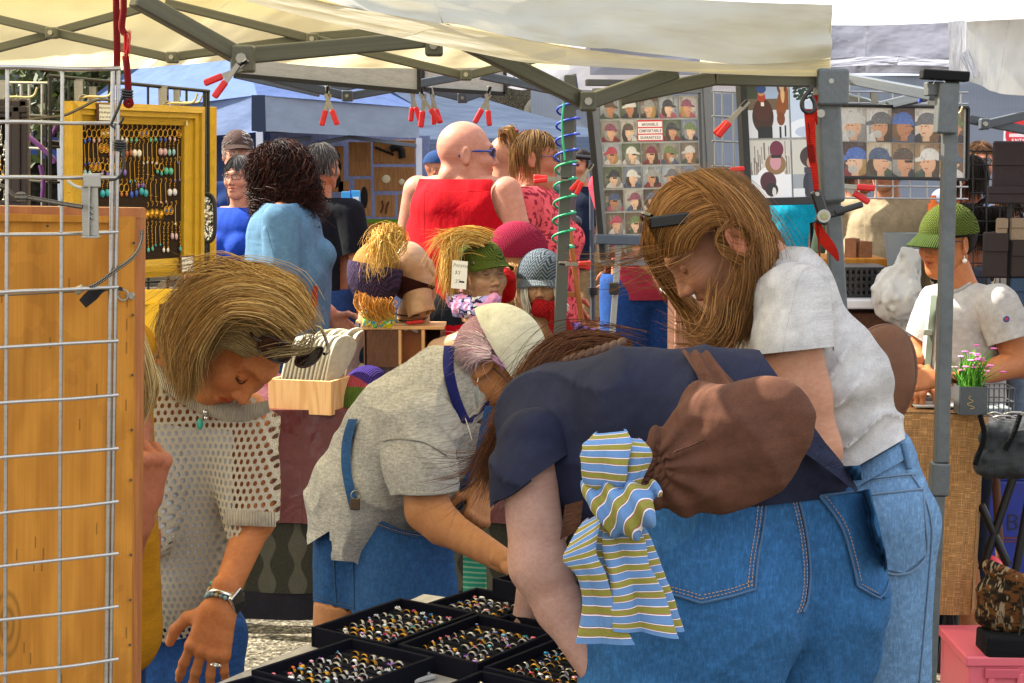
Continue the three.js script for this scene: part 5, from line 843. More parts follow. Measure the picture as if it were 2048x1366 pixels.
//---------- the woman bending away,with bag and striped scarf ----------
{
const t=thing('person','woman bent double in navy t-shirt and blue jeans, seen from behind','person',V(0.30,0,-2.95));srand(404);
const f=new Sdf(0.03),fa=new Sdf(0.02),ff=new Sdf(0.02),fl=new Sdf(0.02),fn=new Sdf(0.02);
f.b([1450,990,3.0,130],[1190,870,3.1,105]).b([1090,880,3.04,56],[1130,840,3.28,56]);fn.b([1130,830,3.22,50],[1110,780,3.3,44]);
fa.chain([[1056,930,2.98,56],[1078,1130,2.95,58],[1120,1215,2.94,48],[1205,1370,2.90,30]]);ff.chain([[1180,830,3.35,50],[1090,1060,3.45,42],[1050,1250,3.42,28]]);
fl.b([1370,1230,2.92,130],[1350,1700,2.95,90]).b([1350,1700,2.95,85],[1350,2350,3.0,52]).b([1610,1220,3.02,120],[1600,1700,3.02,85]).b([1600,1700,3.02,80],[1600,2300,3.06,52]);
const M=headFrame(P(1160,812,3.40),V(-0.45,0.25,-0.85),V(-0.45,-0.85,-0.05),0.92);
const hands=[handGeo({left:true,cell:0.004}).applyMatrix4(handFrame(P(1212,1384,2.9),V(0.3,-0.8,0.1),V(-0.3,0.2,0.9))),handGeo({cell:0.004}).applyMatrix4(handFrame(P(1046,1262,3.42),V(-0.2,-0.9,0),V(-0.8,0.2,0.3)))];
for(const[x,z]of[[0.26,-2.95],[0.46,-3.05]])part(t,'shoe',new Sdf(0.02).cap(V(x,0.045,z),0.045,V(x - 0.05,0.04,z - 0.2),0.04).mesh(0.012),white);
const s=new Sdf(0.05);
s.b([1600,965,3.0,120],[1480,900,3.0,184]).b([1480,900,3.0,186],[1290,866,3.05,156]).b([1290,866,3.05,156],[1135,856,3.16,132]).b([1075,890,3.04,80],[1090,860,3.1,84]).b([1150,980,3.02,60],[1250,1000,2.98,80]).b([1190,810,3.36,70],[1150,900,3.40,60]);
const sl=new Sdf(0.03);sl.b([1066,890,3.01,80],[1058,960,2.98,74]).b([1058,960,2.98,74],[1066,1040,2.965,72]);
s.warp=(x,y,z,D)=>D - 0.016*(noise(x*5 + 3*noise(y*4,z*4),y*13 + 3*x,z*6)- 0.5)- 0.011*ridge(noise(x*6 + y*9 + 2*noise(y*5,z*5,3),y*5 - x*7,z*4))- 0.006*(fbm(x*16,y*16,z*16,3)- 0.5);
const hemR=side(1590,800,1722,985,1400,900),low=side(1100,1060,1720,990,1400,850),slv=side(985,1012,1066,956,1040,880),slR=side(1104,800,1112,1100,1000,900);
const m=clip(s.mesh(0.009),(x,y,z)=>{return Math.min(hemR(x,y,z),low(x,y,z));});sl.warp=s.warp;
const navy=cloth('#2a2d42',{bumpScale:0.005}),te=part(t,'tshirt',uvm(m,0.3),navy);
part(te,'sleeve',clip(sl.mesh(0.009),slv),navy);
part(te,'sleeve_hem',tube(lineOn(sl,[[986,1004],[1020,990],[1062,960]],0.0015,2.95),0.0024,5),navy);
part(te,'hem',drape([[1570,790,2.93],[1620,850,2.88],[1680,920,2.87],[1716,976,2.87]],[[1540,830,2.88],[1590,890,2.84],[1650,935,2.84],[1712,984,2.85]],24,4,{fold:0.012,seed:90}),navy);
const j=new Sdf(0.045);
j.b([1400,1090,2.93,165],[1400,1200,2.91,205],{n:V(0,0,1),s:0.85}).b([1400,1200,2.91,205],[1350,1420,2.92,186],{n:V(0,0,1),s:0.82}).b([1625,1090,2.97,118],[1636,1185,3.0,144],{n:V(0,0,1),s:1.0,k:0.022}).b([1636,1185,3.0,144],[1590,1420,3.04,124],{k:0.008}).b([1540,1000,2.96,110],[1630,1010,2.97,86]).b([1310,1080,2.95,125],[1320,1420,2.93,150]);
j.b([1350,1420,2.92,184],[1330,2250,2.95,120],{k:0.02}).b([1590,1420,3.04,124],[1590,2200,3.06,110],{k:0.008});
j.warp=(x,y,z,D)=>D - 0.006*(fbm(x*10,y*6,z*10,3)- 0.5)- 0.004*(noise(x*9 + y*16,y*22,z*6)- 0.5)- 0.009*sstep(0.95,0.8,y)*ridge(noise(x*5 + y*3,y*16 + x*6 + noise(x*8,y*5,2),z*4))- 0.006*ridge(noise(x*14 + y*4,y*9 - x*5,8));
const top=side(1140,1000,1560,940,1400,1200),top2=side(1540,948,1740,930,1500,1200),dk=denim('#3d75ac'),jm=clip(j.mesh(0.0085),(x,y,z)=>Math.max(-1,Math.min(top(x,y,z),9))),je=part(t,'jeans',uvm(jm,0.15),dk);
const edgeM=denim('#6f97c6'),th=std('#b98a52',0.8),seam=(list,off=0.002,r=0.0026)=>part(je,'seam',tube(lineOn(j,list,off,2.75,8),r,5),edgeM),stitch=(list,off=0.0045)=>{const g=dashes(lineOn(j,list,off,2.75,8),0.0006);if(g){part(je,'stitching',g,th).userData.kind='stuff';}};
const rows=(list,k)=>{seam(list);stitch(list.map(([x,y])=>[x + k[0],y + k[1]]));stitch(list.map(([x,y])=>[x + k[0]*2,y + k[1]*2]));};
rows([[1490,950],[1540,966],[1590,974],[1640,962],[1690,944]],[0,5]);
rows([[1572,938],[1590,975],[1606,1030],[1617,1090],[1621,1150],[1616,1200],[1606,1225]],[-6,1]);
part(je,'waistband',grid(20,3,(u,v)=>hitP(j,mix(1540,1720,u)+ v*4,mix(918,930,u)+ 8*Math.sin(u*3.1)+ v*30,0.006,2.85),0.2,0.04),dk);
const pL=[[1282,986],[1534,988],[1512,1176],[1402,1206],[1300,1180]];
part(je,'pocket',patchOn(j,[1282,986],[1534,988],[1512,1178],[1300,1180],0.004,24,20,2.75,27),dk);
const pe=[[1534,990],[1526,1060],[1516,1120],[1511,1178]];seam(pe,0.0055,0.0022);seam([[1511,1178],[1460,1193],[1402,1206]],0.0055,0.0022);seam([[1402,1206],[1350,1190],[1300,1180]],0.0055,0.0022);seam([[1284,988],[1400,985],[1532,990]],0.0055,0.0022);
for(const k of[8,15]){stitch(pe.map(([x,y])=>[x - k,y]),0.006);stitch([[1509 - k*0.4,1178 - k],[1460,1193 - k],[1402,1206 - k]],0.006);stitch([[1402,1206 - k],[1350,1191 - k],[1300,1181 - k]],0.006);}
const pR=[[1640,992],[1752,976],[1782,1160],[1760,1196],[1716,1172]];
part(je,'pocket',grid(14,18,(u,v)=>{const a=path([V(1640,992,0),V(1682,1050,0),V(1702,1110,0),V(1716,1172,0)],v),b=path([V(1740,978,0),V(1760,1050,0),V(1774,1110,0),V(1778,1178,0)],v);return hitP(j,mix(a.x,b.x,u),mix(a.y,b.y,u)+ 20*v*u,0.004,2.85);},0.12,0.16),dk);
seam([[1640,992],[1682,1050],[1702,1110],[1716,1172]],0.0055,0.0024);seam([[1716,1172],[1740,1186],[1760,1196]],0.0055,0.0022);seam([[1760,1196],[1772,1182],[1779,1160]],0.0055,0.002);seam([[1640,992],[1700,984],[1742,978]],0.0055,0.0022);stitch([[1652,992],[1692,1050],[1711,1110],[1724,1168]],0.006);stitch([[1724,1168],[1745,1180],[1760,1188]],0.006);
part(t,'body',[white3(bodyOf([[f,[[s,(x,y,z)=>Math.min(hemR(x,y,z),low(x,y,z))]]],[fa,[[[s,sl],slv]]],[ff,[[s,side(1000,960,1200,960,1100,800)]]],[fn],[fl,[[j,top]]]]).mesh(0.010)),headGeo({cell:0.006}).applyMatrix4(M),...hands],skin('#b08c7c'));
const cols=['#5a331c','#6d4124','#452413','#7d4f2c','#4f2d18'],hd=new Sdf(0.03);hd.b([1150,770,3.34,88],[1120,790,3.36,80]);hd.b([1080,800,3.3,50],[1030,880,3.3,26]);hd.warp=folds(0.006,30,20,30);
part(t,'hair',hd.mesh(0.009),hairBase('#472615'));
const G=guidesPx([[[1250,690,3.3],[1190,672,3.28],[1120,678,3.26],[1065,720,3.25],[1030,790,3.22],[995,870,3.18],[952,960,3.16]],[[1255,705,3.27],[1190,690,3.24],[1125,700,3.22],[1075,745,3.2],[1040,810,3.18],[1005,890,3.16],[985,980,3.15]],[[1240,716,3.24],[1180,708,3.22],[1130,722,3.2],[1085,765,3.18],[1050,820,3.17],[1020,880,3.17],[990,960,3.16]]]);
part(t,'hair',hairGeo(G,1500,{w:0.0009,jit:0.012,cols,seg:16,fly:0.06,flare:1.5}),hairM);
part(t,'hair',hairGeo(guidesPx([[[1060,760,3.24],[1010,850,3.2],[975,900,3.2],[920,920,3.2],[860,925,3.2]],[[1050,780,3.22],[1000,880,3.2],[960,960,3.2],[930,990,3.2],[900,1000,3.2]]]),60,{w:0.0007,jit:0.02,cols,seg:12,flare:2}),hairM);
const br=[];for(let i=0;i<16;i++){const k=i/15,p=P(mix(1122,1240,k),mix(732,694,k),3.19),s2=i % 2?1:-1;br.push(ball(V(0,0,0),0.011,1.3,0.75,0.8,10).rotateZ(0.3 + s2*0.6).translate(p.x,p.y + s2*0.004,p.z));}
part(t,'braid',mg(br),std('#5e3820',0.55,{map:heatherT}));
const b=thing('sling_bag','soft brown cloth sling bag across the back of the bending woman','bag',P(1450,900,2.72)),g=new Sdf(0.05);
const fz=q=>({n:V(0,0,1),s:q});g.b([1345,935,2.76,60],[1420,915,2.76,98],fz(0.45)).b([1420,915,2.76,100],[1500,885,2.77,108],fz(0.4)).b([1500,885,2.76,106],[1545,850,2.77,62],fz(0.6)).b([1405,800,2.80,34],[1480,835,2.78,62],fz(0.6)).b([1490,790,2.81,34],[1555,815,2.79,40],fz(0.6)).b([1302,950,2.75,32],[1345,938,2.75,54],fz(0.7));
g.warp=(x,y,z,D)=>{const ang=Math.atan2(y - P(1300,930,2.74).y,x - P(1300,930,2.74).x),r=Math.hypot(y - P(1300,930,2.74).y,x - P(1300,930,2.74).x);return D - 0.011*sstep(0.22,0.03,r)*(0.5 + 0.5*Math.sin(ang*13 + 3*noise(x*10,y*10,z*10)))- 0.018*(noise(x*9 + 2*noise(y*6,z*6),y*17 + x*8,z*10)- 0.5)- 0.006*Math.pow(noise(x*22 + 4*noise(y*9,x*4),y*40,2),3)- 0.005*(fbm(x*22,y*22,z*22,3)- 0.5);};
const bm=cloth('#694535',{roughness:0.95,bumpScale:0.010});part(b,'pouch',g.mesh(0.0075),bm);
part(b,'strap',grid(20,18,(u,v)=>{const a=path([V(1362,702,0),V(1378,728,0),V(1398,766,0),V(1392,800,0),V(1370,850,0)],v),c=path([V(1420,704,0),V(1446,735,0),V(1480,775,0),V(1500,810,0),V(1500,860,0)],v),p=s.hit(mix(a.x,c.x,u),mix(a.y,c.y,u),0.007)||P(mix(a.x,c.x,u),mix(a.y,c.y,u),2.95);return p.lerp(P(mix(a.x,c.x,u),mix(a.y,c.y,u),2.76),sstep(0.45,1,v)).add(V(0,0.003*Math.sin(u*16 + v*5),0));},0.08,0.12),bm);
part(b,'strap',drape([[1480,762,2.83],[1530,764,2.82],[1560,790,2.82]],[[1500,800,2.80],[1540,806,2.80],[1576,830,2.80]],14,5,{fold:0.008}),bm);
part(b,'strap',drape([[1166,1000,2.86],[1160,1060,2.86]],[[1130,1010,2.9],[1120,1080,2.9]],6,6,{fold:0.003}),bm);
part(b,'seam',tube(lineOn(g,[[1348,905],[1410,880],[1470,850],[1540,812]],0.001,2.65),0.0012,5),bm);
const stripes=tex(64,512,(u,v,i,j)=>{const k=(v*5)% 1,W=[0.92,0.90,0.89],Bl=[0.40,0.54,0.72],Ol=[0.58,0.55,0.26],Rd=[0.66,0.24,0.40],Dk=[0.16,0.18,0.30];const c=k<0.40?Bl:k<0.415?Dk:k<0.47?W:k<0.495?Rd:k<0.86?(Math.floor(k*90)% 2?Ol:[0.52,0.50,0.22]):k<0.88?Rd:k<0.935?W:k<0.95?Dk:Bl;const n=0.95 + 0.08*(h3(i,j,3)- 0.5);return c.map(q=>q*n);});
const sm=()=>std('#ffffff',0.9,{map:stripes,bumpMap:grainT,bumpScale:0.001});
const sc=thing('scarf','blue, olive and white striped scarf knotted to the brown bag','scarf',P(1230,1000,2.7)),scm=sm();
const pleat=(list,su,sv,pl,amp,n=60,m=40,ph=0)=>grid(n,m,(u,v)=>{const K=list.length - 1,f2=v*K,k=Math.min(K - 1,Math.floor(f2)),L=q=>V(...q);const row=i=>list[clamp(i,0,K)];const c=path(list.map(r=>P(r[0],r[1],r[3])),v),w=path(list.map(r=>V(r[2],0,0)),v).x,tl=path(list.map(r=>V(r[4]||0,0,0)),v).x,a=(u - 0.5)*4.9,px=S(w,2.7),pw=amp*(0.5 + v)*Math.sin(u*pl*6.283 + ph + 1.5*noise(v*3,u*2,ph));const r=1 + pw*2.2 + 0.22*(noise(u*16 + ph,v*4,ph)- 0.5)+ 0.10*(noise(u*34,v*9 + ph,3)- 0.5);return V(c.x + Math.sin(a)*px*r*Math.cos(tl),c.y + Math.sin(a)*px*Math.sin(tl)*r,c.z + Math.cos(a)*px*0.55*r);},su,sv);
part(sc,'loop',pleat([[1222,862,34,2.68,0.1],[1216,885,48,2.66,0.05],[1212,920,46,2.65,-0.05],[1210,960,40,2.65,-0.1],[1216,985,34,2.66,0]],1,1.05,3,0.10,60,30,1),scm);
part(sc,'loop',pleat([[1262,874,20,2.68,-0.2],[1272,900,26,2.66,-0.1],[1270,940,24,2.66,0.1],[1250,985,22,2.66,0.2]],1,0.9,2,0.10,40,26,2),scm);
const knot=new Sdf(0.02);knot.b([1185,985,2.66,26],[1262,1020,2.63,44]).b([1262,1020,2.63,44],[1290,990,2.66,28]).b([1200,1012,2.64,24],[1250,1044,2.63,28]);knot.warp=(x,y,z,D)=>{const q=P(1230,1005,2.65),a=(x - q.x)*0.9 +(y - q.y)*0.45;return D - 0.006*Math.sin(a*210 + 2*noise(x*20,y*20,z*20));};
{const kg=knot.mesh(0.0055),p=kg.attributes.position,a=[];const q=P(1230,1005,2.65);for(let i=0;i<p.count;i++){const dx=p.getX(i)- q.x,dy=p.getY(i)- q.y,dz=p.getZ(i)- q.z;a.push((dx*0.4 + dy*0.9)*6,(dx*0.85 - dy*0.5 + dz*0.5)*6.2);}kg.setAttribute('uv',new THREE.Float32BufferAttribute(a,2));part(sc,'knot',kg,scm);}
part(sc,'tail',pleat([[1236,1035,34,2.66,0],[1240,1080,52,2.65,0.05],[1250,1140,54,2.64,0.1],[1264,1200,61,2.64,0.06],[1278,1258,68,2.64,-0.12]],1,1.75,4,0.16,90,50,3),scm);
part(sc,'tail',pleat([[1190,1030,24,2.64,0.5],[1168,1070,32,2.62,0.6],[1160,1110,28,2.61,0.3],[1185,1150,24,2.61,0.1],[1200,1210,26,2.62,0],[1215,1284,44,2.63,0]],1,1.9,2,0.14,50,50,5),scm);
}
//---------- wire grids,frames and jewellery at the left ----------
const braidT=tex(64,64,(u,v)=>{const a=(u*2 + v*2)% 1<0.5,b=(u*2 - v*2 + 2)% 1<0.5;return a!==b?[0.16,0.15,0.15]:a?[0.62,0.58,0.50]:[0.22,0.2,0.2];});
const braid=(list,d,r,k=40)=>{const t=braidT.clone();t.repeat.set(k,1);t.needsUpdate=true;return[tube(pts(list,d),r,8,list.length*8),std('#ffffff',0.85,{map:t})];};
function gridHook(p,s,label,mat=steel,group='metal hooks on the black grid'){
const t=thing('display_hook',label,'hook',p,group),w=0.011*s;
part(t,'plate',[box(w,0.028*s,0.002,p.x,p.y - 0.012*s,p.z + 0.006),box(w,0.002,0.014,p.x,p.y + 0.003*s,p.z),box(w,0.012*s,0.002,p.x,p.y - 0.002*s,p.z - 0.007)],mat);
part(t,'prong',tube([V(p.x + w*0.3,p.y - 0.02*s,p.z + 0.006),V(p.x + 0.012*s,p.y - 0.018*s,p.z + 0.014),V(p.x + 0.040*s,p.y - 0.017*s,p.z + 0.02),V(p.x + 0.046*s,p.y - 0.006*s,p.z + 0.022)],0.0016*s,6),std('#c9bf9a',0.35,{metalness:0.7}));
part(t,'ring',ringTube(V(p.x + w*0.6,p.y - 0.022*s,p.z + 0.01),V(0.3,0,1).normalize(),0.006*s,0.0012*s,16),mat);return t;
}
{
const t=thing('wire_grid','chrome wire grid panel in front of the wooden frame at the left edge','grid panel',V(-0.6,0,-2.6));
const ys=[[135,137],[244,246],[356,355],[470,464],[584,574],[696,682],[807,790],[915,897],[1026,1003],[1133,1107],[1241,1213],[1349,1318],[1455,1424],[1560,1525]];
const D=x=>mix(2.56,2.66,x/228);
ys.forEach(([a,b],i)=>{const L=P(-160,a -(b - a)*0.7,D(-160)),R=P(i?236:240,b,D(236));const bend=k=>lerp3(L,R,k).add(V(0,rr(-0.0012,0.0012),rr(-0.001,0.001)));part(t,'wire',tube([L,bend(0.25),bend(0.5),bend(0.75),R],i?0.0026:0.0034,8,16),chrome);});
for(const[x0,x1]of[[-100,-94],[15,9],[125,117]])part(t,'wire',cyl(P(x0,137,D(x0)+ 0.006),P(x1,1560,D(x0)+ 0.006),0.0027,undefined,8),chrome);
for(const[x0,x1,z]of[[226,210,0],[237,218,0.004]])part(t,'wire',cyl(P(x0,136,D(226)+ z),P(x1,1560,D(226)+ z),0.0031,undefined,8),chrome);
}
{
const t=thing('wooden_display','back of a light wooden display frame behind the chrome grid','frame',V(-0.62,0,-2.75)),D=x=>mix(2.74,2.83,x/270),q=(x,y,o=0)=>P(x,y,D(x)+ o);
const slab=(a,b,c,d,o,th)=>{const f=[q(...a,o),q(...b,o),q(...c,o),q(...d,o)],k=V(0,0,-th),bk=f.map(p=>p.clone().add(k)),g=[];g.push(quad(f[0],f[1],f[2],f[3],f[0].distanceTo(f[1])/0.4*0.4,f[0].distanceTo(f[3])));g.push(quad(f[1],bk[1],bk[2],f[2],th,0.5),quad(f[0],bk[0],bk[1],f[1],0.3,th),quad(bk[0],f[0],f[3],bk[3],th,0.5),quad(bk[1],bk[0],bk[3],bk[2],0.3,0.5));return mg(g);};
part(t,'panel',slab([-140,440],[228,440],[216,1500],[-140,1530],0.006,0.006),ply);
part(t,'stile',slab([226,434],[268,436],[262,1500],[214,1500],-0.002,0.02),ply);part(t,'rail',slab([-140,424],[268,434],[268,446],[-140,440],-0.001,0.018),ply);
part(t,'moulding',slab([-140,410],[280,416],[283,436],[-140,430],0.012,0.035),stained);part(t,'moulding',slab([264,418],[283,418],[272,1500],[260,1500],0.014,0.035),stained);
for(const[x,y]of[[12,452],[95,452],[268,486],[266,630],[265,750],[264,860],[262,960],[262,1110],[261,1200],[260,1290]])part(t,'nail',cyl(q(x,y,-0.001),q(x,y,-0.008),0.002,undefined,8),std('#3a3630',0.5,{metalness:0.5}));
const dr=part(t,'d_ring',[box(0.012,0.010,0.003,...q(261,592,-0.008).toArray(),0.001),ringTube(q(246,590,-0.008),V(0,0,1),0.008,0.0014,16)],steel,'steel hanging ring screwed to the frame edge');part(dr,'screw',bolt(q(264,592,-0.012),0.004),steel);
}
{
const t=thing('display_hook','large galvanised plate hook hanging on the chrome grid','hook',P(182,420,2.6)),d=2.615;
part(t,'plate',[bar(P(182,372,d),P(180,472,d),0.022,0.0025,V(1,0,0)).applyMatrix4(new THREE.Matrix4()),box(0.024,0.018,0.006,...P(184,362,d - 0.004).toArray(),0.002),box(0.024,0.003,0.02,...P(186,349,d + 0.006).toArray(),0.001),box(0.023,0.003,0.014,...P(182,474,d - 0.004).toArray(),0.001)],steel);
const a=P(182,372,d),b=P(180,472,d);part(t,'face',box(0.0225,a.distanceTo(b),0.0025,(a.x + b.x)/2,(a.y + b.y)/2,a.z + 0.002,0.0008),steel);
for(const y of[414,426,437])part(t,'slot',tube([P(177,y + 2,d - 0.005),P(181,y - 3,d - 0.007),P(186,y + 2,d - 0.005)],0.0014,5),steel);
}
{const[g,m]=braid([[-20,372],[10,374],[28,392],[60,396],[110,405],[165,414]],2.59,0.0032,40);const t=thing('rope','thick grey braided cord with a knot near the plate hook','cord',P(60,396,2.59));part(t,'cord',g,m);part(t,'knot',ball(P(42,394,2.585),0.0075,1.2,1,1),m);part(t,'loop',tube(pts([[135,362],[150,372],[163,376]],2.59),0.0025,6),std('#a9a496',0.6));}
{const[g,m]=braid([[284,462,2.79],[283,478,2.78],[265,515,2.70],[225,545,2.65],[190,570,2.64],[162,580,2.635]],2.7,0.0028,40);const t=thing('rope','braided cord looping from the frame edge down to the black strap','cord',P(200,560,2.65));part(t,'cord',g,m);part(t,'ferrule',cyl(P(152,583,2.635),P(166,575,2.635),0.006,0.005,10),std('#8a867c',0.4,{metalness:0.5}));part(t,'thin_cord',tube(pts([[-20,592,2.63],[60,588,2.63],[152,583,2.635]],2.63),0.0012,5),std('#5b5248',0.8));}
{const[g,m]=braid([[52,240],[85,236],[130,230],[165,214],[195,200],[226,200]],4.1,0.0030,50);solo('rope',g,m,'thin braided cord stretched in front of the yellow frame top','cord');}
solo('cloth_strip',drape([[158,600,2.67],[178,580,2.66],[205,572,2.66],[245,574,2.78]],[[172,616,2.66],[192,600,2.655],[212,582,2.655],[246,582,2.78]],20,4,{fold:0.002}),std('#26262a',0.85,{map:grainT}),'short black strap tied to the chrome grid','strap');
{
const rb=std('#c2262b',0.75,{map:grainT,bumpMap:knitBump,bumpScale:0.002}),a=thing('bungee','straight red bungee cord hanging behind the corner of the chrome grid','bungee cord',P(234,60,2.68));part(a,'cord',tube(pts([[231,-40],[233,40],[234,90],[234,142]],2.69),0.0048,8),rb);
const b=thing('bungee','frayed red bungee cord with a black hook beside the chrome grid','bungee cord',P(252,120,2.6));srand(8);
const L=[[246,-40],[247,20],[244,58],[250,68],[252,84],[254,104],[251,112],[255,150],[257,190],[258,205]],C3=pts(L,2.62);part(b,'cord',tube(C3.slice(0,4),0.0046,8),rb);part(b,'cord',tube(C3.slice(3,7),0.0026,7),rb);part(b,'cord',tube(C3.slice(6),0.0048,8),rb);part(b,'end_loop',ringTube(P(257,206,2.615),V(0,0,1),0.0042,0.0034,18),rb);
part(b,'fray',hairGeo(pts([[250,66],[258,66]],2.62).map((p,i)=>[p,p.clone().add(V(0.004 - 0.008*i,-0.018,0.002)),p.clone().add(V(-0.002,-0.035,0))]),40,{w:0.0004,jit:0.005,cols:['#c2262b','#d8474a'],seg:5}),hairM);
for(let k=0;k<4;k++)part(b,'coil',ringTube(P(254,181 + k*5.5,2.62),V(0.15,1,0.12).normalize(),0.0072,0.0017,18),blackPlastic);
part(b,'hook',tube(pts([[245,193],[236,218],[226,240],[223,250],[230,256]],2.61),0.0020,6),blackPlastic);part(b,'hook',tube(pts([[238,250],[245,240],[247,234]],2.61),0.0018,6),blackPlastic);
const c=thing('bungee_hook','lower black wire hook clipped on the chrome grid bar','hook',P(242,300,2.62));for(let k=0;k<4;k++)part(c,'coil',ringTube(P(240,284 + k*5,2.63),V(0.1,1,0.15).normalize(),0.0085,0.0016,18),blackPlastic);part(c,'wire',tube(pts([[246,298],[248,325],[244,345],[232,358],[218,360]],2.61),0.0020,6),blackPlastic);
}
const YD=x=>mix(4.16,4.62,(x - 132)/266),Y=(x,y,o=0)=>P(x,y,YD(x)+ o);
const yAt=(x,y)=>[x,y];
const yx=Y(398,300).sub(Y(132,300)).setY(0).normalize(),yn=V(-yx.z,0,yx.x).multiplyScalar(yx.x>0?1:-1),YR=Math.atan2(-yx.z,yx.x);
const yb=(px,py,w,h,d,o=0,r=0.001)=>{const g=new RoundedBoxGeometry(w,h,d,2,r).rotateY(YR),p=Y(px,py).addScaledVector(yn,o);return g.translate(p.x,p.y,p.z);};
function yPoly(list,o,th){const f=list.map(q=>Y(...q).addScaledVector(yn,o)),b=f.map(p=>p.clone().addScaledVector(yn,-th)),g=[quad(f[0],f[1],f[2],f[3])];for(let i=0;i<4;i++){const k=(i + 1)% 4;g.push(quad(f[i],b[i],b[k],f[k]));}g.push(quad(b[1],b[0],b[3],b[2]));return mg(g);}
{
const t=thing('jewellery_display','yellow painted picture frame with dark board full of gold earrings','frame',Y(265,380)),ym=std('#f0bc12',0.5,{map:grainT,bumpMap:foldB,bumpScale:0.002});
const O=[[132,202],[398,214],[396,547],[132,566]],In=[[158,246],[362,251],[361,515],[158,528]],Mi=O.map((q,i)=>[mix(q[0],In[i][0],0.62),mix(q[1],In[i][1],0.62)]),M2=O.map((q,i)=>[mix(q[0],In[i][0],0.34),mix(q[1],In[i][1],0.34)]);
const strip=(A,B,i,oa,ob)=>{const k=(i + 1)% 4;return quad(Y(...A[i]).addScaledVector(yn,oa),Y(...A[k]).addScaledVector(yn,oa),Y(...B[k]).addScaledVector(yn,ob),Y(...B[i]).addScaledVector(yn,ob));};
['top_rail','stile','bottom_rail','stile'].forEach((n,i)=>part(t,n,[strip(O,M2,i,0.018,0.026),strip(M2,M2,i,0.026,0.020),strip(M2,Mi,i,0.020,0.022),strip(Mi,Mi,i,0.022,0.015),strip(Mi,In,i,0.015,0.010),strip(In,In,i,0.010,-0.002),strip(O,O,i,-0.014,0.018)],ym));
part(t,'board',yPoly([[150,238],[370,244],[370,522],[150,536]],0,0.004),std('#3d2d24',0.9,{map:grainT}));
part(t,'worn_corner',[yb(362,247,0.006,0.012,0.001,0.0165)],std('#cfc4a8',0.8),'pale scuff where the yellow paint has chipped');
}
const tagFace=canvasTex(160,176,(c,w,h)=>{c.fillStyle='#ded9cf';c.fillRect(0,0,w,h);c.fillStyle='#2a2624';c.font='bold 30px sans-serif';c.textAlign='center';c.fillText('Big Earring',w/2,48);c.fillText('$10.45/pair',w/2,100);c.fillText('2 for 27.50',w/2,152);});
for(const[x,y,l]of[[185,225,'wood backed price tag Big Earring at the top of the yellow frame'],[351,528,'wood backed price tag Big Earring at the bottom of the yellow frame']]){
const t=thing('price_tag',l,'price tag',Y(x,y));const w=0.052*(y>400?1.04:0.96),h=0.040;part(t,'backing',yb(x,y,w,h,0.006,0.030),walnut);
const c=Y(x,y).addScaledVector(yn,0.0345),a=yx.clone().multiplyScalar(w*0.44),b=V(0,h*0.43,0);part(t,'card',quad(c.clone().sub(a).add(b),c.clone().add(a).add(b),c.clone().add(a).sub(b),c.clone().sub(a).sub(b)),std('#ffffff',0.7,{map:tagFace}));
}
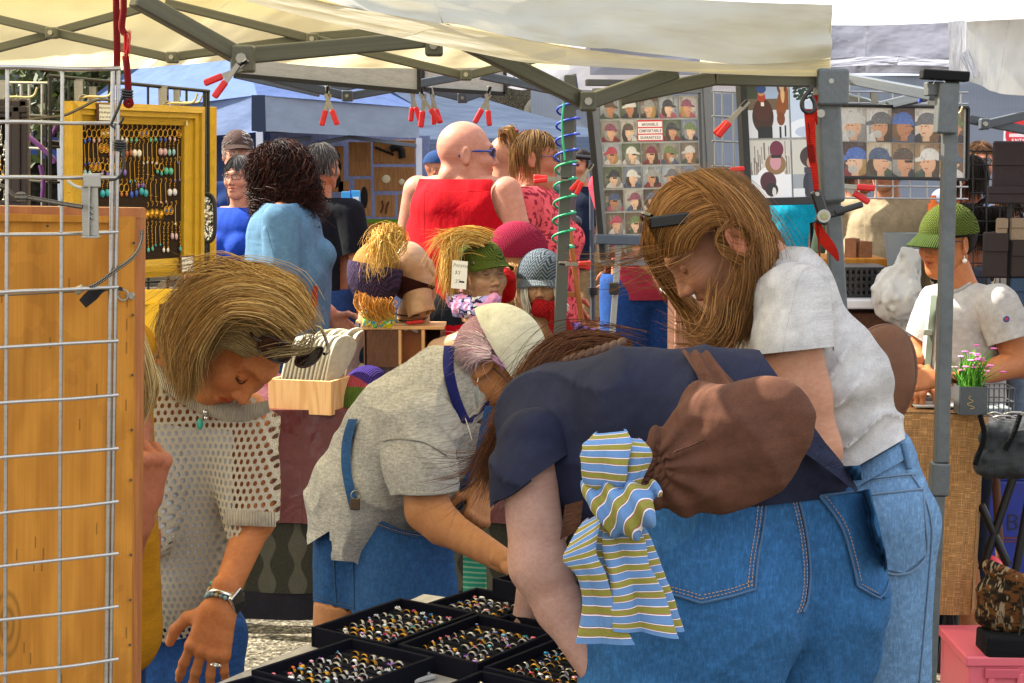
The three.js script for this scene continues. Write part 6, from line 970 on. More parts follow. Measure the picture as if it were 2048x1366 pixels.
{
srand(55);const G='#d7a23a',hook=()=>tube([V(0,0.004,0.002),V(0.003,0.008,0.003),V(0.004,0.002,0.003),V(0.001,-0.004,0.002)],0.0007,4,8),ring=(y,r,t=0.0011)=>new THREE.TorusGeometry(r,t,5,14).translate(0,y,0.002),bead=(y,r,sy=1)=>new THREE.SphereGeometry(r,7,5).scale(1,sy,0.7).translate(0,y,0.002),chain=(y,n,r=0.0015)=>mg(Array.from({length:n},(_,i)=>new THREE.SphereGeometry(r*(0.8 + 0.5*(i % 2)),5,4).translate((i % 3 - 1)*0.0006,y - i*0.0042,0.002)));
const leaf=()=>{const g=[cyl(V(0,-0.006,0.002),V(0,-0.046,0.002),0.0008,undefined,4)];for(let i=0;i<7;i++)for(const s of[-1,1])g.push(cyl(V(0,-0.014 - i*0.0045,0.002),V(s*(0.013 - Math.abs(i - 3)*0.0022),-0.008 - i*0.0045,0.002),0.0014,0.0008,4));return mg(g);};
const sunb=()=>{const g=[bead(-0.022,0.006)];for(let i=0;i<14;i++){const a=i/14*6.283;g.push(cyl(V(Math.cos(a)*0.004,-0.022 + Math.sin(a)*0.004,0.002),V(Math.cos(a)*0.013,-0.022 + Math.sin(a)*0.013,0.002),0.0014,0.0003,4));}return mg(g);};
const cross=()=>mg([cyl(V(0,-0.004,0.002),V(0,-0.045,0.002),0.0009,undefined,5),cyl(V(-0.005,-0.033,0.002),V(0.005,-0.033,0.002),0.0009,undefined,5)]);
const gm=std(G,0.3,{metalness:0.9,vertexColors:false}),stones=['#2f9fb0','#d8d2d8','#c2701e','#c9a2a8','#2c51b5','#7a5fb0','#e3dcd0','#8fb8c4','#a0562a','#4fae9a'].map(c=>std(c,0.3)),kinds={
hoop:{body:mg([hook(),ring(-0.013,0.009)]),stone:bead(-0.0275,0.0042,1.25)},double:{body:mg([hook(),ring(-0.013,0.010),ring(-0.013,0.006)]),stone:bead(-0.013,0.0035)},drop:{body:mg([hook(),chain(-0.004,4)]),stone:bead(-0.027,0.0055,1.5)},bar:{body:mg([hook(),cyl(V(0,-0.004,0.002),V(0,-0.045,0.002),0.0010,undefined,5)]),stone:bead(-0.048,0.003)},chain:{body:mg([hook(),chain(-0.004,12,0.0017)]),stone:bead(-0.058,0.0042,1.4)},leaf:{body:mg([hook(),leaf()])},sun:{body:mg([hook(),sunb()])},cross:{body:mg([hook(),cross()])},disc:{body:mg([hook(),chain(-0.004,3)]),stone:bead(-0.024,0.0078,1.15)}};
const rows=[[256,160,356,9.6,['hoop','hoop','double','hoop','hoop','hoop','double','hoop'],'the top row'],[284,160,356,8.4,['bar','bar','double','drop','hoop','drop','disc','bar','bar','disc','drop'],'the second row'],[322,160,356,9.2,['drop','double','hoop','double','drop','bar','chain','cross','hoop','disc','bar','drop'],'the third row'],[364,196,352,9.8,['disc','drop','hoop','drop','disc','cross','bar','disc','leaf','double','sun'],'the fourth row'],[410,286,356,9.6,['sun','sun','double','bar','cross','chain','chain','chain'],'the fifth row'],[450,286,356,8.2,['chain','bar','chain','drop','chain','chain','chain','bar','chain'],'the bottom row']];
let first=true;const words={hoop:'gold hoop earring',double:'gold double hoop earring',drop:'gold drop earring',bar:'long gold bar earring',chain:'long gold chain earring',leaf:'gold palm leaf earring',sun:'gold sunburst earring',cross:'gold cross earring',disc:'gold disc earring'},sn=['teal','white','amber','blush','blue','violet','cream','pale blue','brown','green'];
for(const[y,x0,x1,dx,ks,where]of rows){let i=0,col=null;for(let x=x0 + 4;x<x1;x +=dx*rr(0.92,1.08),i++){
const k=ks[Math.floor(i/2)% ks.length],q=kinds[k];if(i % 2===0)col=pick(stones);const p=Y(x,y + rr(-2,2)-(x - 160)*0.004).addScaledVector(yn,0.004),t=thing('earring',`${words[k]}${q.stone ? ` with ${sn[stones.indexOf(col)]} stone` : ''} in ${where} of the yellow frame`,'earring',p,`${words[k]}s in ${where}${q.stone ? `, ${sn[stones.indexOf(col)]} stone` : ''}`);
const b=shade(new THREE.Mesh(q.body,gm));b.name='setting';t.add(b);if(q.stone){const s=shade(new THREE.Mesh(q.stone,col));s.name='stone';t.add(s);}t.rotation.y=YR;t.rotation.z=rr(-0.06,0.06);
}}
}
{
const t=thing('wire_grid','black wire grid panel carrying the yellow frame','grid panel',Y(265,380,0.1)),q=(x,y)=>P(x,y,YD(x)+ 0.05),yt=x=>152 +(x - 100)*0.096;
for(const x of[100,138,178,218,258,296,335,373,409,416])part(t,'wire',cyl(q(x,yt(x)),q(x + 2,1300),x>400||x===100?0.0045:0.003,undefined,7),blackMetal);
for(let k=0;k<12;k++){const f=x=>yt(x)+ k*66*4.4/YD(x);part(t,'wire',cyl(q(96,f(96)),q(418,f(418)),k?0.0028:0.0045,undefined,7),blackMetal);}
const t2=thing('wire_grid','second black wire grid with chrome wires farther left','grid panel',P(60,300,4.5)),r=(x,y)=>P(x,y,4.6 - x*0.003);
for(const[x,m]of[[-60,chrome],[-20,chrome],[28,blackMetal],[42,chrome],[58,chrome],[84,chrome],[92,blackMetal]])part(t2,'wire',cyl(r(x,165),r(x,1300),0.0032,undefined,7),m);
for(let k=0;k<10;k++)part(t2,'wire',cyl(r(-80,164 + k*62),r(96,166 + k*66),0.003,undefined,7),k % 2?blackMetal:chrome);
}
[[158,165,1.5,'metal bracket hook, left of the two on the yellow frame top'],[186,178,1.2,'flat metal clip beside the left bracket on the grid top'],[326,178,1.6,'metal bracket hook over the right half of the yellow frame'],[354,184,1.2,'flat metal clip right of the bracket over the yellow frame'],[8,166,1.4,'metal bracket hook above the dark red frame'],[325,566,1.4,'metal bracket hook under the yellow frame']].forEach(([x,y,s,l])=>gridHook(P(x,y,YD(x)+ 0.03),s*1.15,l));
{
const t=thing('jewellery_display','edge of a second yellow frame behind the black grid','frame',P(425,380,4.72));part(t,'stile',bar(P(425,214,4.74),P(424,548,4.74),0.017,0.03,V(0,0,1),0.002),std('#f0bc12',0.5,{map:grainT}));part(t,'backing',bar(P(409,214,4.76),P(409,545,4.76),0.02,0.02,V(0,0,1)),std('#b0a48c',0.8,{map:grainT}));
const m=thing('mirror','rounded mirror with black rim and rippled silver face','mirror',P(410,436,4.60)),L=[];for(let i=0;i<28;i++){const a=i/28*6.283,c=Math.cos(a),s=Math.sin(a);L.push(P(410 + 20*Math.sign(c)*Math.pow(Math.abs(c),0.6),436 - 48*Math.sign(s)*Math.pow(Math.abs(s),0.6),4.66));}
part(m,'rim',tube(L,0.005,7,60,true),blackPlastic);const c=P(410,436,4.655),E=L.concat([L[0]]);part(m,'face',uvm(sheet([E,E.map(p=>lerp3(p,c,0.5)),E.map(()=>c.clone())])),std('#c9c9c6',0.15,{metalness:0.9,bumpMap:tex(128,128,(u,v)=>fbm(u*16,v*9,1,3,0),{rep:[0.12,0.12],data:true}),bumpScale:0.02}));
const lo=thing('jewellery_display','yellow frame hung below, mostly behind the blond woman','frame',P(310,605,4.4));part(lo,'rail',bar(P(240,598,4.32),P(338,592,4.46),0.02,0.035,UP,0.003),std('#f0bc12',0.5));part(lo,'stile',bar(P(300,604,4.40),P(300,900,4.40),0.04,0.02,V(0,0,1),0.003),std('#f0bc12',0.5));part(lo,'board',quad(P(240,615,4.36),P(330,608,4.47),P(330,900,4.47),P(240,920,4.36)),std('#2b1f19',0.9));
}
{
const t=thing('jewellery_display','dark red wooden frame with silver jewellery, cut by the left edge','frame',P(20,300,3.9)),rm=std('#4a0f0d',0.4,{map:woodT('#7a2a22','#521714',4)}),d=3.92;
for(const[x0,x1,o,n]of[[40,56,0,'stile'],[26,42,0.008,'inner_moulding'],[16,28,0.002,'inner_moulding']])part(t,n,bar(P((x0 + x1)/2,200,d - o),P((x0 + x1)/2,405,d - o),S(x1 - x0,d),0.02,V(0,0,1),0.003),rm);
for(const[y0,y1,o,n]of[[198,214,0,'rail'],[212,226,0.008,'inner_moulding'],[224,236,0.002,'inner_moulding'],[400,415,0,'rail']])part(t,n,bar(P(-120,(y0 + y1)/2,d - o),P(56,(y0 + y1)/2,d - o),0.02,S(y1 - y0,d),UP,0.003),rm);
part(t,'board',quad(P(-120,230,d + 0.01),P(20,230,d + 0.01),P(20,402,d + 0.01),P(-120,402,d + 0.01)),std('#191412',0.9,{map:grainT}));srand(66);
for(let k=0;k<14;k++){const p=P(rr(0,13),255 + k*10,d),e=thing('earring',`silver dangling earring on the dark red frame, number ${['one','two','three','four','five','six','seven','eight','nine','ten','eleven','twelve','thirteen','fourteen'][k]} from its top`,'earring',p,'silver earrings on the dark red frame');part(e,'chain',[tube([p,p.clone().add(V(0.002,0.006,0.003)),p.clone().add(V(0,-0.012,0.002))],0.001,4,8),ball(p.clone().add(V(0,-0.015,0.003)),0.004,1,1,1,6)],k===7||k===8?gold:silver);}
}
{const t=thing('hanger','purple plastic hanger hooked on the grid by the dark red frame','hanger',P(85,300,4.3));part(t,'arm',tube(pts([[56,272],[84,296],[106,318],[110,326]],4.25),0.0055,7),std('#6f3a92',0.4));part(t,'arm',tube(pts([[112,252],[104,270],[98,284]],4.3),0.0045,7),std('#6f3a92',0.4));part(t,'drop',tube(pts([[80,330],[86,360],[84,398]],4.3),0.005,7),std('#6f3a92',0.4));}
//---------- ring table and trays ----------
{
const h=0.782,t=thing('table','white covered folding table under the ring trays','table',V(-0.05,0,-3.1)),wc=std('#cfcac2',0.7,{map:grainT});
const e1=onPlane(500,1338,h),e2=onPlane(435,1366,h),dir=e1.clone().sub(e2).normalize(),nrm=V(-dir.z,0,dir.x).multiplyScalar(-1);
const A=e1.clone().addScaledVector(dir,0.62),B=e1.clone().addScaledVector(dir,-0.9),w=V(0.86,0,0.505).normalize().multiplyScalar(0.62);
const top=[A,A.clone().add(w),B.clone().add(w),B];const dn=V(0,-0.025,0);
part(t,'tabletop',[quad(...top),...top.map((p,i)=>quad(p,top[(i + 1)% 4],top[(i + 1)% 4].clone().add(dn),p.clone().add(dn))),quad(...top.map(p=>p.clone().add(dn)).reverse())],wc);
for(const[i,j]of[[0,1],[2,3]])for(const k of[0.15,0.85]){const p=lerp3(lerp3(top[i],top[j],k),lerp3(top[0],top[2],0.5),0.15);part(t,'leg',cyl(V(p.x,0,p.z),V(p.x,h - 0.03,p.z),0.014),metalGrey);}
const T=[
['back left',[622,1256],[800,1197],[950,1227],0,1],['back middle',[852,1208],[953,1176],[1100,1204],0,1],['middle right',[795,1290],[956,1229],[1112,1264],0,1],['front left',[502,1342],[702,1277],[870,1316],0.0,1],
['front right',[966,1336],[1122,1274],[1290,1310],0,0],['nearest',[890,1372],[962,1342],[1130,1380],0,0],['far right',[984,1158],[1060,1140],[1190,1170],0.05,0],['right',[1000,1228],[1075,1200],[1230,1232],0,0],['bottom left',[402,1380],[505,1352],[700,1400],0,0]];
const velvet=std('#0d0e1c',0.95,{map:grainT}),foam=std('#0b0c18',1,{map:grainT});srand(77);
const M=['#b5b1aa','#a8a39c','#9c968e','#b8872c','#a5782a','#a09b94'].map(c=>std(c,0.3,{metalness:0.95})),gn=['clear','white','magenta','blue','violet','red','teal','blush','navy','clear','coral','ice blue'],gemM=['#d8d8e0','#ffffff','#c21f6a','#1f7fb5','#8a3fb0','#c2431f','#2fa0a0','#e0a0b0','#203a8a','#d8d8e0','#d94f6a','#b5d0d8'].map(c=>phys(c,0.08,{clearcoat:1})),words=['silver','silver','pewter','gold','brass','steel'];
const arc=(r,tb,wd)=>new THREE.TorusGeometry(r,tb,5,10,Math.PI).scale(1,1,wd);
const bandG=[arc(0.0088,0.0013,1),arc(0.0088,0.0012,2.4),arc(0.0088,0.0014,3.6),mg([arc(0.0088,0.0010,1),arc(0.0088,0.0010,1).translate(0,0.0012,0.002),arc(0.0088,0.001,1).translate(0,0.0006,-0.002)]),arc(0.0095,0.0022,1.6)];
const gemG=[new THREE.OctahedronGeometry(0.0026).translate(0,0.011,0),new THREE.SphereGeometry(0.0042,7,5).scale(1.2,0.7,1).translate(0,0.0105,0),box(0.005,0.003,0.006,0,0.0105,0),mg([0,1,2,3,4,5].map(i=>new THREE.OctahedronGeometry(0.0018).translate(Math.cos(i)*0.0042,0.0105,Math.sin(i)*0.0042))),new THREE.SphereGeometry(0.005,8,6).scale(1.3,0.5,0.9).translate(0,0.011,0)];
const late=[];
T.forEach(([where,l,tp,r,up,alone],n)=>{
const H2=h + 0.034 + up,L=onPlane(...l,H2),A2=onPlane(...tp,H2),R=onPlane(...r,H2),u=A2.clone().sub(L),v=R.clone().sub(A2),B2=L.clone().add(v),tr=thing('ring_tray',`black velvet ring tray, ${where} on the table`,'tray',V(lerp3(L,R,0.5).x,h,lerp3(L,R,0.5).z));
const lu=u.length(),lv=v.length(),ud=u.clone().normalize(),vd=v.clone().normalize(),at=(a,b,y)=>L.clone().addScaledVector(ud,a).addScaledVector(vd,b).setY(y),rim=0.008;
const wall=(a,b)=>bar(a.clone().setY(h + up + 0.018),b.clone().setY(h + up + 0.018),rim,0.036,UP,0.002);
for(const[a,b]of[[at(0,rim/2,0),at(lu,rim/2,0)],[at(0,lv - rim/2,0),at(lu,lv - rim/2,0)],[at(rim/2,rim,0),at(rim/2,lv - rim,0)],[at(lu - rim/2,rim,0),at(lu - rim/2,lv - rim,0)]])part(tr,'rim',wall(a,b),velvet);
part(tr,'base',quad(at(0,0,h + up + 0.004),at(lu,0,h + up + 0.004),at(lu,lv,h + up + 0.004),at(0,lv,h + up + 0.004)),velvet);
const rows=Math.max(4,Math.round(lu/0.025)),yF=h + up + 0.019;
for(let k=0;k<rows;k++){const a=rim +(lu - 2*rim)*(k + 0.5)/rows;part(tr,'foam_row',bar(at(a,rim,yF - 0.006),at(a,lv - rim,yF - 0.006),(lu - 2*rim)/rows*0.88,0.016,UP,0.005),foam);}
const ry=Math.atan2(-vd.z,vd.x);
for(let k=0;k<rows;k++){const a=rim +(lu - 2*rim)*(k + 0.98)/rows;if(k===rows - 1)continue;for(let b=0.02;b<lv - 0.016;b +=rr(0.0175,0.023)){
if(rnd()<0.14)continue;const p=at(a,b,yF - 0.003),mi=Math.floor(rnd()*M.length),bi=Math.floor(rnd()*bandG.length),gi=rnd()<0.4?Math.floor(rnd()*gemG.length):-1,s=rr(0.82,1.02),yaw=ry + rr(-0.35,0.35),tilt=rr(-0.3,0.2),gm2=pick(gemM);
if(!alone){const g=bandG[bi].clone(),Q=new THREE.Matrix4().makeRotationFromEuler(new THREE.Euler(tilt,yaw,0,'YXZ')).scale(V(s,s,s)).setPosition(p);late.push([mg([tint(g,M[mi].color),...(gi>=0?[tint(gemG[gi].clone(),gm2.color)]:[])]).applyMatrix4(Q)][0]);continue;}
const o=thing('ring',`${words[mi]} ${['thin', 'wide', 'broad', 'openwork', 'thick'][bi]} ring${gi >= 0 ? ` with ${gn[gemM.indexOf(gm2)]} stone` : ''} in row ${['one', 'two', 'three', 'four', 'five', 'six', 'seven', 'eight', 'nine', 'ten', 'eleven', 'twelve', 'thirteen'][k]} of the ${where} tray`,'ring',p,`${words[mi]} ${['thin', 'wide', 'broad', 'openwork', 'thick'][bi]} rings${gi >= 0 ? ` with ${gn[gemM.indexOf(gm2)]} stone` : ''} in row ${k + 1} of the ${where} tray`);
o.rotation.set(tilt,yaw,0,'YXZ');o.scale.setScalar(s);const m=shade(new THREE.Mesh(bandG[bi],M[mi]));m.name='band';o.add(m);if(gi>=0){const q=shade(new THREE.Mesh(gemG[gi],gm2));q.name='stone';o.add(q);}
}}
});
const far=solo('rings',late,std('#ffffff',0.25,{metalness:0.85,vertexColors:true}),'many rings in the trays farther right and at the bottom edge','rings',null,'stuff');
const c=onPlane(800,1356,h + 0.006),wt=thing('tray','plain pale tray lid lying between the front ring trays','tray',c);part(wt,'base',box(0.10,0.008,0.07,c.x,c.y,c.z,0.003).translate(-c.x,-c.y,-c.z).rotateY(0.75).translate(c.x,c.y,c.z),std('#b9b6b2',0.6));part(wt,'rim',box(0.085,0.004,0.055,c.x,c.y + 0.006,c.z,0.001).translate(-c.x,-c.y,-c.z).rotateY(0.75).translate(c.x,c.y,c.z),std('#a5a29e',0.5));
}
//---------- the hat stall:red table,boxes,mannequin heads ----------
const TY=0.765;
{
const t=thing('table','long hat stall table under a shiny dark red cloth','table',V(-0.5,0,-7.1));const x0=-1.25,x1=1.05,z0=-6.62,z1=-7.75;
part(t,'tabletop',box(x1 - x0,0.03,z0 - z1,(x0 + x1)/2,TY - 0.017,(z0 + z1)/2,0.006),pine);for(const x of[x0 + 0.1,x1 - 0.1])for(const z of[z0 - 0.1,z1 + 0.1])part(t,'leg',cyl(V(x,0,z),V(x,TY - 0.04,z),0.016),metalGrey);
const dam=tex(512,512,(u,v)=>{const n=fbm(u*12,v*12,1,3,12)+ 0.3*Math.sin(u*50)*Math.sin(v*50);return n>0.52?0.35:0.62;},{rep:[0.5,0.5],data:true}),red=phys('#5a1a20',1,{roughnessMap:dam,sheen:0.6,sheenColor:C('#a04a50'),map:grainT,bumpMap:foldB,bumpScale:0.006});
const cl=solo('tablecloth',[grid(40,10,(u,v)=>V(mix(x0,x1,u),TY + 0.004 + 0.004*(noise(u*20,v*8)- 0.5),mix(z1,z0 + 0.012,v)),2.2,1),grid(90,14,(u,v)=>V(mix(x0 - 0.01,x1 + 0.01,u),TY + 0.004 - v*0.40,z0 + 0.014 + 0.012*v + 0.020*v*Math.sin(u*46 + 3*noise(u*9,2))+ 0.010*(noise(u*30,v*3)- 0.5)),2.2,0.4)],red,'shiny dark red cloth with worn sheen over the hat stall table','tablecloth');
const pat=tex(256,256,(u,v,i,j)=>{const k=u*3,c=(k % 1)- 0.5,w=0.20 + 0.10*Math.sin(v*6.283*3);const s=Math.abs(c)<w?0.30:0.19;return[s + 0.10*(h3(i,j,1)- 0.4),s + 0.10*(h3(i,j,1)- 0.4),s*0.92 + 0.1*(h3(i,j,1)- 0.4)];},{rep:[0.33,0.42]});
const sk=grid(90,12,(u,v)=>V(mix(x0,x1,u),0.385 - v*0.27,z0 - 0.01 + 0.012*Math.sin(u*38)*(0.4 + v)),2.3,0.28);solo('table_skirt',sk,std('#d8d4cc',0.95,{map:pat}),'grey skirt with pale bead pattern below the dark red cloth','table skirt');solo('table_skirt',grid(60,3,(u,v)=>V(mix(x0,x1,u),0.118 - v*0.10,z0 - 0.012 + 0.012*Math.sin(u*38)),2.3,0.1),cloth('#24232c'),'dark hem cloth at the foot of the hat stall table','table skirt');
}
function pineBox(label,x0,x1,y0,y1,d,depth,yaw){
const c=P((x0 + x1)/2,y1,d),w=S(x1 - x0,d),h=S(y1 - y0,d),t=thing('wooden_box',label,'box',V(c.x,c.y,c.z)),R=g=>g.rotateY(yaw).translate(c.x,c.y,c.z),k=0.012;
for(const z of[depth/2,-depth/2])part(t,'side',R(uvm(box(w,h,k,0,h/2,z,0.0015),0)),pine);for(const x of[-w/2 + k/2,w/2 - k/2])part(t,'end',R(uvm(box(k,h,depth - k,x,h/2,0,0.0015),1.57)),pine);part(t,'bottom',R(box(w - k*2,k,depth - k,0,k/2 + 0.001,0)),pine);
}
pineBox('pale pine box of white hat forms in front',552,690,754,822,6.70,0.16,-0.34);pineBox('pale pine box of white hat forms behind the front one',610,716,750,806,6.95,0.15,-0.34);
{
const sh=new THREE.Shape();sh.moveTo(-0.034,0);sh.bezierCurveTo(-0.05,0.06,-0.066,0.10,-0.062,0.15);sh.bezierCurveTo(-0.058,0.20,0.058,0.20,0.062,0.15);sh.bezierCurveTo(0.066,0.10,0.05,0.06,0.034,0);sh.closePath();
const g=new THREE.ExtrudeGeometry(sh,{depth:0.006,bevelEnabled:true,bevelThickness:0.0015,bevelSize:0.0015,bevelSegments:1,curveSegments:12}),m=std('#e2ddca',0.55,{map:grainT}),m2=std('#b9b18a',0.6,{map:grainT}),ord=['first','second','third','fourth','fifth','sixth','seventh','eighth','ninth','tenth','eleventh','twelfth','thirteenth','fourteenth'];srand(31);
const put=(n,x0,x1,y,d,where,sc)=>{for(let k=0;k<n;k++){const p=P(mix(x0,x1,k/(n - 1)),y + rr(-3,3),d + 0.05*(1 - k/n)),o=solo('hat_form',g,k<2&&where[0]==='b'?m2:m,`white rounded hat form, ${ord[k]} from the left in the ${where} pine box`,'hat form',`white hat forms in the ${where} pine box`);o.position.copy(p);o.rotation.set(0,0.85 + rr(-0.04,0.04),-0.42 + rr(-0.04,0.04),'ZYX');o.scale.set(sc*0.92,sc,1);}};
put(12,572,660,764,6.70,'front',0.95);put(9,618,700,758,6.94,'back',1.06);
}
function knitCap(label,p,s,m,rot,m2=m){const M=new THREE.Matrix4().makeRotationFromEuler(new THREE.Euler(...rot,'YXZ')).scale(V(s,s,s)).setPosition(p),t=thing('knit_hat',label,'cap',p),c=capGeo(M,{y:0.02,brim:0.07,droop:0.35,w:0.078});part(t,'crown',uvm(c.dome),m2);part(t,'brim',uvm(c.brim),m);}
knitCap('green ribbed knit cap at the bottom of the cap pile',P(715,826,6.75),0.9,rib('#5c7432'),[0.25,-1.2,0]);knitCap('pink ribbed knit cap in the middle of the cap pile',P(718,812,6.76),0.85,rib('#b84a5a'),[0.25,-1.15,0]);knitCap('purple ribbed knit cap on top of the cap pile',P(732,798,6.78),0.85,rib('#4a3690'),[0.2,-0.9,0]);
{const f=new Sdf(0.02);f.b([735,705,6.95,17],[762,700,6.95,20]).b([728,716,6.95,9],[765,716,6.95,9]);f.ball(P(762,703,6.85),0.022,{sub:1,k:0.01});f.warp=(x,y,z,D)=>D - 0.004*noise(x*200,y*200,z*200);srand(4);const hg=[];for(let i=0;i<500;i++){const p=P(rr(724,776),rr(682,722),6.95),q=V(rr(-1,1),rr(-0.4,1),rr(0,1)).normalize(),k=p.clone();let ok=f.at(k.x,k.y,k.z);if(Math.abs(ok)<0.03)hg.push([k,k.clone().addScaledVector(q,0.012),k.clone().addScaledVector(q,0.02)]);}const t=thing('fuzzy_hat','fuzzy dark blue wool hat on the white cloth','hat',P(750,720,6.95));part(t,'body',f.mesh(0.005),cloth('#23364f'));}
solo('folded_cloth',(()=>{const f=new Sdf(0.02);f.b([730,738,6.95,14],[800,730,7.0,15]).b([745,726,6.96,8],[790,722,7.0,8]);f.warp=folds(0.008,30,30,30);return f.mesh(0.007);})(),cloth('#cfcabd'),'folded white cloth below the fuzzy blue hat','cloth');
solo('woven_purse',(()=>{const f=new Sdf(0.02);f.b([726,768,6.9,16],[752,764,6.95,14]);return f.mesh(0.006);})(),knit('#4a3a36','#6d5a50',{w:10}),'small brown woven purse behind the pine boxes','purse');
{
const d=6.82,t=thing('wooden_crate','dark wooden display crate with compartments under the mannequin heads','crate',P(805,735,d)),a=P(728,735,d),b=P(884,735,d),top=P(800,656,d).y,w=b.x - a.x,h=top - a.y;
const bx=(x,y,ww,hh,z=0,dd=0.2)=>box(ww,hh,dd,a.x + x,a.y + y,a.z - 0.1 + z,0.002);
part(t,'shelf',bx(w/2,h,w + 0.02,0.012),pine);part(t,'base',bx(w/2,0.006,w,0.012),walnut);for(const[x,m]of[[0.006,walnut],[w*0.46,pine],[w*0.76,pine],[w,walnut]])part(t,'divider',bx(x,h/2,0.012,h - 0.014),m);part(t,'back',bx(w/2,h/2,w,h,-0.095,0.008),walnut);part(t,'front_panel',bx(w*0.23,h/2,w*0.44,h - 0.016,0.096,0.008),walnut);part(t,'inner_panel',bx(w*0.61,h/2,w*0.28,h - 0.016,0.02,0.008),stained);
const tl=thing('clamp','small steel bar clamp with a red grip on the crate shelf','clamp',P(815,645,6.85));part(tl,'grip',bar(P(812,646,6.86),P(846,642,6.86),0.012,0.012,UP,0.003),redRubber);part(tl,'arm',[bar(P(806,648,6.86),P(836,664,6.86),0.008,0.012,UP,0.002),bar(P(808,648,6.86),P(812,662,6.86),0.01,0.01)],steel);
solo('board',bar(P(715,640,6.95),P(852,648,6.95),0.16,0.008,UP,0.001),pine,'thin loose board lying on the crate under the mannequins','board');
}
const manM=std('#cfa07a',0.35,{map:grainT,vertexColors:true}),busM=std('#b98d6a',0.32,{map:grainT});
function mannequin(label,px,py,d,yaw,o={}){
const y=yaw*Math.PI/180,n=(o.nod||0)*Math.PI/180,fw=V(Math.sin(y)*Math.cos(n),-Math.sin(n),Math.cos(y)*Math.cos(n)),up=V(Math.sin(y)*Math.sin(n),Math.cos(n),Math.cos(y)*Math.sin(n)).addScaledVector(V(1,0,0),o.roll||0);
const c=P(px,py,d),M=headFrame(c,up,fw,o.s||0.98),t=thing('mannequin_head',label,'mannequin',V(c.x,TY,c.z)),f=new Sdf(0.03);
f.cap(H(M,0,-0.08,-0.03),0.050,V(c.x,c.y - 0.15,c.z - 0.01),0.052);if(o.bust){f.cap(V(c.x,c.y - 0.23,c.z),0.06,V(c.x,c.y - 0.34,c.z - 0.01),0.10,{n:V(1,0,0),s:1.3});for(const s of[-1,1])f.cap(V(c.x + s*0.03,c.y - 0.235,c.z),0.05,V(c.x + s*0.145,c.y - 0.27,c.z - 0.01),0.05);f.cap(V(c.x,c.y - 0.3,c.z),0.09,V(c.x,TY,c.z),0.09);}else f.cap(V(c.x,c.y - 0.14,c.z - 0.02),0.05,V(c.x,(o.base||c.y - 0.2),c.z - 0.02),0.056);
part(t,'head',[white3(f.mesh(0.009)),headGeo({cell:0.0045,eyes:o.eyes||'closed',lip:[0.92,0.62,0.58],brow:[0.7,0.6,0.5]}).applyMatrix4(M)],manM);
if(!o.base&&!o.bust)part(t,'stand',[cyl(V(c.x,TY,c.z),V(c.x,c.y - 0.2,c.z),0.02),cyl(V(c.x,TY + 0.004,c.z),V(c.x,TY + 0.02,c.z),0.08)],blackPlastic);
return{t,M,c};
}
const blond=['#c79a4a','#d9b266','#b3843a','#e0c07c'];
{const{t,M,c}=mannequin('mannequin head with messy blond bun and purple knit headband',752,555,6.88,165,{base:P(800,646,6.9).y});srand(9);
part(t,'hair',[hairCap(M,{line:-0.2,back:-0.12,side:0.2})],hairBase('#a87c3c'));
part(t,'bun',hairGeo(guidesPx([[[750,530,6.7],[740,500,6.7],[752,475,6.7],[785,470,6.7],[792,500,6.7],[765,520,6.68]],[[760,525,6.68],[770,480,6.68],[782,460,6.7],[776,490,6.68],[755,520,6.66],[750,545,6.64]],[[775,520,6.7],[800,500,6.7],[798,478,6.72],[770,462,6.74],[748,478,6.74],[742,510,6.74]]]),320,{w:0.0016,jit:0.018,cols:blond,curl:8,fly:0,flare:1.0}),hairM);
part(t,'hair',hairGeo(guidesPx([[[716,585,6.72],[718,605,6.72],[735,625,6.7],[748,642,6.7]],[[745,600,6.68],[750,615,6.68],[762,630,6.68],[770,645,6.68]],[[785,600,6.7],[786,612,6.7],[780,628,6.7],[782,640,6.7]]]),160,{w:0.0017,jit:0.012,cols:['#b5792f','#c98f45','#9c6526'],curl:4}),hairM);
const b=thing('headband','chunky purple and grey knit headband on the left mannequin','headband',c),f=new Sdf(0.02);f.ell(H(M,0,0.02,-0.01),[0.100,0.122,0.120]);f.warp=(x,y,z,D)=>D - 0.003*noise(x*90,y*90,z*90);const lo=side(700,588,806,612,750,540),hi=side(700,520,804,540,750,600);part(b,'band',uvm(clip(f.mesh(0.006),(x,y,z)=>Math.min(lo(x,y,z),hi(x,y,z))),0.5),knit('#2c2838','#4f3a63',{rep:[0.12,0.12],w:3}));
solo('scarf',(()=>{const f=new Sdf(0.02);f.b([735,628,6.72,12],[785,640,6.72,9]).b([735,645,6.7,8],[780,648,6.7,8]);f.warp=folds(0.012,60,60,60);return f.mesh(0.006);})(),std('#ffffff',0.8,{map:tex(64,64,(u,v)=>{const n=fbm(u*5,v*5,3,2,5);return n>0.55?[0.78,0.72,0.15]:n>0.42?[0.10,0.45,0.68]:[0.35,0.6,0.25];},{rep:[0.06,0.06]})}),'small scarf in yellow, green and blue under the left mannequin','scarf');
}
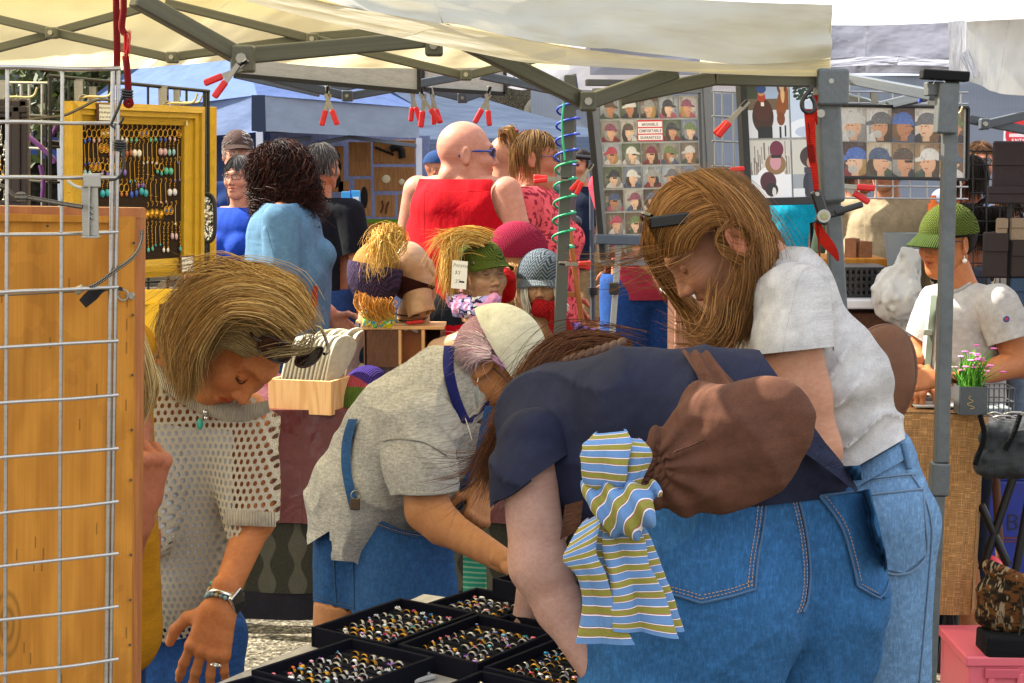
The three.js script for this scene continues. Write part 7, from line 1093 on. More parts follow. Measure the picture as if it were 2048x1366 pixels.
{const{t,M,c}=mannequin('bald mannequin head wearing a plain brown headband',826,548,6.95,168,{nod:10,roll:-0.35,eyes:'none',base:P(800,646,6.9).y});const f=new Sdf(0.02);f.ell(H(M,0,0.0,0.0),[0.092,0.104,0.112]);const up=side(770,540,868,572,820,620),lo=side(770,605,870,600,820,560);const b=thing('headband','plain dark brown headband on the bald mannequin','headband',c);part(b,'band',uvm(clip(f.mesh(0.006),(x,y,z)=>Math.min(up(x,y,z),lo(x,y,z)))),cloth('#3c1a18'));
const l=P(832,611,6.87);solo('label',box(0.04,0.016,0.002,l.x,l.y,l.z),white,'small white label on the neck of the bald mannequin','label');solo('wire_stand',[ringTube(P(820,622,6.95),V(0,1,0.2).normalize(),0.062,0.003),ringTube(P(820,632,6.95),V(0,1,0.2).normalize(),0.066,0.003)],blackMetal,'black wire stand ring under the bald mannequin','stand');}
const visorM=()=>knit('#2f3a16','#66742a',{rep:[0.09,0.075],w:4});
{const{t,M,c}=mannequin('mannequin bust in a green knit visor and floral neck scarf',962,552,6.7,32,{bust:true,nod:-4});srand(12);
part(t,'hair',hairCap(M,{line:0.04,side:-0.01,grow:0.004}),hairBase('#b08a44'));
part(t,'hair',hairGeo(guidesPx([[[985,470,6.68],[950,458,6.66],[915,462,6.66],[895,490,6.66],[885,530,6.66],[880,570,6.68]],[[975,478,6.64],[940,466,6.62],[908,480,6.60],[900,520,6.6],[900,560,6.62],[898,595,6.64]],[[960,490,6.62],[930,484,6.6],[912,500,6.58],[915,540,6.58],[912,570,6.6],[908,600,6.62]]]),420,{w:0.0016,jit:0.012,cols:blond,fly:0.08,flare:1.6}),hairM);
part(t,'hair',hairGeo(guidesPx([[[960,466,6.64],[920,460,6.62],[885,470,6.62],[860,480,6.62]],[[950,475,6.62],[915,470,6.6],[880,490,6.6],[870,540,6.6]]]),90,{w:0.0012,jit:0.018,cols:blond,flare:2}),hairM);
const v=thing('knit_visor','green and yellow cable knit visor on the mannequin with the tag','visor',c),k=capGeo(M,{y:0.046,brim:0.075,droop:0.25,w:0.078,grow:0.014,high:0.98}),top=side(880,478,1005,470,940,540);part(v,'band',uvm(clip(k.dome,(x,y,z)=>1),0.5),visorM());part(v,'brim',uvm(k.brim),rib('#5a6a24'));part(v,'button',ball(H(M,-0.070,0.045,0.070),0.007),std('#4a4232',0.4));
const tg=thing('price_tag','white hand written price tag hanging from the green visor','price tag',P(919,548,6.56)),q=[P(905,520,6.55),P(936,523,6.56),P(932,579,6.57),P(902,576,6.56)];part(tg,'card',[quad(...q),quad(...q.map(p=>p.clone().add(V(0,0,-0.001))))],std('#ffffff',0.7,{map:canvasTex(128,224,(x,w,h)=>{x.fillStyle='#e4e2de';x.fillRect(0,0,w,h);x.strokeStyle=x.fillStyle='#2a2c3a';x.font='italic 34px serif';x.fillText('Ponytail',6,50);x.font='italic 40px serif';x.fillText('$3',22,110);x.fillText('37',26,180);x.fillRect(66,160,44,14);})}));
const s=thing('neck_scarf','navy scarf with pink and lilac flowers knotted round the mannequin bust','scarf',P(950,610,6.62)),f=new Sdf(0.018);f.chain([[906,600,6.66,14],[925,612,6.60,20],[958,616,6.57,19],[985,606,6.62,15]]).b([905,592,6.72,12],[925,588,6.76,12]).b([958,616,6.56,16],[985,640,6.56,13]).b([960,610,6.55,14],[992,596,6.58,10]);f.warp=folds(0.014,50,40,50);
part(s,'wrap',uvm(f.mesh(0.005)),std('#ffffff',0.8,{map:tex(256,256,(u,v)=>{const n=fbm(u*6,v*6,2,2,6),m=fbm(u*8,v*8,6,2,8);return n>0.56?[0.80,0.55,0.72]:m>0.56?[0.62,0.58,0.82]:m<0.38?[0.72,0.72,0.76]:[0.10,0.10,0.22];},{rep:[0.11,0.11]})}));}
{const{t,M,c}=mannequin('mannequin head in a crimson ribbed cap behind the green visor',1042,520,7.15,110);const k=capGeo(M,{y:0.015,brim:0.06,droop:0.5,w:0.078,grow:0.022,high:1.0}),v=thing('knit_hat','crimson knit cap on the rear mannequin','cap',c);part(v,'crown',uvm(k.dome),knit('#7a1430','#9c2244',{rep:[0.1,0.1],w:4}));part(v,'brim',uvm(k.brim),rib('#8c1a38'));srand(14);part(t,'braid',hairGeo(guidesPx([[[1020,530,7.0],[1012,560,7],[1016,590,7],[1012,620,7]],[[1045,535,6.98],[1046,560,6.98],[1034,590,6.98],[1026,615,6.98]]]),220,{w:0.0018,jit:0.01,cols:['#c9a878','#dcc49a','#b08c58'],curl:9}),hairM);
solo('knit_hat',(()=>{const f=new Sdf(0.02);f.b([1008,560,6.9,25],[1010,585,6.9,22]);f.warp=folds(0.006,40,40,40);return f.mesh(0.006);})(),cloth('#c01218'),'bright red hat hanging behind the mannequin with the green visor','hat');}
{const{t,M,c}=mannequin('mannequin head in a grey knit cap with silver hair',1082,572,6.75,-4,{s:0.9});srand(15);const k=capGeo(M,{y:0.030,brim:0.028,droop:0.9,w:0.082,grow:0.020,high:1.0}),v=thing('knit_hat','blue grey marled knit cap on the silver haired mannequin','cap',c);part(v,'crown',uvm(k.dome),knit('#2f3a46','#7e8894',{rep:[0.12,0.12],w:4}));part(v,'brim',uvm(k.brim),knit('#4a5560','#8c949c',{w:8}));
part(t,'hair',hairGeo(guidesPx([[[1046,560,6.72],[1042,590,6.7],[1048,620,6.7],[1044,640,6.7]],[[1056,565,6.68],[1054,590,6.66],[1060,615,6.66],[1062,635,6.66]]]),110,{w:0.0017,jit:0.006,cols:['#cfccc6','#b5b0a8','#e2dfd8']}),hairM);part(t,'hair',hairGeo(guidesPx([[[1108,560,6.68],[1112,590,6.66],[1122,610,6.66],[1130,625,6.66]],[[1116,560,6.72],[1122,590,6.7],[1130,605,6.7],[1136,615,6.7]]]),110,{w:0.0017,jit:0.006,cols:['#cfccc6','#b5b0a8','#e2dfd8']}),hairM);
const s=thing('knit_scarf','red knit scarf round the neck of the silver haired mannequin','scarf',P(1090,620,6.7)),f=new Sdf(0.02);f.chain([[1062,606,6.74,12],[1080,616,6.66,16],[1105,622,6.66,16],[1120,650,6.66,20],[1140,690,6.66,20]]).b([1066,600,6.8,12],[1108,604,6.8,12]);f.warp=folds(0.008,60,30,60);part(s,'wrap',uvm(f.mesh(0.006)),knit('#8c0f16','#b01a22',{w:5}));part(s,'brooch',new THREE.SphereGeometry(0.012,8,6).scale(1,1.2,0.4).translate(...P(1117,645,6.60).toArray()),std('#4a3326',0.35));}
solo('knit_hats',(()=>{const f=new Sdf(0.02);f.b([1140,668,6.9,26],[1185,684,6.9,26]).b([1185,690,6.9,26],[1240,702,6.9,22]);f.warp=(x,y,z,D)=>D - 0.006*Math.sin(x*160)*Math.sin(y*140);return uvm(f.mesh(0.006));})(),knit('#241a3a','#5a3a7c',{rep:[0.1,0.1],w:4}),'purple cable knit hats lying at the right end of the stall','hats');
solo('cloth_strip',drape([[926,1108,4.25],[972,1112,4.25]],[[926,1260,4.25],[975,1260,4.25]],10,10,{fold:0.012}),std('#ffffff',0.9,{map:tex(64,64,(u,v)=>(u*4 % 1 - 0.5)**2 +(v*4 % 1 - 0.5)**2<0.04?[0.8,0.85,0.75]:[0.16,0.55,0.45],{rep:[0.08,0.08]})}),'green dotted cloth hanging behind the woman in overalls','cloth');
//---------- photo boards,clamps,strap ----------
srand(900);
const SK=['#d9a27c','#c88a62','#e3b592','#b5744e'],HT=['#5a5a5e','#2b2b33','#6b1f2c','#8a8a86','#3a4a6a','#7a3a52','#c0bcb4','#4a3a30','#a83246','#5b6e3a','#3c5fae','#d2cfc8'],BG=['#8a8478','#5a4836','#6a7484','#3e3428','#b0aaa0','#4c5a40','#6e604c','#98a0a8'],CL=['#2a2a34','#7a1f26','#3a4a3a','#d8d4ce','#44506e','#6a4a36','#b04a5c'];
function portrait(c,x,y,w,h,o={}){
const R=()=>rnd();c.save();c.beginPath();c.rect(x,y,w,h);c.clip();c.fillStyle=o.bg||pick(BG);c.fillRect(x,y,w,h);
for(let i=0;i<14;i++){c.globalAlpha=0.35;c.fillStyle=pick(BG.concat(['#4a4038','#e8e4da']));c.fillRect(x + R()*w,y + R()*h*0.8,w*(0.05 + 0.2*R()),h*(0.1 + 0.5*R()));}c.globalAlpha=1;
const s=(o.s||1.42)*h,cx=x + w*(0.45 + 0.12*R()),cy=y + h*0.54,d=R()<0.5?-1:1,sk=o.sk||pick(SK),ht=o.hat||pick(HT),hr=pick(['#3a2a1c','#6b4a2a','#a8803e','#2a2220','#8a8680']);
c.fillStyle=pick(CL);c.beginPath();c.ellipse(cx - d*s*0.06,y + h*1.16,s*0.42,s*0.34,0,0,7);c.fill();
c.fillStyle=hr;c.beginPath();c.ellipse(cx - d*s*0.08,cy + s*0.1,s*0.2,s*(R()<0.5?0.2:0.34),0,0,7);c.fill();
c.fillStyle=sk;c.fillRect(cx - s*0.07,cy + s*0.1,s*0.14,s*0.2);c.beginPath();c.ellipse(cx,cy + s*0.03,s*0.15,s*0.2,0,0,7);c.fill();c.beginPath();c.arc(cx + d*s*0.155,cy + s*0.05,s*0.028,0,7);c.fill();
c.fillStyle='rgba(70,35,25,0.75)';c.fillRect(cx + d*s*0.04,cy - s*0.01,s*0.05,s*0.018);c.fillRect(cx + d*s*0.11,cy - s*0.01,s*0.035,s*0.018);c.fillStyle='#a84a46';c.fillRect(cx + d*s*0.06 - s*0.02,cy + s*0.125,s*0.07,s*0.02);
if(R()<0.25){c.fillStyle='#bdb8b0';c.beginPath();c.ellipse(cx + d*s*0.05,cy + s*0.17,s*0.09,s*0.08,0,0,7);c.fill();}if(R()<0.25){c.fillStyle='#17171a';c.fillRect(cx + d*s*0.02 - s*0.02,cy - s*0.03,s*0.16,s*0.05);}
c.fillStyle=ht;c.beginPath();c.ellipse(cx - d*s*0.03,cy - s*0.09,s*0.21,s*0.19,-d*0.15,Math.PI*0.98,Math.PI*2.05);c.lineTo(cx + s*0.17,cy - s*0.04);c.lineTo(cx - s*0.22,cy - s*0.04);c.fill();
if(R()<0.7){c.beginPath();c.ellipse(cx + d*s*0.17,cy - s*0.06,s*0.15,s*0.045,d*0.25,0,7);c.fill();}
c.fillStyle='rgba(255,255,255,0.18)';for(let i=0;i<12;i++)c.fillRect(cx - s*0.2 + R()*s*0.34,cy - s*0.24 + R()*s*0.17,s*0.04,s*0.012);
const G=c.createRadialGradient(x + w*0.4,y + h*0.35,h*0.1,x + w*0.5,y + h*0.5,h*0.8);G.addColorStop(0,'rgba(255,240,220,0.10)');G.addColorStop(1,'rgba(20,10,10,0.30)');c.fillStyle=G;c.fillRect(x,y,w,h);for(let i=0;i<90;i++){c.fillStyle=R()<0.5?'rgba(255,245,230,0.10)':'rgba(30,18,12,0.14)';c.fillRect(x + R()*w,y + R()*h,w*0.06*R()+ 2,h*0.08*R()+ 2);}
c.restore();
}
function photo(root,q,tx,uv,label){const[a,b,c,d]=q,n=b.clone().sub(a).cross(d.clone().sub(a)).normalize().multiplyScalar(-0.0015),g=grid(1,1,(u,v)=>lerp3(lerp3(a,b,u),lerp3(d,c,u),v)),U=g.attributes.uv;for(let i=0;i<U.count;i++)U.setXY(i,mix(uv[0],uv[2],U.getX(i)),1 - mix(uv[1],uv[3],1 - U.getY(i)));return part(root,'photo',[g],std('#ffffff',0.35,{map:tx}),label);}
function boardOf(o){
const{name='photo_board',label,tl,tr,br,bl,cells,W,Hh,draw,frame=0.012,fm=blackMetal,back='#d8d6d2'}=o,t=thing(name,label,'photo board',lerp3(P(...tl),P(...br),0.5)),A=P(...tl),B=P(...tr),Cc=P(...br),D=P(...bl),at=(u,v)=>lerp3(lerp3(A,B,u),lerp3(D,Cc,u),v),n=B.clone().sub(A).cross(D.clone().sub(A)).normalize().negate();
const up=n.z<0?n.negate():n,lift=(u,v,k)=>at(u,v).addScaledVector(up,k);
const f=[at(0,0),at(1,0),at(1,1),at(0,1)],b=f.map(p=>p.clone().addScaledVector(up,-0.01));part(t,'backing',[quad(...f),quad(...b),...f.map((p,i)=>quad(p,f[(i + 1)% 4],b[(i + 1)% 4],b[i]))],std(back,0.45,{map:grainT}));
const e=(o.pad??0.03);for(const[p,q]of[[[-e,-e*0.6],[1 + e,-e*0.6]],[[1 + e,-e*0.6],[1 + e,1 + e*0.6]],[[1 + e,1 + e*0.6],[-e,1 + e*0.6]],[[-e,1 + e*0.6],[-e,-e*0.6]]])part(t,'frame_rail',bar(lift(...p,0.002),lift(...q,0.002),frame,frame*1.3,up,0.002),fm);
const tx=canvasTex(W,Hh,(c,w,h)=>{c.fillStyle=back;c.fillRect(0,0,w,h);cells.forEach((k,i)=>draw(c,k[0]*w,k[1]*h,(k[2]- k[0])*w,(k[3]- k[1])*h,i));});
cells.forEach(k=>photo(t,[lift(k[0],k[1],0.003),lift(k[2],k[1],0.003),lift(k[2],k[3],0.003),lift(k[0],k[3],0.003)],tx,k,k[4]));return t;
}
{
const cells=[];for(let r=0;r<7;r++)for(let c=0;c<5;c++){if(r===1&&(c===2)){cells.push([0.375,r/7 + 0.006,0.63,(r + 1)/7 - 0.006,'red printed card reading WASHABLE COMFORTABLE GUARANTEED']);continue;}let a=c/5 + 0.006,b=(c + 1)/5 - 0.006;if(r===1){if(c===1)b=0.37;if(c===3){a=0.635;b=0.82;}if(c===4)a=0.825;}cells.push([a,r/7 + 0.006,b,(r + 1)/7 - 0.006]);}
const t=boardOf({label:'tall board with rows of hat snapshots and a red WASHABLE card',tl:[1197,193,5.75],tr:[1394,190,5.85],br:[1404,512,5.85],bl:[1214,516,5.75],cells,W:1100,Hh:1540,frame:0.020,fm:std('#6f7278',0.5,{metalness:0.4}),pad:0.05,draw:(c,x,y,w,h,i)=>{if(i===7){const g=['WASHABLE','COMFORTABLE','GUARANTEED'];c.fillStyle='#c8262c';c.fillRect(x,y,w,h);g.forEach((s,k)=>{c.fillStyle='#f0e4e0';c.fillRect(x + 4,y + 16 + k*h*0.31,w - 8,h*0.25);c.fillStyle='#2a1c1c';c.font='bold 39px monospace';c.textAlign='center';c.fillText(s,x + w/2,y + 56 + k*h*0.31);});c.textAlign='left';}else portrait(c,x,y,w,h);}});
part(t,'easel_leg',bar(P(1238,486,5.72),P(1222,700,5.72),0.018,0.018,V(0,0,1),0.003),std('#9a9ca0',0.4,{metalness:0.6}));part(t,'easel_leg',bar(P(1222,690,5.72),P(1190,1400,5.74),0.018,0.018,V(0,0,1),0.003),std('#9a9ca0',0.4,{metalness:0.6}));part(t,'leg_lock',box(0.03,0.036,0.03,...P(1228,577,5.70).toArray(),0.004),blackPlastic);part(t,'ledge',bar(P(1190,478,5.68),P(1310,482,5.7),0.03,0.03,UP,0.004),std('#4a5468',0.4,{metalness:0.4}));
part(t,'upright',bar(P(1414,165,5.85),P(1424,345,5.85),0.03,0.03,V(0,0,1),0.004),std('#6f7278',0.5,{metalness:0.4}));part(t,'upright',bar(P(1178,215,5.7),P(1206,520,5.7),0.018,0.02,V(0,0,1),0.003),blackMetal);part(t,'top_rail',bar(P(1172,165,5.75),P(1420,168,5.85),0.022,0.02,UP,0.003),std('#4a4c50',0.5,{metalness:0.4}));
}
{
const cells=[[0.03,0.02,0.505,0.485,'photo of a rider in brown with a chestnut horse'],[0.525,0.02,0.985,0.485,'photo of a snowy garden with a dark tree'],[0.03,0.505,0.505,0.985,'photo of a person in a maroon hat and fur collar holding a dog'],[0.525,0.505,0.985,0.985,'photo of a hooded person beside a car']];
boardOf({label:'black framed board of four large winter photos behind the strap',tl:[1486,160,4.55],tr:[1658,158,4.65],br:[1664,396,4.65],bl:[1498,400,4.55],cells,W:720,Hh:960,frame:0.018,fm:blackPlastic,pad:0.03,draw:(c,x,y,w,h,i)=>{
c.save();c.beginPath();c.rect(x,y,w,h);c.clip();const E=(f,a,b,p,q,r=0)=>{c.fillStyle=f;c.beginPath();c.ellipse(x + a*w,y + b*h,p*w,q*h,r,0,7);c.fill();},Q=(f,a,b,p,q)=>{c.fillStyle=f;c.fillRect(x + a*w,y + b*h,p*w,q*h);};
if(i===0){Q('#9fb4d4',0,0,1,0.35);Q('#3a4232',0,0.05,0.3,0.3);Q('#6a5a48',0,0.3,1,0.2);Q('#d6d8de',0,0.5,1,0.5);E('#3c1f14',0.36,0.62,0.26,0.3);Q('#17171e',0.22,0.8,0.36,0.2);E('#4a2416',0.36,0.5,0.22,0.2);E('#a83a24',0.34,0.27,0.10,0.09);E('#c08a68',0.34,0.20,0.08,0.05);E('#2a4a8a',0.34,0.12,0.12,0.08);Q('#e8e0d0',0.32,0.36,0.08,0.07);E('#8a4a20',0.85,0.36,0.14,0.30,0.2);E('#7a3e1a',0.80,0.66,0.10,0.12);E('#d8b080',0.86,0.2,0.05,0.18);E('#6a3414',0.76,0.12,0.03,0.08,-0.2);E('#6a3414',0.93,0.10,0.03,0.08,0.2);Q('#23232a',0.75,0.8,0.05,0.2);Q('#23232a',0.88,0.78,0.04,0.2);}
if(i===1){Q('#c4d0e4',0,0,1,1);for(let k=0;k<150;k++){E(pick(['#26382c','#33483a','#e8ecf2','#1f2e24']),0.1 + 0.5*rnd(),0.3*rnd()+ 0.02,0.05,0.02);}Q('#3a2c22',0.34,0.3,0.02,0.28);E('#e6eaf2',0.5,0.95,0.7,0.3);E('#b8c4d8',0.4,0.9,0.3,0.1);E('#7a3a4a',0.86,0.22,0.12,0.16);}
if(i===2){Q('#c9c4bc',0,0,1,1);for(let k=0;k<40;k++)Q(pick(['#5a4a3c','#8a7a66','#e0e0e4','#74685a']),rnd(),rnd()*0.6,0.02,0.3);Q('#e4e8f0',0,0.6,1,0.4);E('#e8e6ea',0.5,0.75,0.4,0.3);E('#8a6a44',0.62,0.42,0.26,0.18);E('#c9909a',0.62,0.38,0.14,0.14);E('#6a1f3a',0.66,0.16,0.17,0.15);Q('#17171c',0.52,0.26,0.24,0.05);E('#4a1f2a',0.42,0.72,0.2,0.17);E('#2a2228',0.5,0.86,0.16,0.12);E('#d8d4d0',0.56,0.9,0.05,0.08);}
if(i===3){Q('#9aa0a8',0,0,1,1);Q('#c9c6bd',0,0,0.5,0.6);Q('#6a7078',0.4,0,0.6,0.3);E('#3a2a2e',0.52,0.3,0.32,0.2);E('#c08a74',0.52,0.4,0.15,0.12);E('#262636',0.62,0.78,0.36,0.34);Q('#3a3444',0.3,0.48,0.4,0.1);Q('#30344a',0.4,0.6,0.5,0.4);Q('#e0e2e8',0,0.85,0.3,0.15);}
c.restore();}});
}
{
const xs=[0,0.2,0.4,0.58,0.78,0.98],cells=[];for(let r=0;r<2;r++)for(let c=0;c<5;c++)cells.push([xs[c]+ 0.002,r/2 + 0.004,xs[c + 1]- 0.002,(r + 1)/2 - 0.004]);
const t=boardOf({label:'long board with two rows of hat portraits behind the right tent leg',tl:[1678,212,4.75],tr:[1932,216,4.95],br:[1930,358,4.95],bl:[1680,354,4.75],cells,W:1250,Hh:700,frame:0.008,pad:0.012,draw:(c,x,y,w,h)=>portrait(c,x,y,w,h,{bg:pick(['#6a4a30','#8a6a48','#b8a88c','#4a3424','#cfc8bc','#3a2420'])})});
const g=thing('wire_grid','grey wire grid panels carrying the photo boards','grid panel',P(1800,280,4.95)),D=x=>4.68 +(x - 1420)*0.0006,w=(a,b,r=0.0024)=>part(g,'wire',cyl(P(...a,D(a[0])+ 0.03),P(...b,D(b[0])+ 0.03),r,undefined,6),std('#9a9ea6',0.35,{metalness:0.7}));
for(const y of[183,206,372,396])w([1670,y],[1936,y + 2]);for(let x=1684;x<1936;x +=34){w([x,183],[x,210]);w([x,356],[x,398]);}for(const y of[182,232,282,332])w([1424,y],[1486,y + 3]);for(const x of[1428,1444,1466,1480])w([x,182],[x + 3,400]);
for(const[x,y]of[[1748,188],[1864,206]])gridHook(P(x,y,D(x)- 0.02),1.6,x<1800?'steel hook over the middle of the long photo board':'steel hook beside the right tent leg',steel,'steel hooks above the long photo board');
solo('rope',tube(pts([[1838,206,4.7],[1842,192,4.7],[1848,182,4.7]],4.7),0.003,6),std('#1f3fa8',0.6),'short blue cord on the grid above the long photo board','cord');
}
function clampAt(label,x,y,d,ang,open,s=1,tip=redRubber){
const t=thing('spring_clamp',label,'clamp',P(x,y,d),'red handled spring clamps'),R=g=>g.rotateZ(ang),add=(p,n,g,m)=>{const k=shade(new THREE.Mesh(g,m));k.name=n;p.add(k);return k;};
for(const q of[-1,1]){const a=q*open/2,arm=new THREE.BoxGeometry(0.014*s,0.085*s,0.010*s,1,4).translate(0,-0.020*s,0.006*q).rotateZ(a),gr=new RoundedBoxGeometry(0.020*s,0.058*s,0.018*s,3,0.006*s).translate(0,-0.066*s,0.006*q).rotateZ(a),jw=new RoundedBoxGeometry(0.013*s,0.034*s,0.016*s,2,0.003*s).translate(-0.004*q*s,0.034*s,0).rotateZ(-a*0.4);add(t,'arm',R(arm),steel);add(t,'grip',R(gr),tip);add(t,'jaw',R(jw),q>0?blackPlastic:steel);}
add(t,'spring',R(new THREE.TorusGeometry(0.009*s,0.003*s,6,14).rotateY(Math.PI/2)),steel);return t;
}
[['spring clamp on the near truss joint at the upper left',468,142,3.05,-0.92,0.55,0.55],['spring clamp biting the left white board, seen from the front',656,200,6.9,0.05,0.62,1.0],['leftmost of the three clamps at the middle boards',826,196,7.4,0.1,0.4,0.95],['middle one of the three clamps at the middle boards',848,200,7.3,0.25,0.75,1.1],['right one of the three clamps at the middle boards',866,200,7.45,0.18,0.3,1.0],['spring clamp at the right end of the middle boards',974,200,7.4,-0.2,0.6,1.05],['spring clamp lying level on the cord wrapped leg',1112,358,6.45,-1.57,0.2,0.8],['spring clamp on the left rail of the tall photo board',1172,348,5.6,-0.6,0.3,0.7],['spring clamp low on the cord wrapped leg',1140,528,6.45,1.5,0.25,0.75],['long clamp between the tall board and the four winter photos',1474,226,4.5,-0.75,0.12,0.75],['spring clamp lying level left of the winter photos',1440,342,4.5,1.5,0.35,0.6],['spring clamp below the long photo board beside the leg',1688,372,4.45,1.25,0.5,0.75]].forEach(a=>clampAt(...a));
{
const wind=(y0,y1,n,r,d)=>{const L=[];for(let i=0;i<=n*12;i++){const t=i/(n*12),a=t*n*6.283,c=P(mix(1140,1118,(mix(y0,y1,t)- 150)/550),mix(y0,y1,t),d);L.push(V(c.x + Math.cos(a)*r,c.y + 0.008*Math.sin(a),c.z + Math.sin(a)*r));}return L;};
solo('rope',tube(wind(205,330,4,0.040,6.6),0.0042,6,120),std('#1a3fae',0.5),'blue cord wound round the upper part of the far tent leg','cord');solo('rope',tube(wind(322,500,5.2,0.038,6.6),0.0042,6,150),std('#12936a',0.5),'green cord wound round the lower part of the far tent leg','cord');solo('rope',tube(pts([[1128,205],[1124,250],[1130,320]],6.54),0.004,6),std('#12936a',0.5),'straight green cord running up the far tent leg','cord');
}
{
const om=std('#d8260e',0.65,{map:grainT,bumpMap:ribBump,bumpScale:0.001}),t=thing('ratchet_strap','orange ratchet strap with black buckle hanging at the front tent leg','strap',P(1635,350,3.6)),d=3.59;
const ribbon=(L,W2)=>grid(30,3,(u,v)=>{const p=path(L.map(q=>V(q[0],q[1],q[2]||d)),u),w=path(W2.map(q=>V(q,0,0)),u).x;return P(p.x +(v - 0.5)*w,p.y,p.z);},0.3,0.02);
part(t,'webbing',ribbon([[1618,218],[1621,260],[1624,310],[1630,350],[1633,385]],[21,20,17,13,11]),om);part(t,'webbing',ribbon([[1632,190,3.61],[1630,215,3.61],[1634,250,3.61]],[10,9,4]),om);
part(t,'webbing',ribbon([[1634,438],[1640,462],[1655,488],[1668,506],[1676,522]],[6,20,28,18,5]),om);part(t,'loose_end',tube(pts([[1634,440],[1637,480],[1640,524]],d),0.0018,5),om);
part(t,'stitch_block',ribbon([[1620,290,3.587],[1623,312,3.587],[1625,325,3.587]],[13,13,12]),std('#8c1a10',0.8,{bumpMap:knitBump,bumpScale:0.002}));part(t,'hand_mark',tube(pts([[1616,246],[1619,262],[1618,276],[1621,288]],3.586),0.0009,5),std('#3a1210',0.9));
part(t,'hook',tube(pts([[1616,226],[1606,218],[1604,204],[1612,190],[1622,178],[1624,170]],d),0.0042,7),blackPlastic);part(t,'hook',tube(pts([[1618,226],[1628,220],[1629,206],[1622,192]],d),0.0042,7),blackPlastic);
const rt=part(t,'ratchet',[bar(P(1630,382,d),P(1646,430,d),0.020,0.022,V(0,0,1),0.004),bar(P(1646,432,d),P(1640,448,d),0.022,0.024,V(0,0,1),0.004),bar(P(1652,428,d),P(1688,420,d),0.018,0.018,UP,0.004)],blackPlastic);part(rt,'lever',bar(P(1668,426,d - 0.006),P(1726,408,d - 0.006),0.010,0.012,UP,0.004),blackPlastic);part(rt,'spool',cyl(P(1648,432,d - 0.013),P(1648,432,d - 0.02),0.0125,0.0125,20),steel);part(rt,'spool_hub',cyl(P(1648,432,d - 0.02),P(1648,432,d - 0.023),0.007,0.006,12),std('#8a8a5a',0.5));part(rt,'rivet',bolt(P(1634,388,d - 0.013),0.004),steel);
}
//---------- the street behind:passers-by and stalls ----------
srand(500);
const shortHair=(cols,len=0.05,line=0.055,n=800)=>(root,M)=>{part(root,'hair',[hairCap(M,{line,side:-0.005,back:-0.07})],hairBase(cols[0]));part(root,'hair',scalpHair(M,{len,n,cols,w:0.0020,jit:0.006,line,minEl:-0.5,lift:0.006,seg:5}),hairM);};
const specs=(root,M,o={},fm='#2a2a2e',lm=glassDark,label='dark sunglasses on the face',own='sunglasses')=>{const g=glassesGeo({y:0.010,z:0.104,w:0.05,h:0.032,t:0.002,...o}),t=thing(own,label,own==='sunglasses'?'sunglasses':'glasses',H(M,0,0,0.1));part(t,'frame',g.rim.applyMatrix4(M),std(fm,0.3));part(t,'lens',g.lens.applyMatrix4(M),lm);};
const clearG=phys('#ffffff',0.05,{transmission:1,thickness:0});
{
const q=figure({label:'dark curly haired woman in a slate blue top looking right across the street',at:[566,290,8],turn:98,girth:1.5,drop:0.05,bust:1,sk:'#c98e72',head:{nod:-12,turn:-6,o:{fat:0.6}},arms:{l:[[0.21,1.40,-0.02],[0.26,1.12,0.02],[0.2,0.98,0.2]],r:[[-0.21,1.40,-0.02],[-0.27,1.12,-0.02],[-0.25,0.88,0.08]]},shirt:{mat:cloth('#648cab'),sleeve:1.75,hem:0.74,neck:1.47,fold:0.014},pants:{mat:denim('#37598a')}});
part(q.root,'hair',[new Sdf(0.03).ell(H(q.M,0,0.035,-0.03),[0.09,0.10,0.098]).ball(H(q.M,0,-0.06,-0.05),0.078).mesh(0.012)],hairBase('#1c100c'));
part(q.root,'hair',scalpHair(q.M,{len:0.28,n:2000,cols:['#2a1610','#3d2118','#1c0f0b','#512c20'],w:0.0026,curl:34,jit:0.026,lift:0.035,minEl:-0.5,line:0.05,front:1.25,seg:20}),hairM);specs(q.root,q.M,{},'#2a2a30',glassDark,'dark sunglasses worn by the curly haired woman');
const s=thing('shoulder_strap','narrow red brown bag strap on the curly haired woman','strap',P(625,600,7.7));part(s,'band',bar(P(632,572,7.66),P(624,618,7.66),0.022,0.006,V(0,0,1)),std('#7a2c20',0.7));part(s,'tassel',bar(P(634,585,7.65),P(632,612,7.65),0.01,0.006,V(0,0,1)),std('#8c3426',0.7));
const pr=[];for(let i=0;i<46;i++){const a=rr(0,1),p=P(mix(612,646,a)+ rr(-8,8),mix(470,610,a),7.62);pr.push(ball(p,rr(0.004,0.010),1,1,0.3,6));}
}
figure({label:'man in black polo shirt and blue jeans walking away behind the curly woman',at:[640,288,9.6],turn:148,girth:1.12,sk:'#a9704e',shirt:{mat:cloth('#14151c'),sleeve:0.75,hem:0.84},pants:{mat:denim('#2f4f86')},hair:shortHair(['#4a4540','#6a645e','#3a3632'],0.04)});
{const q=figure({label:'older white bearded man in brown cap and blue shirt far left',at:[475,264,11],turn:14,girth:1.25,sk:'#c48a70',head:{o:{beard:[1.15,1.3,1.45]}},shirt:{mat:cloth('#1d3a72'),sleeve:0.8},pants:{mat:cloth('#3a3a40')},hair:shortHair(['#c9c5be','#a9a5a0'],0.03)});const c=thing('baseball_cap','brown baseball cap on the white bearded man','cap',H(q.M,0,0.1,0)),k=capGeo(q.M,{y:0.05,brim:0.07,droop:0.3});part(c,'crown',k.dome,cloth('#54403a'));part(c,'brim',k.brim,cloth('#4a3832'));specs(q.root,q.M,{},'#8a7a6a',clearG,'thin spectacles on the white bearded man','spectacles');}
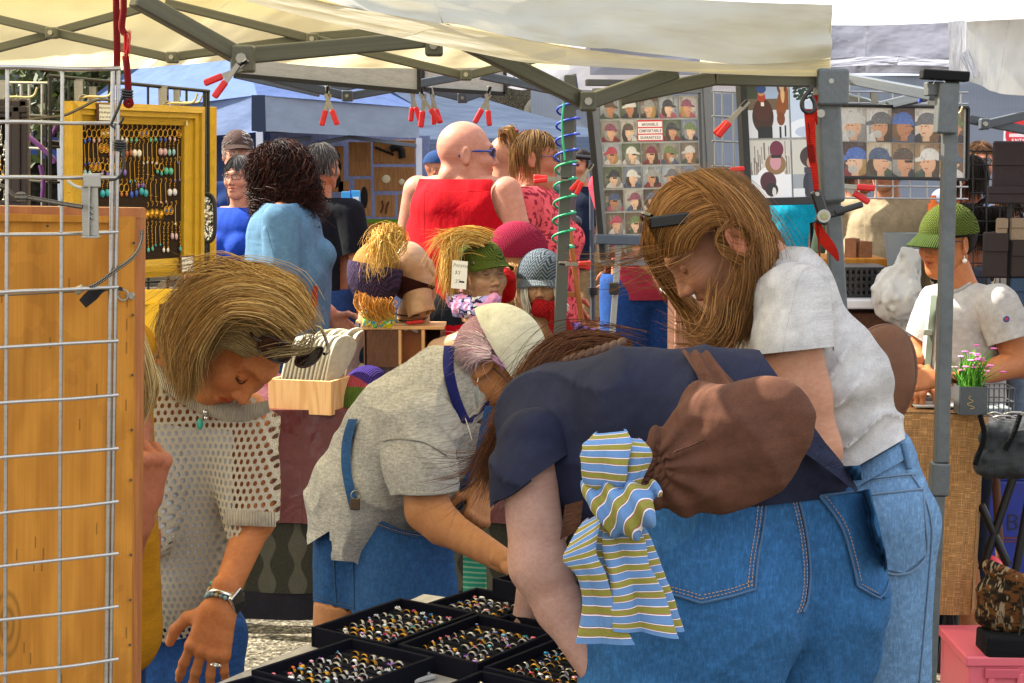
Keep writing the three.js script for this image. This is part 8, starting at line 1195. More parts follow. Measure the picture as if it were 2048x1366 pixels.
{const q=figure({label:'woman in a bright blue v-neck top and glasses beside the bearded man',at:[482,312,10.2],turn:-24,girth:1.45,bust:1,sk:'#c48a70',shirt:{mat:cloth('#1d46b0'),sleeve:0.9,hem:0.8,neck:1.47},pants:{mat:cloth('#2a2a34')},hair:shortHair(['#4a4644','#6a6664','#36322f'],0.14)});specs(q.root,q.M,{},'#5a3a34',clearG,'spectacles on the woman in the bright blue top','spectacles');}
{
const q=figure({label:'large bald man in a bright red sleeveless shirt seen from behind',at:[928,242,8.3],turn:150,girth:1.6,drop:0.07,sk:'#c98f78',head:{turn:-54,dx:0.05,s:1.12,o:{fat:1.3}},arms:{l:[[0.165,1.41,-0.02],[0.225,1.15,0.0],[0.20,0.93,0.10]],r:[[-0.165,1.41,-0.02],[-0.235,1.15,-0.03],[-0.22,0.92,0.08]]},shirt:{mat:cloth('#d2071c'),sleeve:0,hem:0.72,neck:1.46,fold:0.014},pants:{mat:cloth('#23262e')}});
specs(q.root,q.M,{t:0.003},'#1f3f8c',glassDark,'blue framed sunglasses on the man in red');const a=q.L(-0.30,1.30,-0.05);
const tt=[];for(let i=0;i<9;i++)tt.push(ringTube(P(990 +(i % 3)*7,372 + Math.floor(i/3)*12,8.3),V(0,0,1),0.014,0.003,10));
}
{const q=figure({label:'woman in a coral floral t-shirt with pinned up hair and sunglasses',at:[1068,262,8.5],turn:84,girth:1.5,drop:0.04,bust:1,sk:'#bf7f62',head:{o:{fat:0.8}},arms:{l:[[0.2,1.40,-0.02],[0.27,1.13,-0.05],[0.16,0.98,0.12]],r:[[-0.2,1.40,-0.02],[-0.27,1.12,-0.12],[-0.17,0.97,0.02]]},shirt:{mat:std('#ffffff',0.92,{map:tex(256,256,(u,v)=>{const n=fbm(u*22,v*22,4,2,22);return n>0.60?[0.52,0.14,0.2]:[0.83,0.33,0.36];},{rep:[0.3,0.3]}),bumpMap:foldB,bumpScale:0.006}),sleeve:0.7,hem:0.74,fold:0.014},pants:{mat:denim('#37598a')},hair:shortHair(['#6a4a2c','#8a6638','#9c7a48'],0.10,0.052,500)});specs(q.root,q.M,{},'#6a4a6a',glassDark,'mauve sunglasses on the coral floral woman');part(q.root,'hair',hairGeo([[H(q.M,0,0.09,-0.09),H(q.M,0,0.14,-0.10),H(q.M,0.02,0.13,-0.14),H(q.M,0,0.07,-0.13)],[H(q.M,-0.03,0.08,-0.1),H(q.M,-0.03,0.12,-0.12),H(q.M,-0.01,0.11,-0.15),H(q.M,0.01,0.05,-0.13)]],120,{w:0.002,jit:0.014,cols:['#8a6638','#a9864e']}),hairM);part(q.root,'hair_clip',ball(H(q.M,0,0.125,-0.085),0.01),std('#8c1a2c',0.3));}
figure({label:'bald man in blue between the red man and the coral woman',at:[1008,272,10.6],turn:150,girth:1.2,sk:'#b97f62',shirt:{mat:cloth('#2f7ab8'),sleeve:0.7},pants:{mat:cloth('#33353c')}});
{const q=figure({label:'person in a pale blue cap far behind the red man',at:[876,304,13],turn:70,girth:1.1,sk:'#b97a5c',shirt:{mat:cloth('#8a5a4c'),sleeve:0.7},pants:{mat:cloth('#3a3c44')}});const c=thing('baseball_cap','pale blue cap on the person far behind the red man','cap',H(q.M,0,0.1,0)),k=capGeo(q.M,{y:0.05});part(c,'crown',k.dome,cloth('#2c4a7c'));part(c,'brim',k.brim,cloth('#c9ccd4'));}
figure({label:'man in coral polo and denim shorts standing behind the photo board',at:[1288,232,9.5],turn:12,girth:1.05,sk:'#c08462',arms:{l:[[0.2,1.43,0],[0.27,1.15,0],[0.27,0.92,0.08]],r:[[-0.19,1.43,0],[-0.16,1.2,0.16],[-0.02,1.04,0.27]]},shirt:{mat:cloth('#d2475c'),sleeve:0.8,hem:0.90,fold:0.014},pants:{mat:denim('#3464b4'),len:0.50,e:0.03},backs:[0,0.2,1],hair:shortHair(['#4a3a2c','#5a4a3a'],0.04)});
figure({label:'person in navy t-shirt and khaki shorts by the bicycle',at:[1160,300,14],turn:-30,girth:1.2,sk:'#b97a5c',shirt:{mat:cloth('#1c2338'),sleeve:0.7},pants:{mat:cloth('#a3835c'),len:0.5,e:0.03},hair:shortHair(['#2a221c','#3a3028'],0.05)});
figure({label:'person in a turquoise top and black shorts across the street',at:[1578,318,14],turn:160,girth:1.25,sk:'#b98468',shirt:{mat:cloth('#0f9fb8'),sleeve:0.5,hem:0.92},pants:{mat:cloth('#15161c'),len:0.62},hair:shortHair(['#3a2a20','#5a4030'],0.2)});
figure({label:'person with bare legs in white shoes left of the tent leg',at:[1622,330,14.6],turn:20,sk:'#b98468',shirt:{mat:cloth('#b8a08a'),sleeve:0.6},pants:{mat:cloth('#8a6a50'),len:0.7},shoe:white,hair:shortHair(['#2a221c','#3a3028'],0.08)});
figure({label:'person in a long khaki jacket behind the long photo board',at:[1776,285,9.4],turn:-30,girth:1.3,sk:'#a9785c',shirt:{mat:cloth('#a39478'),sleeve:1.85,hem:0.66,fold:0.016},pants:{mat:cloth('#4a4640')},hair:shortHair(['#2a221c','#3a3028'],0.06)});
figure({label:'person in a dark green top behind the long photo board',at:[1716,300,10.6],turn:40,girth:1.15,sk:'#a9785c',shirt:{mat:cloth('#3e4c3c'),sleeve:0.9},pants:{mat:cloth('#23252c')},hair:shortHair(['#2a221c','#3a3028'],0.12)});
{const q=figure({label:'bearded man in dark sunglasses and pale shirt below the striped parasol',at:[1960,284,11.2],turn:-8,girth:1.2,sk:'#b9785c',head:{o:{beard:[0.5,0.38,0.3]}},shirt:{mat:cloth('#8fa0bc'),sleeve:0.8},pants:{mat:cloth('#33353c')},hair:shortHair(['#6a4a30','#4a3422','#7d5a3c'],0.05)});specs(q.root,q.M,{h:0.04},'#101012',glassDark,'dark sunglasses on the bearded man by the parasol');}
{const str=tex(64,64,(u,v)=>(v*4 + 0.4*Math.sin(u*6.283))% 1<0.4?[0.72,0.66,0.52]:[0.07,0.07,0.09],{rep:[0.2,0.2]});figure({label:'woman in a black and cream zigzag top behind the leather grid',at:[1936,312,9.2],turn:-120,girth:1.25,sk:'#a9684c',shirt:{mat:std('#ffffff',0.9,{map:str}),sleeve:0.5,hem:0.9},pants:{mat:cloth('#6a4438')},hair:shortHair(['#1c1614','#2c2420'],0.12)});}
{const q=figure({label:'person in a grey blue hoodie with dark bun behind the woman in the green visor',at:[1936,408,7.3],turn:-104,girth:1.2,H:1.47,sk:'#9a6248',arms:{l:[[0.2,1.41,0],[0.24,1.2,0.2],[0.12,1.16,0.44]],r:[[-0.19,1.41,0],[-0.22,1.15,0.16],[-0.1,1.13,0.4]]},shirt:{mat:cloth('#4c5264'),sleeve:1.75,hem:0.8,fold:0.016},pants:{mat:cloth('#2a2c34')},hair:shortHair(['#17130f','#241d18'],0.10)});part(q.root,'hair_bun',[new Sdf(0.02).ball(H(q.M,0,0.06,-0.13),0.05).mesh(0.01),scalpHair(q.M.clone().multiply(new THREE.Matrix4().makeTranslation(0,0.04,-0.13)),{len:0.07,n:260,cols:['#17130f','#2c241e'],w:0.002,jit:0.025,front:0,minEl:-1.2})],hairBase('#17130f'));}
figure({label:'person in a pale shirt behind the leather goods at the right edge',at:[2020,360,9.6],turn:170,girth:1.3,sk:'#b47a60',shirt:{mat:cloth('#d2cec8'),sleeve:0.7},pants:{mat:cloth('#8a9cb4')},hair:shortHair(['#4a3422','#6a4a30'],0.06)});
{const L=[[642,292,688,384,'carved wood plaque with a black bear head',1],[697,284,742,352,'narrow plain carved wood plaque, top middle',0],[746,280,830,328,'wide wood plaque with a black otter on a branch',2],[748,334,830,382,'wide wood plaque with two small round carvings',3],[709,358,742,432,'tall wood plaque with a dark feather',4],[750,390,790,434,'small wood plaque with a carved antler',5],[796,388,834,434,'small plain wood plaque at the right of the row',0],[676,362,698,384,'small square wood plaque beside the bear',0],[690,438,800,484,'wide low wood panel with a green band',6]];
const wm=std('#ffffff',0.6,{map:woodT('#8a5a1c','#6a400f',2)}),bk=std('#17130f',0.7);
for(const[x0,y0,x1,y1,l,k]of L){const d=15.6,a=P(x0,y0,d),b=P(x1,y1,d),c=lerp3(a,b,0.5),w=b.x - a.x,h=a.y - b.y,t=thing('wood_plaque',l,'plaque',c);part(t,'board',uvm(box(w,h,0.03,c.x,c.y,c.z,0.004),0),wm);const z=c.z + 0.018,at=(u,v)=>V(a.x + u*w,a.y - v*h,z),E=(u,v,r,s=1)=>ball(at(u,v),r,1,1,1,10).translate(-at(u,v).x,-at(u,v).y,-z).scale(1,s,0.25).translate(at(u,v).x,at(u,v).y,z);
if(k===1)part(t,'carving',[E(0.52,0.45,0.07,1.2),E(0.35,0.22,0.028),E(0.7,0.22,0.028),E(0.55,0.72,0.06,1.3)],bk);if(k===2)part(t,'carving',[tube([at(0.42,0.4),at(0.55,0.3),at(0.66,0.4),at(0.7,0.75)],0.03,7),tube([at(0.05,0.3),at(0.5,0.62)],0.01,5)],bk);if(k===3)part(t,'carving',[E(0.3,0.5,0.035),E(0.68,0.62,0.025)],std('#b8a888',0.8));if(k===4)part(t,'carving',[E(0.6,0.5,0.03,3)],bk);if(k===5)part(t,'carving',[tube([at(0.3,0.8),at(0.4,0.5),at(0.35,0.25)],0.008,5),tube([at(0.55,0.85),at(0.6,0.5),at(0.7,0.3)],0.008,5)],std('#4a2a10',0.8));if(k===6)part(t,'band',[bar(at(0.02,0.1),at(0.98,0.08),0.02,0.03)],std('#4a6a1c',0.8));}}
{const d=12.6,t=thing('wire_rack','blue wire rack of small toys across the street','rack',P(720,560,d)),bm=std('#1f3f8c',0.4,{metalness:0.3});for(const y of[486,552,596,640])part(t,'shelf',bar(P(668,y,d),P(770,y + 2,d),0.3,0.012),bm);for(const x of[668,694,720,746,770])part(t,'wire',cyl(P(x,486,d - 0.15),P(x,720,d - 0.15),0.008,undefined,6),bm);const cs=['#5a2aa0','#d24a1c','#2a6ac0','#c8b81c','#3a8c2a','#1f8ca0','#c8264a'];for(const y of[548,592,636])for(let k=0;k<6;k++){const p=P(680 + k*15,y,d),w=['upper','middle','lower'][(y - 548)/44];solo('toy',new RoundedBoxGeometry(0.05,rr(0.05,0.09),0.06,2,0.012).translate(p.x,p.y + 0.04,p.z),std(cs[(k + y)% 7],0.5),`small toy on the ${w} shelf of the blue rack, ${['first', 'second', 'third', 'fourth', 'fifth', 'sixth'][k]} from its left`,'toy','toys on the blue wire rack');}
[[692,402],[712,400],[692,462],[712,464]].forEach(([x,y],i)=>{const p=P(x,y,12.3),u=thing('packet',`blue header packet hanging ${i < 2 ? 'in the top row' : 'in the lower row'}, ${i % 2 ? 'right' : 'left'} one`,'packet',p,'blue packets on the plaque stall');part(u,'card',box(0.055,0.12,0.012,p.x,p.y,p.z,0.003),std('#2f8fc8',0.5));part(u,'window',box(0.04,0.07,0.006,p.x,p.y - 0.015,p.z + 0.008,0.002),std(i % 2?'#c9c8cc':'#b890c0',0.3));});part(t,'display_post',cyl(P(702,380,12.4),P(702,520,12.4),0.012),bm);}
{const t=thing('bicycle','parked bicycle with black tyres beyond the wrapped tent leg','bicycle',P(1190,560,17)),d=17,a=P(1160,552,d),b=P(1248,552,d),y=0.47;for(const c of[a,b]){const w=V(c.x,y,c.z),q=part(t,'wheel',ringTube(w,V(0.35,0,0.94).normalize(),0.33,0.022,40),blackPlastic);part(q,'rim',ringTube(w,V(0.35,0,0.94).normalize(),0.30,0.008,40),chrome);for(let k=0;k<10;k++){const n=k/10*6.283;part(q,'spoke',cyl(w,V(w.x + Math.cos(n)*0.29*0.94,y + Math.sin(n)*0.29,w.z - Math.cos(n)*0.1),0.002,undefined,4),chrome);}}const A=V(a.x,y,a.z),B=V(b.x,y,b.z),s=lerp3(A,B,0.62).setY(0.95),m=lerp3(A,B,0.55).setY(0.44),hd=lerp3(A,B,0.12).setY(0.98);part(t,'bike_frame',[cyl(B,s,0.012),cyl(s,m,0.016),cyl(m,B,0.012),cyl(m,hd,0.017),cyl(s,hd,0.016),cyl(hd,A,0.014)],std('#b8bcc8',0.35,{metalness:0.5}));part(t,'saddle',ball(s.clone().add(V(0,0.06,0)),0.06,1,1,1).translate(-s.x,-s.y,-s.z).scale(2,0.5,1).translate(s.x,s.y,s.z),blackPlastic);part(t,'handlebar',tube([hd.clone().add(V(-0.05,0.12,0.25)),hd.clone().add(V(0,0.14,0)),hd.clone().add(V(-0.05,0.12,-0.25))],0.013,6),blackMetal);}
solo('easel_leg_stand',[bar(P(1138,455,7.2),P(1166,660,7.2),0.02,0.03,V(0,0,1),0.003),bar(P(1120,590,7.2),P(1160,588,7.2),0.02,0.02,UP,0.003)],stained,'brown wooden easel behind the wrapped tent leg','easel');
{const t=thing('tripod','grey tripod pole with black knob standing in the road','tripod',P(1184,500,11));part(t,'pole',cyl(P(1182,320,11),P(1186,640,11),0.014),bluegrey);part(t,'foot',cyl(P(1186,575,11),P(1186,590,11),0.03),blackPlastic);part(t,'knob',ball(P(1150,445,11),0.04),blackPlastic);part(t,'arm',cyl(P(1150,313,11),P(1184,316,11),0.014),blackPlastic);}
{const t=thing('plank_counter','counter of pale planks with sunshine painted as a white top','counter',P(1430,680,8.6)),d=8.6,a=P(1350,600,d),b=P(1560,600,d);let y=a.y;for(let k=0;k<8;k++){part(t,'plank',uvm(box(b.x - a.x,0.094,0.02,(a.x + b.x)/2,y - 0.05 - k*0.1,a.z,0.004),0),std('#ffffff',0.7,{map:woodT(k % 2?'#c99a7c':'#b98a6e','#a3745a',1.6 + k*0.2)}));}part(t,'top',box(b.x - a.x + 0.05,0.03,0.6,(a.x + b.x)/2,y + 0.02,a.z - 0.28,0.006),std('#dedcd6',0.4));part(t,'body',box(b.x - a.x - 0.02,y - 0.02,0.5,(a.x + b.x)/2,(y - 0.02)/2,a.z - 0.27),walnut);}  // sunlit counter top: the brightness is put into its white colour
{const b=P(1476,745,5.4),t=thing('water_bottle','clear plastic water bottle with white cap on a small stand','bottle',b);const L=[[0.0,0],[0.026,0],[0.028,0.01],[0.027,0.04],[0.028,0.055],[0.024,0.068],[0.014,0.076],[0.013,0.082]];part(t,'body',new THREE.LatheGeometry(L.map(q=>new THREE.Vector2(...q)),20).translate(b.x,b.y,b.z),phys('#f2f6f8',0.06,{transmission:1,thickness:0}));part(t,'cap',cyl(V(b.x,b.y + 0.078,b.z),V(b.x,b.y + 0.094,b.z),0.015,0.0145,16),white);part(t,'label',cyl(V(b.x,b.y + 0.002,b.z),V(b.x,b.y + 0.02,b.z),0.0285,0.0285,20),std('#2a4aa0',0.4));const s=thing('stand','small pale stand under the water bottle, hidden behind the navy woman','stand',V(b.x,0,b.z));part(s,'top',box(0.4,0.02,0.3,b.x + 0.02,b.y - 0.011,b.z,0.004),pine);for(const q of[-1,1])part(s,'leg',box(0.03,b.y - 0.022,0.03,b.x + 0.02 + q*0.17,(b.y - 0.022)/2,b.z),pine);}
//---------- right side:seller,burlap table,leather grid,bags ----------
{
const t=thing('person','seller in white t-shirt, green knit visor and glasses seated behind the burlap table','person',P(1925,900,6.35));srand(606);const d=6.3;
const M=headFrame(P(1893,488,d),V(-0.04,1,0.06),V(-0.80,-0.06,0.58),0.92),f=new Sdf(0.03),fa=new Sdf(0.02),fn=new Sdf(0.02),fl=new Sdf(0.02);
f.b([1930,640,d,60],[1925,850,d + 0.05,68]).b([1885,600,d + 0.1,30],[1985,605,d - 0.1,30]);fn.b([1925,590,d,36],[1910,540,d,32]);
fa.chain([[1998,622,d - 0.12,34],[2040,725,d - 0.10,30],[1950,752,d - 0.28,21],[1880,758,d - 0.42,17]]).chain([[1868,618,d + 0.12,30],[1836,720,d + 0.1,25],[1846,760,d - 0.25,18]]);fl.b([1900,880,d,52],[1860,960,d - 0.25,36]).b([1860,960,d - 0.25,36],[1860,1300,d - 0.25,26]).b([1930,880,d,44],[1930,960,d - 0.25,36]).b([1930,960,d - 0.25,36],[1930,1300,d - 0.3,30]);
const s=new Sdf(0.04);s.b([1928,640,d,70],[1922,850,d + 0.05,80],{n:V(1,0,-0.4),s:1.15}).b([1878,606,d + 0.1,40],[1990,612,d - 0.1,42]);s.warp=(x,y,z,D)=>D - 0.012*(noise(x*9 + 2*noise(y*8,z*8),y*14,z*9)- 0.5)- 0.006*(fbm(x*20,y*20,z*20,3)- 0.5);
const sl=new Sdf(0.02).b([1992,612,d - 0.11,46],[2026,690,d - 0.12,48]).b([1872,612,d + 0.12,40],[1848,690,d + 0.1,42]);sl.warp=folds(0.008,20,14,20);
const sv=side(1950,700,2048,672,1990,600),svl=side(1810,660,1870,700,1880,600),nk=side(1880,566,1965,545,1930,700),k2=(x,y,z)=>z>-d?sv(x,y,z):svl(x,y,z),hands=[handGeo({left:true,cell:0.004,curl:[0.5,0.6,0.6,0.6]}).applyMatrix4(handFrame(P(1876,758,d - 0.43),V(-0.96,-0.05,0.1),V(0.05,0.5,0.85),0.92)),handGeo({cell:0.004,curl:[0.7,0.7,0.7,0.7]}).applyMatrix4(handFrame(P(1848,758,d - 0.27),V(-0.4,-0.5,0.5),V(-0.4,0.6,0.5),0.92))];
part(t,'body',[white3(bodyOf([[f,[[s,nk]]],[fa,[[[s,sl],k2]]],[fn],[fl]]).mesh(0.012)),headGeo({cell:0.0042,lip:[0.8,0.5,0.48],brow:[0.25,0.2,0.17]}).applyMatrix4(M),...hands],skin('#b5764c'));
const wm=cloth('#cfcbc8',{bumpScale:0.005}),te=part(t,'tshirt',uvm(clip(s.mesh(0.011),nk),0.3),wm);part(te,'sleeve',clip(sl.mesh(0.011),k2),wm);part(te,'neck_band',tube(lineOn(s,[[1888,572],[1905,584],[1935,570],[1962,548]],0.002,d),0.006,6),wm);
const txt=canvasTex(256,64,(c,w,h)=>{c.clearRect(0,0,w,h);c.fillStyle='#2a3070';c.font='italic bold 46px serif';c.fillText('Champion',8,46);});part(te,'print',patchOn(s,[1896,640],[1934,644],[1934,656],[1896,652],0.003,8,4,d),std('#ffffff',0.9,{map:txt,alphaTest:0.4,transparent:true}));
{const p=sl.hit(2013,638,0.003)||P(2013,638,d - 0.3);part(te,'badge',[ringTube(p,V(0.1,0,1).normalize(),0.008,0.0022,18)],std('#27347c',0.6));part(te,'badge',ball(p.clone().add(V(0.002,0,0.001)),0.005,1,1,1).translate(-p.x,-p.y,-p.z).scale(0.8,1.1,0.3).translate(p.x,p.y,p.z),std('#c02438',0.6));}
part(t,'hair',[hairCap(M,{line:0.03,side:-0.02,back:-0.10}),hairCap(M,{line:0.03,side:-0.02,back:-0.10,grow:0.01})],hairBase('#231c1a'));
part(t,'trousers',new Sdf(0.03).b([1905,880,d,60],[1860,960,d - 0.25,50]).b([1860,960,d - 0.25,50],[1860,1290,d - 0.25,38]).b([1930,880,d,60],[1930,960,d - 0.25,50]).b([1930,960,d - 0.25,50],[1930,1290,d - 0.25,38]).mesh(0.014),cloth('#1e2436'));
const v=thing('knit_visor','green and yellow cable knit visor cap on the seated seller','visor',P(1880,450,d)),k=capGeo(M,{y:0.040,brim:0.085,droop:0.42,w:0.082,grow:0.020});part(v,'crown',uvm(k.dome,0.5),visorM());part(v,'brim',uvm(k.brim),rib('#4a5c28'));
specs(t,M,{h:0.030},'#4a3030',clearG,'thin dark glasses on the seated seller','spectacles');const e=H(M,0.082,-0.035,0.0);solo('earring',[ball(e.clone().add(V(0,-0.018,0.006)),0.008),tube([e,e.clone().add(V(0,-0.01,0.006))],0.001,4,4)],std('#e2dfd8',0.25),'pearl drop earring of the seated seller','earring');
const st=thing('bag_strap','grey green cross-body strap with buckle on the seated seller','strap',P(1855,660,d));part(st,'band',grid(20,2,(u,w)=>hitP(s,mix(1868,1852,u)+(w - 0.5)*12,mix(590,765,u),0.006,d),0.4,0.03),std('#4c554a',0.7));part(st,'buckle',box(0.03,0.02,0.01,...hitP(s,1856,665,0.012,d).toArray(),0.003),std('#8a8e80',0.35,{metalness:0.5}));
const bs=thing('stool','stool under the seated seller, hidden by the burlap table','stool',P(1930,1000,d));const c=P(1930,905,d);part(bs,'seat',cyl(V(c.x,c.y - 0.03,c.z),V(c.x,c.y,c.z),0.18,0.18,24),walnut);for(let q=0;q<4;q++)part(bs,'leg',cyl(V(c.x + 0.15*Math.cos(q*1.57),0,c.z + 0.15*Math.sin(q*1.57)),V(c.x + 0.1*Math.cos(q*1.57),c.y - 0.03,c.z + 0.1*Math.sin(q*1.57)),0.014),walnut);
}
{
const d=5.85,t=thing('table','folding table under the tan burlap cloth at the right','table',P(1850,1000,6)),a=P(1690,826,d),b=P(1955,826,d),top=a.y;part(t,'tabletop',box(b.x - a.x,0.03,0.55,(a.x + b.x)/2,top - 0.02,a.z - 0.28,0.005),white);
for(const[x0,y0,x1,y1,m]of[[1850,1210,1842,1400,'#5c564a'],[1918,1210,1908,1400,'#4a4a44'],[1922,1210,1880,1345,'#16171a'],[1880,1210,1905,1268,'#16171a']])part(t,'leg',cyl(P(x0,y0 - 200,d + 0.08),P(x1,y1,d + 0.06),0.0115),std(m,0.5,{metalness:0.3}));
const bt=tex(512,512,(u,v,i,j)=>{const a2=h3(i>>1,7,j>>6),c=h3(9,j>>1,i>>6),k=0.46 + 0.14*(((i>>1)+(j>>1))% 2)+ 0.12*(a2 - 0.5)+ 0.14*(c - 0.5)+(a2>0.93?0.12:0)+(c>0.93?0.12:0);return[k*1.12,k*0.84,k*0.54];},{rep:[0.22,0.22]}),bm=std('#ffffff',0.95,{map:bt,bumpMap:grainT,bumpScale:0.002});
const cl=[drape([[1680,826,d - 0.02],[1800,826,d - 0.02],[1962,830,d - 0.02]],[[1690,1226,d - 0.04],[1800,1228,d - 0.04],[1942,1231,d - 0.05]],60,20,{fold:0.02,su:0.62,sv:0.62,seed:2}),drape([[1962,830,d - 0.02],[1982,828,d + 0.5]],[[1942,1231,d - 0.05],[1962,1190,d + 0.4]],10,16,{fold:0.02,su:0.3,sv:0.6}),quad(P(1690,826,d),P(1962,829,d),P(1962,829,d).add(V(0,0,-0.58)),P(1690,826,d).add(V(0,0,-0.58))).translate(0,0.004,0)];solo('tablecloth',cl,bm,'tan burlap cloth hanging over the right hand table','tablecloth');
const tray=P(1875,806,d + 0.15);solo('paper',box(0.17,0.004,0.12,tray.x,top + 0.010,a.z - 0.13).translate(0,0,0),white,'white paper sheet with a green corner beside the flower pot','paper');{const c=P(1838,790,d + 0.2),g=thing('card_reader','small grey card reader in front of the seller','reader',V(c.x,top,a.z - 0.2));part(g,'body',box(0.10,0.018,0.06,c.x,top + 0.016,a.z - 0.22,0.005),std('#6d6a68',0.4));part(g,'screen',box(0.07,0.002,0.035,c.x,top + 0.026,a.z - 0.225),std('#2a2e36',0.15));}
const p=P(1940,826,d - 0.06),pot=thing('flower_pot','square grey metal pot with small pink flowers','flower pot',p),w=S(54,d)/2,h=S(56,d),pm=std('#5d6266',0.5,{metalness:0.35,map:grainT});for(const[x,z,ww,dd]of[[0,w,2*w,0.003],[0,-w,2*w,0.003],[w,0,0.003,2*w - 0.006],[-w,0,0.003,2*w - 0.006]])part(pot,'side',box(ww,h,dd,p.x + x,p.y + h/2,p.z + z),pm);part(pot,'soil',box(2*w - 0.008,0.006,2*w - 0.008,p.x,p.y + h - 0.01,p.z),std('#8a7450',0.95,{map:grainT}));
part(pot,'emblem',tube([0,1,2,3,4,5,6,7,8,9,10].map(i=>V(p.x - 0.01 + 0.014*Math.sin(i*1.3)*(1 - i/14),p.y + 0.018 + i*0.004,p.z + w + 0.003)),0.001,4),std('#b39a5c',0.5));srand(77);const sm=std('#4d8a2c',0.7),out={p:[],n:[],c:[],i:[]};
for(let i=0;i<150;i++){const a2=rr(0,6.28),r=rr(0,0.06),hh=rr(0.05,0.13),q=[V(p.x + rr(-w,w)*0.7,p.y + h - 0.012,p.z + rr(-w,w)*0.7)];q.push(q[0].clone().add(V(Math.cos(a2)*r*0.3,hh*0.5,Math.sin(a2)*r*0.3)),q[0].clone().add(V(Math.cos(a2)*r + 0.012,hh,Math.sin(a2)*r)));strand(q,0.0022,C(pick(['#4d8a2c','#6aa63c','#3a7022'])),out);if(i % 6===0){const e=q[2];part(pot,'flower',[0,1,2,3,4].map(k=>ball(V(0,0,0),0.005,1,0.5,1,6).translate(e.x + Math.cos(k*1.257)*0.006,e.y + 0.002,e.z + Math.sin(k*1.257)*0.006)),std(pick(['#d86ab0','#e090c4','#c85aa0']),0.6));}}part(pot,'leaves',outGeo(out),std('#ffffff',0.7,{vertexColors:true}));
const b0=P(1966,832,d - 0.02),bk=thing('wire_basket','grey wire basket beside the flower pot','basket',b0),bw=S(62,d),bh=S(56,d),bd=0.12,wire=(u,v)=>part(bk,'wire',cyl(b0.clone().add(V(...u)),b0.clone().add(V(...v)),0.0022,undefined,6),std('#54585c',0.45,{metalness:0.5}));for(const z of[0,-bd]){for(const y of[0,bh*0.5,bh])wire([0,y,z],[bw,y,z]);for(let i=0;i<7;i++)wire([bw*i/6,0,z],[bw*i/6,bh,z]);}for(const x of[0,bw])for(const y of[0,bh*0.5,bh])wire([x,y,0],[x,y,-bd]);part(bk,'dish',box(bw*0.9,0.02,bd*0.9,b0.x + bw/2,b0.y + 0.014,b0.z - bd/2,0.004),std('#8a9296',0.3));
srand(3);for(let k=0;k<7;k++){const q=P(1975 + k*11,828 +(k % 3)*7,d - 0.12 - 0.02*(k % 2)),g=thing('metal_clip',`silver metal clip on the table corner, ${['first', 'second', 'third', 'fourth', 'fifth', 'sixth', 'seventh'][k]} from the flower pot`,'clip',q);part(g,'jaw',tube([q,q.clone().add(V(0.02,0.006,0.01)),q.clone().add(V(0.05,-0.004 + 0.01*(k % 2),0.012))],0.0035,6),chrome);part(g,'jaw',tube([q,q.clone().add(V(0.02,-0.008,0.01)),q.clone().add(V(0.045,-0.014,0.012))],0.003,6),chrome);}
}
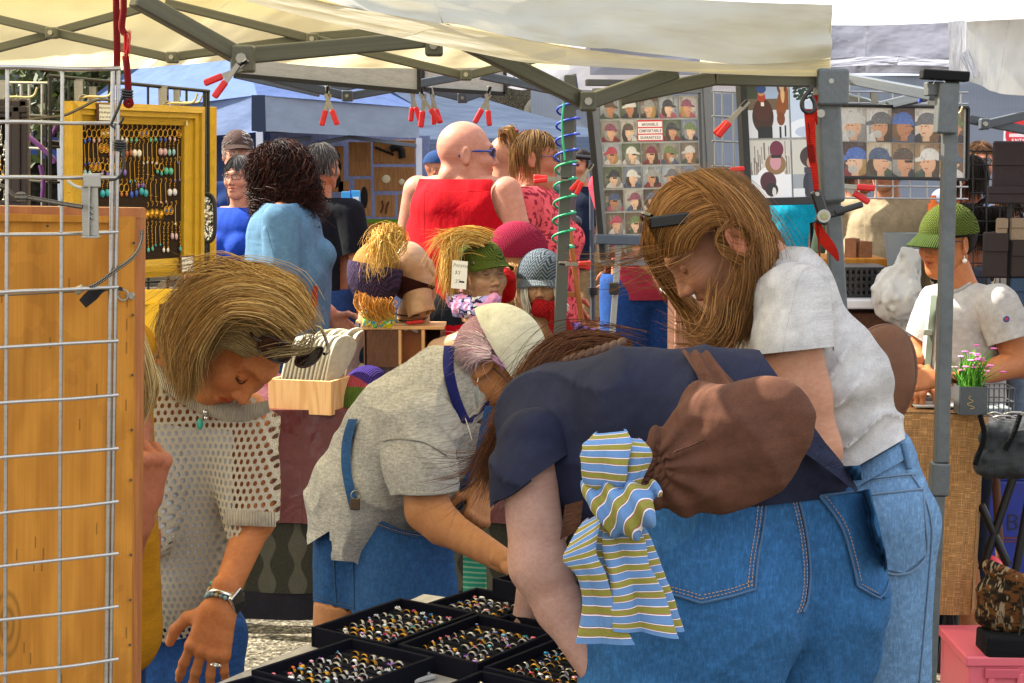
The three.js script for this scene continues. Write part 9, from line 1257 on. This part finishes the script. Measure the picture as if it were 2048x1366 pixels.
{
const d=5.6;const f=new Sdf(0.03);f.b([1975,925,d,28],[2050,915,d,40]).b([1990,870,d,26],[2060,870,d,36]);f.warp=folds(0.02,22,22,22);const al=tex(64,64,(u,v)=>((u*8 % 1 - 0.5)**2 +(v*8 % 1 - 0.5)**2)<0.07?0:1,{rep:[0.03,0.03],data:true});const t=thing('mesh_bag','black mesh bag hanging at the corner of the burlap table','bag',P(2000,900,d));part(t,'pouch',f.mesh(0.008),cloth('#15171c'));const f2=new Sdf(0.03);f2.lo.copy(f.lo);f2.hi.copy(f.hi);f2.at=(x,y,z)=>f.at(x,y,z)- 0.004;part(t,'net',f2.mesh(0.009),std('#3a3d40',0.7,{alphaMap:al,alphaTest:0.5}));part(t,'strap',tube(pts([[1960,830],[1968,870],[1950,930]],d - 0.05),0.008,6),cloth('#15171c'));part(t,'strap',tube(pts([[2040,830],[2030,860],[2010,900]],d - 0.05),0.008,6),cloth('#15171c'));
const s=thing('folding_stool','black folding stool legs crossing in front of the blue bin','stool',P(2000,1050,5.9));for(const q of[[2052,880,1964,1140],[1962,1010,2016,1130],[2075,900,2010,1260]])part(s,'leg',cyl(P(q[0],q[1],5.9),P(q[2],q[3],5.9),0.013),blackMetal);part(s,'seat',box(0.35,0.03,0.3,P(2130,880,5.9).x,P(2130,880,5.9).y,-5.9,0.01),blackPlastic);
const a=P(1972,956,6.6),b=P(2190,1160,6.6),bin=thing('storage_bin','blue plastic storage bin with black marker letters','bin',V((a.x + b.x)/2,0.2,-6.8));const bm=std('#1430a8',0.4,{map:grainT});part(bin,'tub',box(b.x - a.x,a.y - b.y,0.4,(a.x + b.x)/2,(a.y + b.y)/2,-6.8,0.02),bm);part(bin,'lid',box(b.x - a.x + 0.03,0.035,0.43,(a.x + b.x)/2 + 0.004,a.y + 0.01,-6.8,0.01),std('#2a50c0',0.4));part(bin,'lettering',quad(V(a.x + 0.02,a.y - 0.10,-6.597),V(a.x + 0.26,a.y - 0.10,-6.597),V(a.x + 0.26,a.y - 0.24,-6.597),V(a.x + 0.02,a.y - 0.24,-6.597)),std('#ffffff',0.6,{transparent:true,alphaTest:0.4,map:canvasTex(256,150,(c,w,h)=>{c.clearRect(0,0,w,h);c.fillStyle='#0c1238';c.font='84px sans-serif';c.fillText('TBD',10,90);c.fillStyle='#5a2436';c.fillRect(14,116,120,8);c.fillRect(40,130,90,6);})}));part(bin,'base',box(b.x - a.x - 0.06,b.y - 0.004,0.36,(a.x + b.x)/2,(b.y - 0.004)/2,-6.8),blackPlastic,'dark crate under the blue bin');
const camo=tex(256,256,(u,v)=>{const n=fbm(u*12,v*18,2,4,0),m=fbm(u*34,v*10,7,3,0);return m>0.64?[0.50,0.43,0.33]:n>0.56?[0.36,0.22,0.10]:n>0.45?[0.22,0.15,0.08]:[0.12,0.09,0.06];},{rep:[0.22,0.22]}),cm=std('#ffffff',0.9,{map:camo,bumpMap:foldB,bumpScale:0.006}),cb=thing('cooler_bag','brown camouflage cooler bag with open flap on the pink crate','bag',P(2010,1250,5.5)),g=new Sdf(0.03);g.b([1990,1225,5.5,40],[2080,1225,5.5,42]).b([1990,1185,5.5,38],[2080,1190,5.5,42]);g.warp=folds(0.012,18,18,18);part(cb,'body',g.mesh(0.010),cm);const fl=new Sdf(0.02);fl.b([1978,1132,5.5,14],[2060,1175,5.45,20]).b([1985,1150,5.5,12],[2070,1190,5.45,18]);part(cb,'flap',fl.mesh(0.009),cm);part(cb,'base_band',bar(P(1962,1284,5.46),P(2110,1290,5.46),0.14,S(44,5.5),UP,0.01),cloth('#1a1a1e'));part(cb,'zip_cord',tube(pts([[2040,1180],[2044,1240],[2038,1270]],5.4),0.003,5),blackPlastic);
const c0=P(1938,1312,5.4),c1=P(2140,1420,5.4),cr=thing('plastic_crate','pink folding plastic crate at the bottom right corner','crate',V((c0.x + c1.x)/2,0,-5.55)),pk=std('#d2606e',0.45);const H2=c0.y,W2=c1.x - c0.x;part(cr,'front',box(W2,H2 - 0.03,0.02,(c0.x + c1.x)/2,(H2 - 0.03)/2,-5.41,0.004),pk);part(cr,'side',box(0.02,H2 - 0.03,0.34,c0.x + 0.01,(H2 - 0.03)/2,-5.59,0.004),pk);part(cr,'rim',box(W2 + 0.02,0.03,0.38,(c0.x + c1.x)/2,H2 - 0.015,-5.58,0.006),pk);for(const x of[0.22,0.5,0.8])part(cr,'rib',box(0.02,H2 - 0.05,0.012,c0.x + W2*x,(H2 - 0.05)/2,-5.395,0.003),pk);part(cr,'latch',box(0.10,0.03,0.012,c0.x + W2*0.32,H2 - 0.05,-5.394,0.004),std('#c05060',0.45));
solo('ball',ball(P(1978,1140,6.2),0.05),std('#e0283c',0.35),'bright red round thing behind the camouflage bag','ball');
}
{
const t=thing('chair','rounded brown leather chair back behind the white t-shirt woman','chair',P(1770,800,4.9)),f=new Sdf(0.02);f.ell(P(1752,765,4.9),[S(76,4.9),S(118,4.9),0.035],[V(0.96,-0.26,0),V(0.26,0.96,0),V(0,0,1)]);f.warp=folds(0.006,8,8,8);part(t,'backrest',f.mesh(0.010),std('#7a4a2a',0.5,{map:grainT,bumpMap:skinB,bumpScale:0.002}));part(t,'edge_seam',tube([...Array(30)].map((_,i)=>{const a=i/30*6.283,x=Math.cos(a)*S(76,4.9),y=Math.sin(a)*S(118,4.9),p=P(1752,765,4.9);return V(p.x + 0.96*x + 0.26*y,p.y - 0.26*x + 0.96*y,p.z);}),0.006,6,60,true),std('#5c3620',0.5));const c=P(1700,880,4.9);part(t,'seat',box(0.22,0.06,0.3,c.x,0.80,c.z + 0.12,0.025),std('#7a4a2a',0.5));for(const x of[-0.09,0.09])for(const z of[0.0,0.26])part(t,'leg',cyl(V(c.x + x,0,c.z + z),V(c.x + x,0.78,c.z + z),0.016),blackMetal);part(t,'stem',bar(V(c.x,0.8,c.z - 0.02),V(c.x,P(1752,800,4.9).y,c.z - 0.02),0.05,0.012,V(0,0,1)),blackMetal);
}
{
const t=thing('wire_grid','black wire grid of leather goods at the right edge','grid panel',P(2000,500,7)),d=7;for(let x=1946;x<2100;x +=27)part(t,'wire',cyl(P(x,300,d),P(x,760,d),0.0026,undefined,6),blackMetal);for(let y=302;y<770;y +=28)part(t,'wire',cyl(P(1940,y,d),P(2100,y + 2,d),0.0026,undefined,6),blackMetal);part(t,'post',cyl(P(2019,400,d),P(2016,1100,d),0.010),blackMetal);
const br=std('#33201c',0.55,{map:grainT,bumpMap:skinB,bumpScale:0.002}),dk=std('#3a2a30',0.6,{map:grainT,bumpMap:skinB,bumpScale:0.002}),tn=std('#b09a82',0.7,{map:grainT});const sl=(n,l,c,x0,y0,x1,y1,m,z=0.03)=>{const a=P(x0,y0,d - z),b=P(x1,y1,d - z),o=thing(n,l,c,lerp3(a,b,0.5));part(o,'body',box(b.x - a.x,a.y - b.y,0.02,(a.x + b.x)/2,(a.y + b.y)/2,a.z,0.009),m);part(o,'flap',box((b.x - a.x)*0.96,(a.y - b.y)*0.4,0.006,(a.x + b.x)/2,a.y -(a.y - b.y)*0.22,a.z + 0.013,0.002),m);};
sl('leather_bag','large dark leather bag hanging highest on the black grid','bag',1986,282,2060,398,dk);sl('leather_bag','dark plum leather bag directly below the highest bag','bag',1974,372,2070,408,dk,0.05);sl('leather_case','dark brown leather case left of the post','case',1966,464,2014,556,br);sl('leather_case','dark brown leather case right of the post','case',2022,480,2080,556,br);sl('leather_card','tan leather square left of the post','leather square',1992,436,2014,484,tn);sl('leather_card','tan leather square right of the post','leather square',2020,436,2072,482,tn,0.02);sl('leather_case','slate blue leather case low on the grid','case',2020,556,2080,620,std('#2a4a6c',0.6,{map:grainT}),0.04);sl('leather_case','brown leather case lowest on the grid','case',1990,624,2080,690,std('#5c2e18',0.6,{map:grainT}));
}
{
const d=7.4,a=P(1630,525,d),b=P(1775,525,d),t=thing('counter','wooden counter with boxes behind the white t-shirt woman','counter',lerp3(a,b,0.5));part(t,'top',uvm(box(b.x - a.x,0.03,0.4,(a.x + b.x)/2,a.y,a.z - 0.2,0.005),0),ply);for(const x of[a.x + 0.05,b.x - 0.05])part(t,'leg',cyl(V(x,0,a.z - 0.2),V(x,a.y - 0.02,a.z - 0.2),0.016),blackMetal);
const cb=(l,x0,y0,x1,y1,yaw)=>{const p=P((x0 + x1)/2,y1,d + 0.1),w=S(x1 - x0,d)*0.86,h=S(y1 - y0,d),o=thing('cardboard_box',l,'box',p);part(o,'body',uvm(box(w,h,w,0,h/2,0,0.002).rotateY(yaw).translate(p.x,p.y,p.z)),std('#b07c5c',0.85,{map:grainT}));part(o,'tape',box(w*0.2,0.002,w,0,h + 0.001,0).rotateY(yaw).translate(p.x,p.y,p.z),std('#9c6c4e',0.6));};cb('small square cardboard box standing upright on the counter',1710,482,1742,516,0.3);cb('cardboard box tilted behind the square one',1690,476,1718,516,-0.5);
const c0=P(1690,538,d - 0.35),c1=P(1776,592,d - 0.35),mc=thing('milk_crate','black plastic milk crate below the counter boxes','crate',lerp3(c0,c1,0.5));for(let k=0;k<5;k++)part(mc,'bar',box(c1.x - c0.x,0.014,0.26,(c0.x + c1.x)/2,mix(c1.y,c0.y,k/4),c0.z - 0.13,0.003),blackPlastic);for(let k=0;k<9;k++)part(mc,'slat',box(0.010,c0.y - c1.y,0.008,mix(c0.x,c1.x,k/8),(c0.y + c1.y)/2,c0.z + 0.002),blackPlastic);
const w0=P(1690,596,d - 0.4),w1=P(1790,640,d - 0.4),wt=thing('table','white plastic table under the milk crate','table',lerp3(w0,w1,0.5));part(wt,'tabletop',box(w1.x - w0.x + 0.1,0.035,0.5,(w0.x + w1.x)/2,w0.y - 0.02,w0.z - 0.2,0.008),std('#c4c4ca',0.5));for(const x of[w0.x,w1.x])part(wt,'leg',cyl(V(x,0,w0.z - 0.2),V(x,w0.y - 0.04,w0.z - 0.2),0.016),metalGrey);part(wt,'drawer',box(w1.x - w0.x + 0.05,0.12,0.3,(w0.x + w1.x)/2,w0.y - 0.12,w0.z - 0.2,0.006),walnut);
const f=new Sdf(0.03);f.b([1818,515,6.9,24],[1800,590,6.9,46]).b([1800,590,6.9,46],[1818,650,6.9,24]).b([1782,560,6.92,20],[1784,610,6.92,28]);f.warp=(x,y,z,D)=>D - 0.035*(noise(x*22 + 2*noise(y*9,z*9),y*9,z*22)- 0.5)- 0.015*(noise(x*50,y*40,z*50)- 0.5);solo('plastic_sack',f.mesh(0.010),phys('#c6c6c2',0.3,{transmission:0.3,thickness:0}),'pale crumpled plastic sack hanging by the milk crate','sack');solo('basin',new THREE.CylinderGeometry(S(40,7.2),S(30,7.2),0.12,24,1,true).translate(...P(1806,498,7.2).toArray()),std('#7a8288',0.4),'grey blue round basin on the counter','basin');const o=P(1866,440,7.0);solo('water_jug',[cyl(o,o.clone().add(V(0,0.06,0)),0.02,0.02,14),cyl(o.clone().add(V(0,0.06,0)),o.clone().add(V(0,0.09,0)),0.011,0.011,12)],std('#d8681c',0.4),'orange topped bottle above the seller','bottle');
}
renderer.render(scene,camera);
